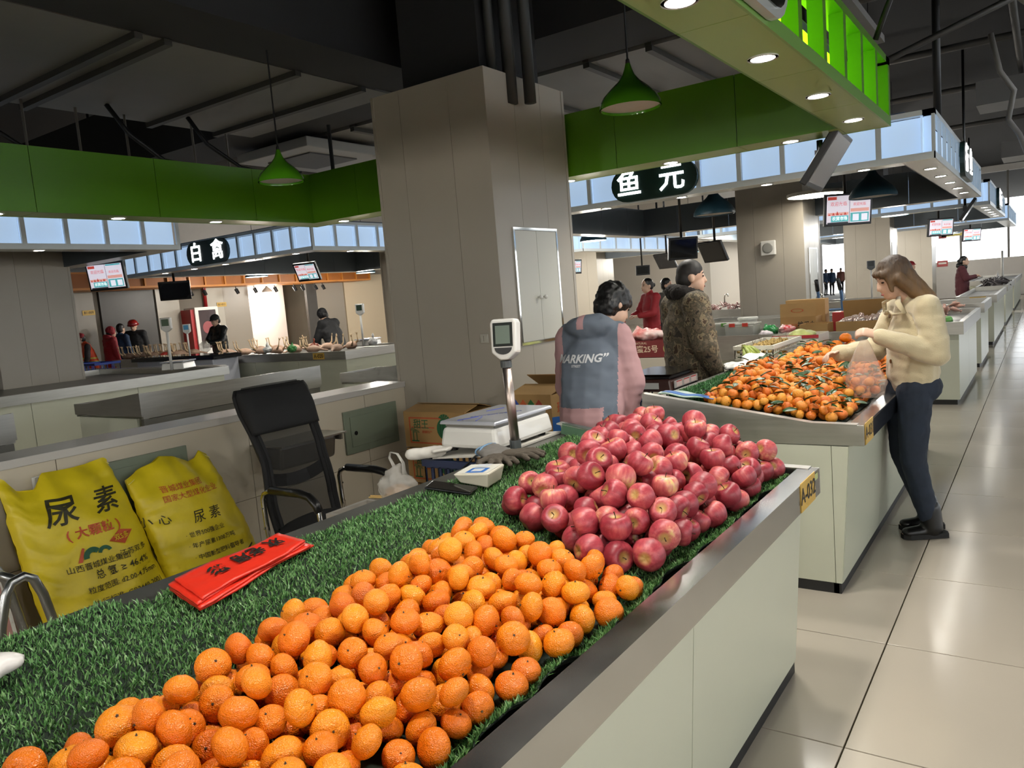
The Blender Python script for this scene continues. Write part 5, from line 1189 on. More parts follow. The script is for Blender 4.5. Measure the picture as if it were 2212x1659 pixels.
# persimmons and open carton at the far end
for k, (x, y) in enumerate(((-1.50, 7.05), (-1.38, 7.12), (-1.42, 7.22), (-1.30, 7.20), (-1.44, 7.13), (-1.27, 7.10))):
    z = zt(x)+.055+(.06 if k == 4 else 0); o = bpy.data.objects.new('persimmon', mms[k % 9]); COL.objects.link(o); o.matrix_basis = Matrix.Translation((x, y, z)) @ Matrix.Scale(1.6, 4); tag(o, 'large orange persimmon at the far end of the second stall', 'persimmon', 'persimmons at the far end')
    c = bpy.data.objects.new('stem', calyx); COL.objects.link(c); c.parent = o; c.location = (0, 0, mms[k % 9]['top'])
t = carton('shallow open carton with red edges behind the longans', -1.98, -1.60, 6.85, 7.25, zt(-1.85)+.01, zt(-1.85)+.11, M('carton_white', 'b8b0a2', .6), (None, None))
G().box(-1.985, -1.595, 6.842, 6.848, zt(-1.85)+.085, zt(-1.85)+.112).obj('red_edge', M('carton_red2', '8f1f26', .5), t)
blob('grape_bag', [('e', (-1.78, 7.05, zt(-1.85)+.10), (.12, .12, .05))], .02, M('grape_bag', 'aab06a', .4, var=.3, vscale=12), None, 2, disp=wrinkle(.015, 18)); tag(bpy.data.objects['grape_bag'], 'bag of pale green grapes in the red-edged carton', 'grapes')
# brown scale on navy crates
for k in range(3): crate(('navy crate under the brown scale, topmost of its stack', 'navy crate in the middle under the brown scale', 'navy crate at the bottom under the brown scale')[k], -2.42, -1.98, 4.35, 5.25, .60-.30*k, .895-.30*k, crb, slot=.06)
t = thing('brown_scale', 'brown electronic scale with steel tray beside the second stall', 'scale', (-2.15, 4.8, .90)); brm = M('scale_brown', '3d2722', .35)
tbox(G(), -2.33, -1.99, 4.62, 5.10, .905, .985, .02).obj('housing', brm, t, bevel=.012)
G().hexa([(-2.42, 4.66, .905), (-2.33, 4.66, .905), (-2.33, 5.06, .905), (-2.42, 5.06, .905), (-2.40, 4.67, .915), (-2.33, 4.67, .965), (-2.33, 5.05, .965), (-2.40, 5.05, .915)]).obj('keypad_wing', brm, t, bevel=.006)
G().box(-2.28, -2.03, 4.68, 5.04, .985, 1.0).obj('neck', black, t)
G().hexa([(-2.30, 4.66, 1.0), (-2.02, 4.66, 1.0), (-2.02, 5.06, 1.0), (-2.30, 5.06, 1.0), (-2.33, 4.62, 1.02), (-1.98, 4.62, 1.02), (-1.98, 5.10, 1.02), (-2.33, 5.10, 1.02)]).obj('tray', M('tray_steel', '8d8f92', .12, 1.0), t)
G().box(-1.9905, -1.985, 4.66, 5.06, .925, .972).obj('display_strip', M('strip_grey', '9b9a98', .4), t)
for k in range(3): G().box(-1.986, -1.9835, 4.69+.125*k, 4.78+.125*k, .93, .962).obj('price_window', M('window_red_white', 'c9b6b2', .3), t); G().box(-1.9838, -1.983, 4.69+.125*k, 4.78+.125*k, .962, .968).obj('red_bar', M('bar_red', 'b0302c', .4), t)
G().box(-2.20, -2.08, 4.6175, 4.622, .925, .965).obj('sticker', M('sticker_white', 'bfc0bc', .5), t)
# melon carton with red bags, on plain cartons
for k in range(3): carton(('plain pale carton under the melon carton, topmost', 'plain pale carton under the melon carton, second', 'plain pale carton under the melon carton, lowest')[k], -3.40, -2.85, 6.75, 7.15, .615-.305*k, .915-.305*k, M('carton_pale', '9c968a', .7))
t = carton('dark red melon carton printed 晓蜜25号 behind the jacket woman', -3.40, -2.85, 6.75, 7.15, .92, 1.08, M('carton_maroon', '5d1a1c', .5), (None, None))
text('lettering', '晓蜜25号', .075, M('print_cream', 'b5a08a', .6), t, (-3.17, 6.7485, .995), (1, 0, 0), (0, 0, 1), bold=.001, ext=.0005); text('lettering', 'NATURAL', .03, M('print_cream', 'b5a08a', .6), t, (-3.2, 6.7485, 1.055), (1, 0, 0), (0, 0, 1), ext=.0005)
G().lathe([(.001, 0), (.05, 0)], n=16, close=False).xf(Matrix.Translation((-2.92, 6.748, 1.0)) @ Matrix.Rotation(PI/2, 4, 'X')).obj('printed_melon', M('print_olive', '8a8450', .6), t)
blob('red_bag', [('e', (-3.2, 6.9, 1.13), (.16, .12, .06)), ('c', (-3.25, 6.88, 1.14), (-3.27, 6.86, 1.22), .04, .012), ('e', (-3.02, 6.95, 1.12), (.12, .10, .045))], .014, M('red_plastic2', 'c22a20', .3, col2='d8c7c2', vscale=9), None, 2, disp=wrinkle(.018, 16)); tag(bpy.data.objects['red_bag'], 'crumpled red plastic bags in the melon carton', 'bag')

# ------------------------------------------------------------------ goods on the steel-fronted counter
def lath(name, label, cat, loc, prof, mat, n=20): return tag(G().lathe(prof, n=n).xf(Matrix.Translation(loc)).obj(name, mat, smooth=False), label, cat)
t = thing('bucket', 'white plastic bucket with yellow label behind the tubs', 'bucket', (-2.75, 8.6, .965))
G().lathe([(.085, 0), (.10, .16), (.10, .17)], n=20).obj('pail', M('pail_white', 'c9cac2', .35), t, local=True, smooth=True); G().lathe([(.112, .17), (.112, .19), (.10, .195), (.001, .195)], n=20).obj('lid', M('pail_white', 'c9cac2', .35), t, local=True)
G().grid(lambda u, v: (.094*math.cos(-2.6+1.2*u), .094*math.sin(-2.6+1.2*u), .05+.08*v), 8, 2).xf(Matrix.Diagonal((1.03, 1.03, 1, 1))).obj('yellow_label', M('label_yel', 'b7b52c', .5), t, local=True)
clrp = M('tub_clear', 'c6c7bf', .2, alpha=.55)
for k, (x, y, c, l) in enumerate(((-2.98, 8.4, '5a9a3c', 'clear tub with green clips left of the bucket'), (-2.70, 8.25, 'c0392b', 'clear tub with a red clip in front of the bucket'))):
    t = thing('storage_tub', l, 'tub', (x, y, .965)); tbox(G(), x-.15, x+.15, y-.11, y+.11, .965, 1.10, -.012).obj('tub', clrp, t, bevel=.01); G().box(x-.17, x+.17, y-.13, y+.13, 1.10, 1.118).obj('lid', clrp, t, bevel=.006)
    for s in (-1, 1): G().box(x+s*.07-.03, x+s*.07+.03, y-.138, y-.128, 1.085, 1.122).obj('clip', M('clip_'+c, c, .4), t)
    blob('contents', [('e', (x-t.location.x, y-t.location.y, .05), (.12, .08, .04))], .02, M('greys', '8a8580', .7), t, 1, disp=wrinkle(.012, 20))
for nm, col, lbl, c, r in (('snack_bag', '1f7a3c', 'dark green plastic bag on the steel-fronted counter', (-2.42, 8.3, 1.02), (.09, .08, .055)), ('snack_bag', 'c9313a', 'red and white snack bag beside the green one', (-2.26, 8.35, 1.015), (.09, .07, .05)), ('snack_bag', 'd9cfd3', 'white snack bag with red corner in front of the green bag', (-2.42, 8.16, .995), (.08, .05, .03))):
    o = blob(nm, [('e', c, r), ('c', (c[0]-.03, c[1], c[2]+r[2]*.6), (c[0]-.05, c[1], c[2]+r[2]*1.3), .025, .01)], .012, M('bagc_'+col, col, .3, col2='e2dfdc' if col == 'c9313a' else None, vscale=14), None, 2, disp=wrinkle(.015, 25)); tag(o, lbl, 'bag')
t = carton('tan carton printed 地瓜丸 on the steel-fronted counter', -2.34, -1.98, 8.40, 8.68, .965, 1.14, lid=(math.radians(95), None)); text('lettering', '地瓜丸', .062, inkm, t, (-2.07, 8.398, 1.06), (1, 0, 0), (0, 0, 1), bold=.001, ext=.0005); text('lettering', '精选', .04, cared, t, (-2.2, 8.398, 1.05), (1, 0, 0), (0, 0, 1), ext=.0005)
G().lathe([(.028, 0), (.034, 0)], n=20, close=False).xf(Matrix.Translation((-2.16, 8.388, 1.21)) @ Matrix.Diagonal((1.9, 1, .6, 1)) @ Matrix.Rotation(PI/2, 4, 'X')).obj('red_oval', cared, t)
t = carton('brown carton standing behind the 地瓜丸 carton', -2.36, -1.95, 8.70, 8.88, .965, 1.31); G().box(-2.32, -2.28, 8.698, 8.70, 1.2, 1.25).obj('code_patch', cardd, t)
carton('open tan carton in front of the 地瓜丸 carton', -2.07, -1.80, 8.10, 8.36, .965, 1.08, lid=(None, None))
t = carton('open tan carton full of wrapped sausages beside the woman', -1.72, -1.28, 8.10, 8.5, .965, 1.09, lid=(None, math.radians(110)))
sm = M('foil_pack', 'a98a80', .15, .5, col2='c9c2bc', vscale=20)
for k in range(7): o = blob('sausage_pack', [('c', (-1.68+.06*k, 8.16+.03*(k % 3), 1.075+.012*(k % 2)), (-1.64+.055*k, 8.36, 1.10+.015*(k % 3)), .03, .03)], .012, sm, None, 1, disp=wrinkle(.008, 40)); tag(o, 'shiny wrapped sausage pack in the open carton', 'sausage', 'wrapped sausages in the open carton')
t = carton('red carton behind the wrapped sausages', -1.86, -1.40, 8.6, 8.86, .965, 1.16, M('carton_bright_red', '9c2320', .5))
blob('white_sack_bag', [('e', (-1.5, 8.55, 1.12), (.16, .06, .05)), ('e', (-1.35, 8.5, 1.13), (.06, .06, .07))], .015, M('bag_pale', 'd0ccc8', .3), None, 2, disp=wrinkle(.02, 15)); tag(bpy.data.objects['white_sack_bag'], 'pale plastic bag lying across the sausage carton', 'bag')
# blue hand truck
t = thing('hand_truck', 'blue hand truck standing behind the cartons', 'hand truck', (-2.05, 9.4, 0)); hb = M('truck_blue', '4f6f95', .4)
for s in (-1, 1): G().tube([(-2.05+s*.13, 9.42, .1), (-2.05+s*.13, 9.45, 1.0), (-2.05+s*.125, 9.40, 1.33), (-2.05+s*.12, 9.33, 1.42)], .018, 8).obj('side_tube', hb, t, smooth=True); G().tube([(-2.05+s*.122, 9.36, 1.38), (-2.05+s*.115, 9.28, 1.50)], .023, 8).obj('grip', black, t, smooth=True); G().lathe([(.10, -.02), (.10, .02)], n=16).xf(Matrix.Translation((-2.05+s*.19, 9.45, .10)) @ Matrix.Rotation(PI/2, 4, 'Y')).obj('wheel', black, t)
G().tube([(-2.18, 9.44, 1.15), (-1.92, 9.44, 1.15)], .014, 8).tube([(-2.18, 9.43, .75), (-1.92, 9.43, .75)], .014, 8).tube([(-2.18, 9.43, .35), (-1.92, 9.43, .35)], .014, 8).obj('rung', hb, t); G().box(-2.2, -1.9, 9.2, 9.42, .05, .065).obj('toe_plate', hb, t)
# small pole scales
def pole_scale(label, c, h=.38, rz=0, lcd='7a8a7c', base=True, white=True):
    t = thing('pole_scale', label, 'scale', c, rz); m = wg if white else M('scale_grey', '55585a', .4)
    if base: tbox(G(), -.16, .16, -.17, .17, 0, .09, .012).obj('housing', m, t, bevel=.012, local=True); tbox(G(), -.165, .165, -.175, .175, .10, .115, .004).obj('plate', M('plate_film', 'c6c9d2', .15, .4), t, local=True); G().box(-.1, .1, -.1, .1, .09, .10).obj('neck', steel_dk, t, local=True)
    G().cyl((.0, -.18, 0), (0, -.18, .09+h), .018, n=10).obj('pole', whitepl, t, local=True, smooth=True)
    G().prism([(-.02, .09+h), (.02, .09+h), (.075, .13+h), (.075, .28+h), (-.075, .28+h), (-.075, .13+h)], -.20, -.15).obj('display_head', m, t, bevel=.01, local=True); G().box(-.05, .05, -.203, -.2, .17+h, .26+h).obj('screen', M('lcd_'+lcd, lcd, .15), t, local=True)
pole_scale('white pole scale on the long pale counter across the left aisle', (-9.7, 6.0, 1.0), .42, .5, '5d6e5c')
pole_scale('white pole scale near the column beside the black-jacket man', (-9.4, 9.3, .99), .42, .3, '3a4a40')
pole_scale('pole scale with a blue lit screen next to the cap man', (-13.95, 9.0, .96), .35, .5, '5c9ac0', False)
pole_scale('dark pole scale in front of the bright doorway', (-3.0, 17.4, .95), .5, .3, '33383a', False, False)
pole_scale('pole scale beside the fish heap left of the second column', (-5.6, 17.6, .95), .4, .5, '33383a', False, False)
pole_scale('white upright display seen from the side behind the shopper', (-2.1, 13.9, .9), .30, 1.3, '33383a', False)

# ------------------------------------------------------------------ hanging televisions
tvb = M('tv_black', '0a0a0b', .35); tvoff = M('tv_glass_off', '101114', .06)
def tv(label, c, normal, w, h, on=True, top=5.295, roll=0, off=None):
    w0_, h0_ = w, h; w += .03; h += .03
    n = Vector(normal).normalized(); up = Vector((0, 0, 1)); ux = up.cross(n).normalized(); uy = n.cross(ux)
    R3 = Matrix((ux, uy, n)).transposed(); t = thing('television', label, 'television', c, rot=R3); d = .05
    G().box(-w/2, w/2, -h/2, h/2, -d, 0).obj('cabinet', tvb, t, bevel=.008, local=True); G().box(-w/2+.03, w/2-.03, -h/2+.035, h/2-.03, 0, .0015).obj('screen', Emat('tv_screen', 'e3dbe6', .45) if on else (off or tvoff), t, local=True)
    if on:
        W2, H2 = w-.06, h-.065; q = lambda u0, u1, v0, v1, e: [(-W2/2+W2*u, -h/2+.035+H2*v, .0015+e) for u, v in ((u0, v0), (u1, v0), (u1, v1), (u0, v1))]
        red = Emat('tv_red', 'c4483a', .4); teal = Emat('tv_teal', '58b4b8', .4); pink = Emat('tv_pink', 'e8a89a', .4); dk = Emat('tv_dark', '2a2c33', .4)
        for (a, m) in ((q(.02, .50, .30, .40, .0004), pink), (q(.02, .22, .86, .97, .0004), red), (q(.10, .50, .06, .28, .0004), teal), (q(.02, .50, 0, .05, .0004), dk), (q(.545, .97, .40, .52, .0004), pink), (q(.545, .97, .93, .99, .0004), teal), (q(.545, .97, .03, .36, .0004), teal)):
            G().add(a, [(0, 1, 2, 3)]).obj('graphic', m, t, local=True)
        G().add(q(.515, .525, 0, 1, .0005), [(0, 1, 2, 3)]).obj('divider', dk, t, local=True)
        for u in (.60, .80): G().add(q(u, u+.14, .07, .31, .0008), [(0, 1, 2, 3)]).obj('blank_square', Emat('tv_pale', 'cfd0da', .7), t, local=True)
        for k, (u, v, s, tx) in enumerate(((.27, .70, .11, '欢迎光临'), (.75, .66, .085, '欢迎光临'), (.30, .17, .10, '农贸市场'))):
            p = Vector((-W2/2+W2*u, -h/2+.035+H2*v, .0028)); text('caption', tx, s*h*1.3, red if k < 2 else Emat('tv_white', 'ffffff', .9), t, p, (1, 0, 0), (0, 1, 0), ext=.0002, world=False)
        for k in range(5): G().add([(-W2/2+W2*(.03+.09*k), -h/2+.035+H2*.30, .0022), (-W2/2+W2*(.10+.09*k), -h/2+.035+H2*.30, .0022), (-W2/2+W2*(.06+.09*k), -h/2+.035+H2*(.36+.05*(k % 3)), .0022)], [(0, 1, 2)]).obj('red_hill', red, t, local=True)
    cv = Vector(c); b = cv-n*(d+.03); inv = t.matrix_basis.inverted()
    G().box(b.x-.03, b.x+.03, b.y-.03, b.y+.03, b.z-.05, b.z+.05).obj('bracket', tvb, t); G().cyl((b.x, b.y, b.z), (b.x, b.y, top), .022, n=8).obj('post', tvb, t, smooth=True)
    return t
CF = Vector((-CW.x, -CW.y, 0)).normalized()
def at(px, py, d): return Vector((0, 0, CAM_H))+(CW+CR*((px-1106)/CAM_F)-CU*((py-829.5)/CAM_F))*d
def facing(a, down=.12): v = Matrix.Rotation(math.radians(a), 3, 'Z') @ CF; return (v.x, v.y, -down)
t = tv('switched-off television seen edge-on below the green canopy', at(1793, 350, 5.6), (.83, .05, -.56), .62, .40, False, 2.545, off=M('tv_glass_grey', '6f6b65', .25))  # reflected light is painted into the grey of this screen
tv('lit television showing a pink and teal notice right of the second column', at(1833, 452, 11), facing(8), .70, .42)
tv('lit television farther along the right aisle', at(2033, 491, 17.5), facing(10), .62, .37)
tv('smallest lit television far down the right aisle', at(2100, 507, 24), facing(10), .62, .37)
tv('black switched-off television above the camouflage man', at(1476, 537, 12.5), facing(5, .2), .46, .33, False)
tv('switched-off television turned sideways right of the camouflage man', at(1538, 545, 12.8), facing(-60, .5), .5, .34, False)
tv('small black switched-off television left of the red-coated woman', at(1389, 584, 20), facing(4, .1), .34, .22, False)
tv('grey reflecting television between the black ones', at(1436, 565, 17), facing(-55, .6), .5, .34, False)
tv('lit television with a pink and teal notice at the far left', at(229, 597, 12), facing(-14, .12), .66, .40)
tv('black switched-off television seen from behind left of the chair', at(378, 629, 14.5), facing(20, .5), .52, .34, False)
tv('tilted lit television left of the big column', at(662, 588, 13), facing(-25, .45), .44, .30)
tv('switched-off television edge-on above the far right stalls', at(2094, 455, 13.6), (.83, .05, -.56), .62, .40, False)
tv('tiny television at the right edge of the big column', at(1243, 576, 15), facing(45, .1), .36, .25)
# ------------------------------------------------------------------ people
skinm = M('skin', 'c2a08a', .5, var=.04, vscale=20); hairblk = M('hair_black', '0d0c0c', .45, bump=.6, bscale=120, stretch=(1, 1, .25)); lipm = M('lips', '9a5650', .5); eyem = M('eye_dark', '16110f', .2)
from mathutils.bvhtree import BVHTree
def V3(*a): return Vector(a)
def hand_prims(w, d, up, curl=.6, k=1.0, side=1):
    """palm and five fingers at wrist w, pointing along d; up = back of the hand"""
    d = Vector(d).normalized(); up = Vector(up); up = (up-d*up.dot(d)).normalized(); s = d.cross(up)*side; P_ = []
    w = Vector(w); pe = w+d*.085*k; P_.append(('c', w+d*.01*k, pe, (.016*k, .030*k), (.013*k, .038*k), up))
    for i, (o, L) in enumerate(((-.030, .062), (-.010, .074), (.011, .070), (.030, .054))):
        b = pe+s*o*k; a1, a2 = curl*.7, curl*1.6
        d1 = d*math.cos(a1)-up*math.sin(a1); d2 = d*math.cos(a2)-up*math.sin(a2); m = b+d1*L*.55*k; P_ += [('c', b-d*.01*k, m, .0090*k, .0083*k), ('c', m, m+d2*L*.5*k, .0083*k, .0072*k)]
    tb = w+d*.03*k-s*.030*k; td = (d*.65-s*.55-up*.35).normalized(); P_ += [('c', tb, tb+td*.035*k, .0115*k, .010*k), ('c', tb+td*.035*k, tb+(td*.04+d*.03-up*.008)*k, .010*k, .008*k)]
    return P_
def person(label, loc, rz, H=1.7, lean=0.0, coat=None, coat_z=.80, coat_fat=1.0, trousers=None, shoes=None, armL=None, armR=None, yaw=0.0, pitch=0.0, roll=0.0, hair='short', hairm=None, hat=None,
           vox=.013, legs=None, group=None, sleeve=None, headpos=None, curlL=.6, curlR=.6, coatfn=None, coatmats=None, extra=None, skin=None, boots=False, hem=None, name='person', shw=.175, arm_r=.058, legw=1.0, mask=False, neckfur=None, hood=None):
    t = thing(name, label, 'person', loc, rz, group); k = H/1.7; sk = skin or skinm
    piv = V3(0, 0, .94); LR = Matrix.Rotation(lean, 3, 'Y')
    def up(p): return (piv+LR @ (Vector(p)-piv))*k
    def lo(p): return Vector(p)*k
    sL, sR = V3(-.01, shw, 1.385), V3(-.01, -shw, 1.385)
    aL = armL or ((.0, .23, 1.12), (.06, .22, .90)); aR = armR or ((.0, -.23, 1.12), (.06, -.22, .90))
    lg = legs or (((0, .085, .90), (.015, .09, .48), (-.02, .09, .09)), ((0, -.085, .90), (.015, -.09, .48), (-.02, -.09, .09)))
    hc = up(headpos or (.045, 0, 1.575)); MH = Matrix.Translation(hc) @ LR.to_4x4() @ Matrix.Rotation(yaw, 4, 'Z') @ Matrix.Rotation(pitch, 4, 'Y') @ Matrix.Rotation(roll, 4, 'X')
    def hd(p): return MH @ (Vector(p)*k)
    RH = MH.to_3x3()
    E_ = [up(a) if not isinstance(a, tuple) or True else a for a in (aL[0], aR[0])]; Wr = [up(aL[1]), up(aR[1])]
    # --- body: one continuous surface
    b = [('e', hd((0, 0, .025)), (.096*k, .076*k, .098*k), RH), ('e', hd((.030, 0, -.045)), (.066*k, .060*k, .072*k), RH), ('e', hd((.060, 0, -.085)), (.030*k, .032*k, .024*k), RH),
         ('c', hd((.092, 0, .008)), hd((.106, 0, -.030)), .010*k, .013*k), ('c', hd((.080, 0, -.062)), hd((.086, 0, -.066)), .014*k, .014*k), ('c', hd((.070, -.03, .022)), hd((.070, .03, .022)), .018*k, .018*k),
         ('c', hd((-.012, 0, -.05)), up((-.005, 0, 1.40)), .050*k, .058*k)]
    for s in (-1, 1): b.append(('e', hd((-.005, s*.078, -.008)), (.018*k, .009*k, .032*k), RH))
    b += [('c', up((0, 0, .95)), up((0, 0, 1.33)), (.085*k, .12*k), (.09*k, .15*k), (1, 0, 0)), ('c', up(sL), up(sR), .055*k, .055*k)]
    for i, (s, sh) in enumerate(((1, sL), (-1, sR))):
        b += [('c', up(sh), E_[i], .044*k, .036*k), ('c', E_[i], Wr[i], .036*k, .025*k)]; d = (Wr[i]-E_[i])
        b += hand_prims(Wr[i], d, V3(.2, s*.5, .8) if abs(d.normalized().z) < .8 else V3(.3, s, 0), (curlL, curlR)[i], k, -s)
    for h, kn, an in lg: b += [('c', lo(h), lo(kn), .075*k, .052*k), ('c', lo(kn), lo(an), .050*k, .036*k), ('c', lo(Vector(an)+V3(-.03, 0, -.045)), lo(Vector(an)+V3(.13, 0, -.06)), .034*k, .026*k)]
    b.append(('c', lo((0, -.07, .92)), lo((0, .07, .92)), .085*k, .085*k))
    blob('body', b, vox, sk, t, 2)
    for s in (-1, 1):
        blob_e = G().ell(hd((.084, s*.030, .006)), (.008*k, .013*k, .0055*k), 8, 6, RH); blob_e.obj('eye', eyem, t, smooth=True, local=True)
        G().tube([hd((.088, s*.016, .028)), hd((.088, s*.032, .033)), hd((.076, s*.048, .026))], .0035*k, 5).obj('eyebrow', hairm or hairblk, t, local=True)
    if not mask: G().ell(hd((.0955, 0, -.066)), (.006*k, .019*k, .0065*k), 8, 6, RH).obj('mouth', lipm, t, smooth=True, local=True)
    else: blob('face_mask', [('e', hd((.070, 0, -.06)), (.05*k, .06*k, .05*k), RH)], .01, M('mask_white', 'c9ccd2', .7), t, 2)
    # --- trousers
    tr = []
    for h, kn, an in lg: tr += [('c', lo(h), lo(kn), .088*k*legw, .064*k*legw), ('c', lo(kn), lo(Vector(an)+V3(0, 0, .05)), .062*k*legw, .050*k*legw)]
    tr.append(('c', lo((-.01, -.075, .92)), lo((-.01, .075, .92)), (.105*k*legw, .10*k), (.105*k*legw, .10*k), (1, 0, 0)))
    blob('trousers', tr, vox, trousers or M('trousers_dark', '1b1c20', .8), t, 3, disp=wrinkle(.004, 18))
    for h, kn, an in lg:
        A = Vector(an); pr = [('c', lo(A+V3(-.012, 0, .0 if not boots else .085)), lo(A+V3(-.02, 0, -.03)), (.048 if not boots else .060)*k, (.048 if not boots else .062)*k), ('c', lo(A+V3(-.045, 0, -.045)), lo(A+V3(.125, 0, -.055)), (.040*k, .045*k), (.030*k, .042*k), (0, 0, 1))]
        so = blob('shoe', pr, min(vox, .01), shoes or M('shoe_black', '0c0c0d', .4), t, 2)
        G().prism([(-.10, -.043), (.12, -.04), (.155, -.02), (.155, .02), (.12, .04), (-.10, .043), (-.115, 0)], -.09*1.0, -.062, 'z').xf(Matrix.Translation(lo(A+V3(0, 0, 0))) @ Matrix.Scale(k, 4)).obj('sole', M('sole_black', '0a0a0a', .6), so, local=True)
    # --- coat
    cf = coat_fat; c = [('c', up((.0, 0, coat_z+.12)), up((0, 0, 1.22)), (.135*k*cf, .185*k*cf), (.130*k*cf, .185*k*cf), (1, 0, 0)), ('c', up((0, 0, 1.22)), up((-.005, 0, 1.34)), (.125*k*cf, .185*k*cf), (.10*k*cf, .15*k), (1, 0, 0)), ('c', up(sL), up(sR), .078*k*cf, .078*k*cf),
         ('c', up((0, 0, 1.40)), up((.01, 0, 1.455)), .075*k, .066*k)]
    for i, (s, sh) in enumerate(((1, sL), (-1, sR))):
        e, w = E_[i], Wr[i]; c += [('c', up(sh), e, arm_r*1.22*k*cf, arm_r*1.08*k*cf), ('c', e, e+(w-e)*.95, arm_r*1.08*k*cf, arm_r*.80*k)]
    if hood: c.append(hood(up, k))
    co = blob('coat', c, vox, coatmats or (coat or M('coat_dark', '1a1b1f', .8)), t, 3, disp=wrinkle(.009, 8, (1, 1, 1.8), rnd.random()*9), matfn=coatfn)
    # --- hair / hat
    hm_ = hairm or hairblk
    if hair == 'short': blob('hair', [('e', hd((-.014, 0, .042)), (.100*k, .084*k, .098*k), RH), ('e', hd((-.035, 0, -.01)), (.075*k, .078*k, .085*k), RH)], min(vox, .01), hm_, t, 2, disp=wrinkle(.004, 40))
    elif hair == 'buzz': blob('hair', [('e', hd((-.004, 0, .040)), (.0965*k, .080*k, .0945*k), RH), ('e', hd((-.036, 0, -.005)), (.072*k, .0745*k, .078*k), RH)], min(vox, .009), hm_, t, 2)
    elif hair == 'bun': blob('hair', [('e', hd((-.014, 0, .036)), (.098*k, .083*k, .096*k), RH), ('e', hd((-.045, 0, -.01)), (.062*k, .075*k, .07*k), RH), ('e', hd((-.115, 0, .01)), (.038*k, .04*k, .04*k), RH)], min(vox, .01), hm_, t, 2, disp=wrinkle(.004, 40))
    elif callable(hair): hair(t, hd, RH, k, up)
    if hat:
        kind, m = hat
        if kind == 'helmet': G().lathe([(.118*k, 0), (.112*k, .03*k), (.095*k, .075*k), (.06*k, .108*k), (.001, .12*k)], n=18, close=False).lathe([(.135*k, -.006*k), (.118*k, 0)], n=18, close=False).xf(MH @ Matrix.Translation((.0, 0, .035*k))).obj('hard_hat', m, t, smooth=True, local=True, solid=.006)
        elif kind == 'cap': blob('cap', [('e', hd((-.01, 0, .055)), (.106*k, .09*k, .085*k), RH), ('c', hd((.06, -.03, .045)), hd((.06, .03, .045)), (.012*k, .07*k), (.012*k, .07*k), RH @ V3(0, 0, 1))], min(vox, .01), m, t, 2)
        elif kind == 'beanie': blob('knit_hat', [('e', hd((-.012, 0, .05)), (.108*k, .092*k, .10*k), RH), ('c', hd((-.01, 0, .02)), hd((-.01, 0, .03)), .098*k, .098*k)], min(vox, .01), m, t, 2, disp=wrinkle(.006, 50))
    if neckfur: blob('collar', [('c', up((-.075, -.06, 1.475)), up((-.07, .06, 1.485)), .058*k, .058*k), ('c', up((-.06, .075, 1.475)), up((.075, .065, 1.435)), .052*k, .046*k), ('c', up((-.06, -.075, 1.475)), up((.075, -.065, 1.435)), .052*k, .046*k)], .01, neckfur, t, 2, disp=wrinkle(.008, 60))
    if extra: extra(t, up, lo, hd, k)
    return t, co
def wrap_text(coat, parent, txt, size, mat, origin, ux, uz, nrm, bold=.02, shear=0.0, eps=.004):
    """lettering laid on a garment: each point drops along -nrm onto the coat surface (all in the person's frame)"""
    me = coat.data; bv = BVHTree.FromPolygons([v.co for v in me.vertices], [p.vertices for p in me.polygons]); o = Vector(origin); ux = Vector(ux).normalized(); uz = Vector(uz).normalized(); n = Vector(nrm).normalized()
    def f(a, b, c_):
        p = o+ux*a+uz*b; h, hn, _, _ = bv.ray_cast(p+n*.5, -n, 2.0); return (h+n*eps) if h is not None else p
    return text('lettering', txt, size, mat, parent, (0, 0, 0), (1, 0, 0), (0, 0, 1), bold=bold*size, ext=0, shear=shear, refine=.02, fn=f, world=False)

# --- shopper in the cream coat, picking mandarins
creamc = M('coat_cream', 'bfb292', .95, sheen=.4, bump=.5, bscale=180); jeans = M('denim_dark', '1a2433', .85, var=.18, vscale=14, bump=.2, bscale=300); bootm = M('boot_leather', '0d0d0d', .35)
hg = bpy.data.materials.new('hair_ombre'); hg.use_nodes = True; MATS['hair_ombre'] = hg; nt = hg.node_tree; pb_ = nt.nodes['Principled BSDF']; pb_.inputs['Roughness'].default_value = .62
tcn = nt.nodes.new('ShaderNodeTexCoord'); sx = nt.nodes.new('ShaderNodeSeparateXYZ'); nt.links.new(tcn.outputs['Object'], sx.inputs[0]); mpn = nt.nodes.new('ShaderNodeMapping'); mpn.inputs['Scale'].default_value = (1, 1, .10); nt.links.new(tcn.outputs['Object'], mpn.inputs[0])
nz = nt.nodes.new('ShaderNodeTexNoise'); nz.inputs['Scale'].default_value = 90; nz.inputs['Detail'].default_value = 4; nt.links.new(mpn.outputs[0], nz.inputs['Vector']); ma = nt.nodes.new('ShaderNodeMath'); ma.operation = 'MULTIPLY_ADD'; nt.links.new(nz.outputs['Fac'], ma.inputs[0]); ma.inputs[1].default_value = -.12; nt.links.new(sx.outputs[2], ma.inputs[2])
rp = nt.nodes.new('ShaderNodeValToRGB'); mr_ = nt.nodes.new('ShaderNodeMapRange'); mr_.inputs[1].default_value = 1.20; mr_.inputs[2].default_value = 1.58; nt.links.new(ma.outputs[0], mr_.inputs[0]); nt.links.new(mr_.outputs[0], rp.inputs[0]); nt.links.new(rp.outputs[0], pb_.inputs['Base Color'])
rp.color_ramp.elements[0].color = (*lin('9c7848'), 1); rp.color_ramp.elements[1].color = (*lin('2c2018'), 1); x_ = rp.color_ramp.elements.new(.45); x_.color = (*lin('6b5030'), 1)
bp = nt.nodes.new('ShaderNodeBump'); bp.inputs['Strength'].default_value = .6; bp.inputs['Distance'].default_value = .004; nt.links.new(nz.outputs['Fac'], bp.inputs['Height']); nt.links.new(bp.outputs[0], pb_.inputs['Normal'])
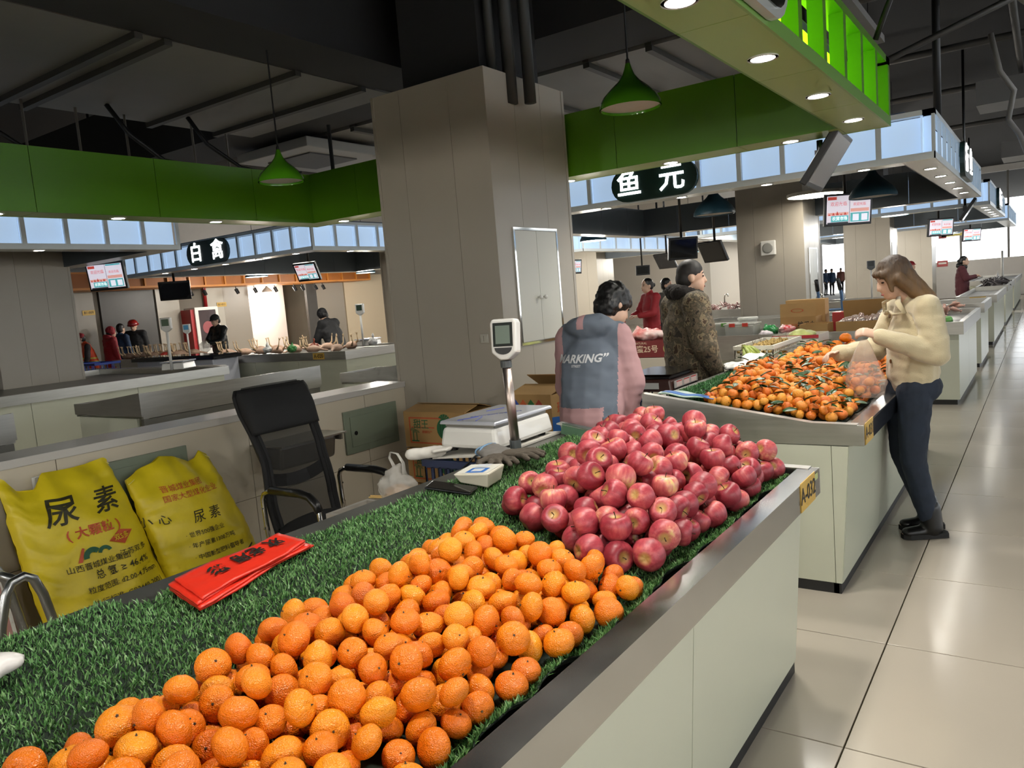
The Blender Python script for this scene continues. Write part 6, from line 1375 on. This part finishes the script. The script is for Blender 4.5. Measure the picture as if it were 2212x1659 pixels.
def long_hair(t, hd, RH, k, up):
    pr = [('e', hd((-.012, 0, .040)), (.104*k, .090*k, .100*k), RH), ('e', hd((-.05, 0, -.03)), (.075*k, .088*k, .10*k), RH)]
    for y, e, f0 in ((.075, .10, .02), (.05, .06, -.05), (.0, .02, -.07), (-.05, -.05, -.05), (-.075, -.08, .02)):
        a = hd((f0-.01, y, .0)); m = up((-.075+.04*(abs(y) > .06), y*1.15, 1.44)); z = up((-.135+.03*(abs(y) > .06), e, 1.30)); pr += [('c', a, m, .038, .042), ('c', m, z, .042, .028), ('c', z, z+V3(-.01, 0, -.06), .026, .012)]
    for y in (.055, -.055): pr.append(('c', hd((.055, y, .055)), hd((.062, y*1.25, -.055)), .022, .012))
    pr.append(('c', hd((.080, -.045, .055)), hd((.080, .045, .055)), .020, .020))
    blob('hair', pr, .008, hg, t, 2, disp=wrinkle(.004, 30, (1, 1, .2)))
def shopper_extra(t, up, lo, hd, k):
    for s in (1, -1):
        G().tube([up((.085, s*.03, 1.46)), up((.12, s*.09, 1.43)), up((.10, s*.13, 1.37)), up((.125, s*.05, 1.36)), up((.135, s*.02, 1.38))], [.012, .018, .014, .016, .010], 8, flat=.5).obj('collar', creamc, t, smooth=True, local=True)
    for z in (1.35, 1.22, 1.08): G().lathe([(.012, 0), (.012, .005), (.001, .006)], n=10).xf(Matrix.Translation(up((.135, .02, z))) @ Matrix.Rotation(PI/2, 4, 'Y')).obj('button', M('button_bronze', '6a5238', .3, .6), t, local=True)
    blob('glove_cuff', [('c', up((.215, .185, 1.225)), up((.255, .165, 1.245)), .040, .036)], .008, M('cuff_clear', 'b9b2ac', .5), t, 2, disp=wrinkle(.006, 60))
WL = (.265, .16, 1.25); WRT = (.39, -.12, 1.135)
wsh, wcoat = person('young woman in a cream coat and jeans picking mandarins, long ombre hair', (-.645, 4.99, 0), math.atan2(-.53, -.85), 1.65, coat=creamc, coat_z=.86, coat_fat=1.0, trousers=jeans, shoes=bootm, boots=True,
    armL=((-.02, .245, 1.13), WL), armR=((.12, -.235, 1.13), WRT), headpos=(.095, 0, 1.57), pitch=.30, hair=long_hair, hairm=hg, vox=.009, curlL=1.1, curlR=.75,
    legs=(((.03, .08, .90), (.05, .085, .49), (-.03, .085, .095)), ((.03, -.08, .90), (.035, -.08, .49), (-.09, -.08, .095))), extra=shopper_extra, arm_r=.066, legw=1.16)
# the bag of mandarins in her left hand
hb_ = wsh.matrix_basis @ (Vector((.335, .135, 1.235))*(1.655/1.7)); pbz = .87
t = thing('carrier_bag', 'thin pinkish carrier bag with mandarins hanging from the shopper\'s hand', 'bag', (hb_.x, hb_.y, pbz)); bagm = M('bag_film', 'd8c2b4', .25, alpha=.30, bump=.5, bscale=20)
top_z = hb_.z-pbz-.01
def bagf(u, v):
    a = 2*PI*u; w = interp(((0, .095), (.25, .105), (.6, .075), (.85, .045), (1, .018)), v); z = v*top_z; n_ = 1+.25*mnoise.noise(Vector((math.cos(a)*2.4, math.sin(a)*2.4, v*2)))*(1 if v > .2 else .5)
    return (w*math.cos(a)*n_, w*math.sin(a)*n_*.8, z+.004)
G().grid(bagf, 36, 24).obj('film', bagm, t, smooth=True, local=True)
for k in range(6):
    o = bpy.data.objects.new('mandarin', lms[k % 5]); COL.objects.link(o); a = k*1.05; o.matrix_basis = Matrix.Translation((hb_.x+.05*math.cos(a), hb_.y+.04*math.sin(a), pbz+.04+(.05 if k % 2 else 0))); tag(o, 'orange mandarin inside the carrier bag', 'mandarin', 'mandarins in the carrier bag')
hp_ = wsh.matrix_basis @ (Vector((.50, -.115, 1.10))*(1.655/1.7)); o = bpy.data.objects.new('mandarin', lms[1]); COL.objects.link(o); o.matrix_basis = Matrix.Translation(hp_) @ Matrix.Scale(1.1, 4); tag(o, 'orange mandarin held in the shopper\'s right fingers', 'mandarin')

# --- stallholder in the blue and pink jacket, bending with her back to us
blu = M('jacket_greyblue', '5d6672', .8, var=.05, vscale=8); pnk = M('jacket_pink', 'a98486', .8)
def jfn(c):
    if c.z < .955 and c.y > -.10 and c.x < .1: return 1
    if abs(c.y) > .165 and c.z < 1.40 and c.x > -.06: return 1
    if c.z > 1.385 and abs(c.y-.035) < .02 and c.x < .12: return 1
    return 0
def jhood(up, k): return ('e', up((-.085, 0, 1.43)), (.085*k, .155*k, .075*k), Matrix.Rotation(-.3, 3, 'Y'))
def tousled(t, hd, RH, k, up): blob('hair', [('e', hd((-.018, 0, .045)), (.112*k, .098*k, .110*k), RH), ('e', hd((-.045, 0, -.02)), (.085*k, .09*k, .09*k), RH), ('e', hd((.05, 0, .06)), (.06*k, .07*k, .05*k), RH)], .009, hairblk, t, 2, disp=wrinkle(.012, 26))
jw, jco = person('stallholder bending over in a blue-grey jacket with pink sleeves seen from behind', (-2.13, 3.80, 0), math.radians(103), 1.66, lean=.34, coat_z=.78, coat_fat=1.06, coatmats=[blu, pnk], coatfn=jfn, trousers=M('trousers_dark', '1b1c20', .8),
    armL=((.14, .20, 1.12), (.28, .10, 1.02)), armR=((.05, -.225, 1.12), (.15, -.19, .92)), headpos=(.08, -.10, 1.595), yaw=-.7, pitch=.25, hair=tousled, vox=.010, arm_r=.066, hood=jhood, shw=.15)
wrap_text(jco, jw, 'MARKING”', .062, M('print_white', 'c4c6c8', .6), (-.4, .04, 1.22), (0, -1, 0), (0, 0, 1), (-1, 0, 0), .03, shear=.25)
wrap_text(jco, jw, 'STREET', .018, M('print_white', 'c4c6c8', .6), (-.4, .06, 1.182), (0, -1, 0), (0, 0, 1), (-1, 0, 0), .02)

# --- man in the camouflage coat
cm = bpy.data.materials.new('camouflage'); cm.use_nodes = True; MATS['camouflage'] = cm; nt = cm.node_tree; pb_ = nt.nodes['Principled BSDF']; pb_.inputs['Roughness'].default_value = .85
tcn = nt.nodes.new('ShaderNodeTexCoord'); n1 = nt.nodes.new('ShaderNodeTexNoise'); n1.inputs['Scale'].default_value = 12; n1.inputs['Detail'].default_value = 6; n1.inputs['Roughness'].default_value = .65; nt.links.new(tcn.outputs['Object'], n1.inputs['Vector'])
rp = nt.nodes.new('ShaderNodeValToRGB'); rp.color_ramp.interpolation = 'CONSTANT'; e = rp.color_ramp.elements; e[0].position = 0; e[0].color = (*lin('29241d'), 1); e[1].position = .60; e[1].color = (*lin('3a2a1c'), 1)
for p, c in ((.40, '5f5443'), (.47, '474133'), (.54, '766a52')): x_ = e.new(p); x_.color = (*lin(c), 1)
nt.links.new(n1.outputs['Fac'], rp.inputs[0]); nt.links.new(rp.outputs[0], pb_.inputs['Base Color'])
def camo_extra(t, up, lo, hd, k):
    G().box(.02, .13, -.215, -.19, 1.12, 1.24).obj('chest_pocket', cm, t, local=True, bevel=.01)
    G().tube([up((.155, .0, 1.38)), up((.165, 0, 1.1)), up((.16, 0, .86))], .012, 6).obj('front_placket', cm, t, local=True)
mw, _ = person('man in a camouflage coat with dark fur collar looking to the right', (-2.20, 5.46, 0), math.radians(48), 1.76, coat=cm, coat_z=.74, coat_fat=1.22, trousers=M('trousers_dark', '1b1c20', .8), yaw=-.30, hair='buzz', hairm=M('hair_buzz', '1d1a18', .6),
    vox=.010, neckfur=M('fur_dark', '17120f', .95, bump=.8, bscale=120), armL=((.03, .27, 1.10), (.20, .18, .95)), armR=((-.01, -.27, 1.10), (.10, -.235, .88)), extra=camo_extra, arm_r=.068)

# --- people farther away
red = M('coat_red', '8e1722', .7); mar = M('coat_maroon', '4a1a22', .8); drk = M('coat_black', '131417', .75); navy = M('coat_navy', '1b3350', .8); ora = M('vest_orange', 'd8481c', .6); mask_ = M('vest_yellow', 'c9c24a', .5)
def pd(px, d): p = at(px, 700, d); return (p.x, p.y, 0)
def face(a): return math.atan2(CF.y, CF.x)+math.radians(a)     # 0 = towards the viewer
person('woman with a hair bun in a red coat behind the camouflage man', pd(1408, 13), face(-70), 1.72, coat=red, coat_z=.55, hair='bun', vox=.016, armL=((.1, .24, 1.13), (.3, .12, 1.1)), armR=((.1, -.24, 1.13), (.3, -.1, 1.1)))
person('shopper in a grey coat half hidden behind the camouflage man', pd(1440, 14), face(60), 1.70, coat=M('coat_grey', '54524d', .8), vox=.016)
person('woman in a maroon coat with dark hood looking at her phone far right', pd(2080, 18.8), face(60), 1.68, coat=mar, coat_z=.70, coat_fat=1.15, hair='bun', vox=.016, armL=((.10, .26, 1.15), (.30, .10, 1.18)), armR=((.10, -.26, 1.15), (.28, -.08, 1.2)), neckfur=hairblk)
person('person in a red cap behind the shopper\'s hair', pd(1967, 20), face(40), 1.66, coat=M('coat_bright_red', 'b8302a', .7), hat=('cap', red), vox=.018)
person('cleaner in an orange hi-vis vest and red cap with face mask', pd(190, 17.0), face(-55), 1.60, lean=.25, coatmats=[ora, M('sleeve_dark', '2a2426', .8), mask_], coatfn=lambda c: 1 if abs(c.y) > .20 else (2 if 1.0 < c.z < 1.03 or .92 < c.z < .95 else 0), coat=ora, coat_z=.74, hat=('cap', red), mask=True, vox=.016, armL=((.1, .25, 1.12), (.25, .2, .9)), armR=((.1, -.25, 1.12), (.25, -.2, .9)))
person('woman in a red hooded coat and knitted red hat facing the left wall', pd(233, 17.3), face(140), 1.66, coat=red, coat_z=.56, coat_fat=1.15, hat=('beanie', red), vox=.016, neckfur=red)
person('person in a blue jacket standing behind the red-hooded woman', pd(256, 18.3), face(160), 1.72, coat=navy, vox=.016)
person('man in a black coat wearing a red hard hat', pd(289, 18.9), face(5), 1.78, coat=drk, coat_fat=1.15, hat=('helmet', M('helmet_red', '8e1d1c', .2, coat=.5)), pitch=.3, vox=.016)
person('man in a dark cap and leather jacket bagging poultry', pd(470, 16.9), face(-35), 1.74, coat=M('leather_dark', '15191a', .35), coat_fat=1.1, hat=('cap', drk), pitch=.35, vox=.015, armL=((.12, .25, 1.13), (.32, .08, 1.12)), armR=((.12, -.25, 1.13), (.32, -.06, 1.1)))
person('man in a black jacket bending over the poultry counter', pd(722, 14.8), face(-120), 1.72, lean=.35, coat=drk, coat_fat=1.2, hat=('beanie', drk), pitch=.3, vox=.015, armL=((.18, .25, 1.15), (.34, .16, .98)), armR=((.18, -.25, 1.15), (.34, -.14, .98)))
for k, (px, d, a, c) in enumerate(((1800, 50, 0, navy), (1787, 51, 30, navy), (1820, 52, -20, M('coat_brown', '7a4a40', .8)))):
    person(('person in navy standing outside the bright doorway', 'second person in navy outside at the left door edge', 'person in brown outside right of the navy ones')[k], pd(px, d), face(a), 1.7, coat=c, vox=.03)
# ------------------------------------------------------------------ goods on the stalls across the left aisle
bluc = M('crate_blue', '1f3f9a', .45)
for k in range(2): crate(('blue plastic crate at the left column, nearer one', 'blue plastic crate at the left column, right one')[k], -13.95+.66*k, -13.33+.66*k, 6.38, 6.8, .895, 1.08, bluc, 1, slot=.2)
fle = M('poultry_skin', 'c9a58c', .55, var=.12, vscale=14)
def bird(label, c, rz, group, s=1.0, feet=True):
    t = thing('plucked_bird', label, 'poultry', c, rz, group)
    blob('body', [('e', (0, 0, .055*s), (.13*s, .085*s, .065*s)), ('c', (.09*s, 0, .06*s), (.20*s, .03*s, .03*s), .03*s, .016*s), ('c', (.19*s, .03*s, .03*s), (.24*s, .05*s, .02*s), .02*s, .018*s)], .014*s, fle, t, 1)
    for q in (-1, 1):
        f = G().tube([(-.08*s, q*.05*s, .07*s), (-.14*s, q*.055*s, .13*s), (-.15*s, q*.06*s, .22*s)], [.022*s, .012*s, .009*s], 6)
        for a in (-.5, 0, .5): f.tube([(-.15*s, q*.06*s, .22*s), (-.16*s+.02*math.sin(a), q*.06*s+.035*s*math.sin(a), .265*s)], [.007*s, .004*s], 5)
        f.obj('leg', M('bird_leg', 'd2b58e', .6), t, smooth=True, local=True)
    return t
b0 = bird('pale plucked bird with upright feet on the far left counter', (-14.6, 8.5, .98), .3, 'plucked birds with upright feet')
b0.location = (-13.2, 9.15, 1.0)
rr = random.Random(12)
for k in range(18):
    c = copy_tree(b0); c.matrix_basis = Matrix.Translation((-15.85+.225*(k % 9)+rr.uniform(-.03, .03), 8.68+.36*(k//9)+rr.uniform(-.05, .05), .965)) @ Matrix.Rotation(rr.uniform(-.6, 1.2), 4, 'Z')
bpy.data.objects['plucked_bird'].location = (-14.1, 8.8, .965)
box_counter('pale counter with upright poultry feet at the left', -16.0, -13.85, 8.5, 9.3, .96, .02, None, 'S', .13)
bl = bird('plucked bird lying on the A-020 counter', (-12.3, 8.6, .962), .4, 'plucked birds on the A-020 counter')
for k in range(13):
    c = copy_tree(bl); c.matrix_basis = Matrix.Translation((-12.2+.235*k+rr.uniform(-.03, .03), 8.55+.50*(k % 2)+rr.uniform(-.05, .05), .962)) @ Matrix.Rotation(rr.uniform(0, 6), 4, 'Z') @ Matrix.Rotation(rr.uniform(-.25, .25), 4, 'X')
for k, (x, y, c, l) in enumerate(((-10.9, 8.4, 'c9c9c6', 'white bag among the plucked birds'), (-10.2, 8.35, '3e8a40', 'green and white bag among the plucked birds'), (-9.95, 8.6, '8a3a20', 'dark orange bag among the plucked birds'), (-9.2, 9.2, 'd0cecb', 'white cloth bag beside the scale near the column'))):
    o = blob('poultry_bag', [('e', (x, y, 1.05), (.09, .07, .06)), ('c', (x, y, 1.08), (x+.02, y, 1.18), .03, .012)], .016, M('pb_'+c, c, .4), None, 2, disp=wrinkle(.02, 20)); tag(o, l, 'bag')
blob('clear_poultry_bag', [('e', (-14.25, 9.45, 1.10), (.10, .10, .12))], .02, clr, None, 2, disp=wrinkle(.03, 12)); tag(bpy.data.objects['clear_poultry_bag'], 'clear bag of poultry held by the cap man', 'bag')
lath('red_bowl', 'red plastic bowl standing upside down among the poultry feet', 'bowl', (-14.4, 8.65, .945), [(.13, 0), (.12, .05), (.08, .11), (.03, .13)], M('bowl_red', 'c23a30', .35), 16)
# fish heaps on the middle counters
def heap(label, x0, x1, y0, y1, z, n, mat, seed, L=.22, name='fish', group=None):
    rr = random.Random(seed); g = G().tube([(-L/2, 0, 0), (-L*.3, 0, .004), (0, 0, .006), (L*.3, 0, .003), (L*.42, 0, 0), (L*.5, 0, 0)], [.004, .025, .032, .02, .008, .024], 8, flat=.6)
    me = bpy.data.meshes.new(name); me.from_pydata(g.v, [], g.f); me.materials.append(mat); me.shade_smooth()
    fe = bpy.data.meshes.new('fin'); fe.from_pydata([(0, 0, .03), (-.05, 0, .055), (.04, 0, .05)], [], [(0, 1, 2)]); fe.materials.append(mat)
    for k in range(n):
        o = bpy.data.objects.new(name, me); COL.objects.link(o); o.matrix_basis = Matrix.Translation((rr.uniform(x0, x1), rr.uniform(y0, y1), z+.03+.10*rr.random())) @ Matrix.Rotation(rr.uniform(0, 6.28), 4, 'Z') @ Matrix.Rotation(rr.uniform(-.7, .7), 4, 'Y') @ Matrix.Rotation(rr.uniform(-1, 1), 4, 'X'); tag(o, label, name, group)
        c = bpy.data.objects.new('fin', fe); COL.objects.link(c); c.parent = o
heap('pinkish fish in the heap left of the second column', -6.9, -5.35, 16.5, 17.4, .91, 70, M('fish_pink', 'b08a84', .35, var=.25, vscale=8), 5, group='fish heaped left of the second column')
heap('pale pink chicken piece in the tray of the A-024 counter', -1.85, -.95, 10.6, 12.1, .89, 40, M('meat_pale', 'd2a493', .45, var=.15, vscale=8), 6, L=.16, name='chicken_piece', group='chicken pieces on the A-024 counter')
heap('dark grey fish standing in crates on the far right counter', -1.28, -.87, 21.6, 24, .88, 60, M('fish_grey', '4a4446', .4, var=.3, vscale=8), 7, L=.34, group='dark fish on the far right counter')
crate('blue plastic tray at the near end of the A-024 counter', -1.55, -1.02, 9.85, 10.25, .885, 1.01, bluc, 1, slot=.2)
blob('green_cabbage', [('e', (-.95, 10.1, .93), (.07, .07, .05))], .015, M('leafy_green', '6fae5a', .5), None, 2, disp=wrinkle(.015, 20)); tag(bpy.data.objects['green_cabbage'], 'small green bag right of the blue tray', 'bag')
blob('white_bundle', [('e', (-1.1, 24.6, .97), (.12, .1, .09)), ('c', (-1.1, 24.6, 1.0), (-1.09, 24.6, 1.22), .05, .012)], .02, M('bag_white', 'dcd9d6', .25), None, 2, disp=wrinkle(.02, 12)); tag(bpy.data.objects['white_bundle'], 'tied white bag on the far right counter', 'bag')
pipe('marker_pole', 'thin white pole standing on the far right counter', [(-1.0, 25, .93), (-1.0, 25, 1.75)], .03, whitepl, 'pole')
# faucets
def faucet(label, c):
    t = thing('faucet', label, 'faucet', c); G().tube([(0, 0, 0), (0, 0, .22), (.03, -.03, .29), (.09, -.06, .30), (.12, -.08, .25)], .016, 8).obj('spout', chrome, t, smooth=True, local=True); G().lathe([(.035, 0), (.03, .02), (.02, .03)], n=12).obj('base', chrome, t, local=True); G().box(-.02, .05, -.012, .012, .10, .12).obj('lever', chrome, t, local=True)
faucet('curved faucet right of the second column', (-2.6, 17.3, .95)); faucet('faucet beside the fish heap', (-6.2, 17.75, .95)); faucet('faucet between the sausage carton and the second column', (-2.9, 12.4, .95))
# things on the far walls
for k, (px, py, d, w, h, c, l) in enumerate(((1984, 561, 36, .5, .75, '8d8580', 'small notice on the grey far wall above the shopper'), (2036, 508, 36, .3, .5, '8a2a2a', 'small red alarm box on the far wall'), (2036, 569, 36, .4, .25, '9a3030', 'red and white sign on the far wall'), (2060, 508, 36, .9, .3, 'b8a84a', 'yellow strip sign on the far wall'))):
    p = at(px, py, d); t = thing('wall_notice', l, 'sign', (p.x, BW-.03, p.z)); G().box(p.x*BW/p.y-w/2, p.x*BW/p.y+w/2, BW-.04, BW-.005, p.z-h/2, p.z+h/2).obj('panel', M('notice_'+c, c, .5), t); G().box(p.x*BW/p.y-w/2+.05, p.x*BW/p.y+w/2-.05, BW-.045, BW-.04, p.z-h*.1, p.z+h*.2).obj('print', M('notice_print', 'c9c5bd', .6), t)
hatch(-11.5, 13.4, 13.95, 1.0, 2.05, 'white hatch on the distant column left of the big one')
# plain partitions that close the view between the stall blocks
wall('wall_middle', G().box(-20, -7.6, 30, 30.2, 0, 5.3), M('wall_pale', 'b8b2a8', .6)); wall('wall_side', G().box(-9.0, -8.8, 24, 30, 0, 5.3), M('wall_pale', 'b8b2a8', .6))
bpy.data.scenes.remove(WORK)
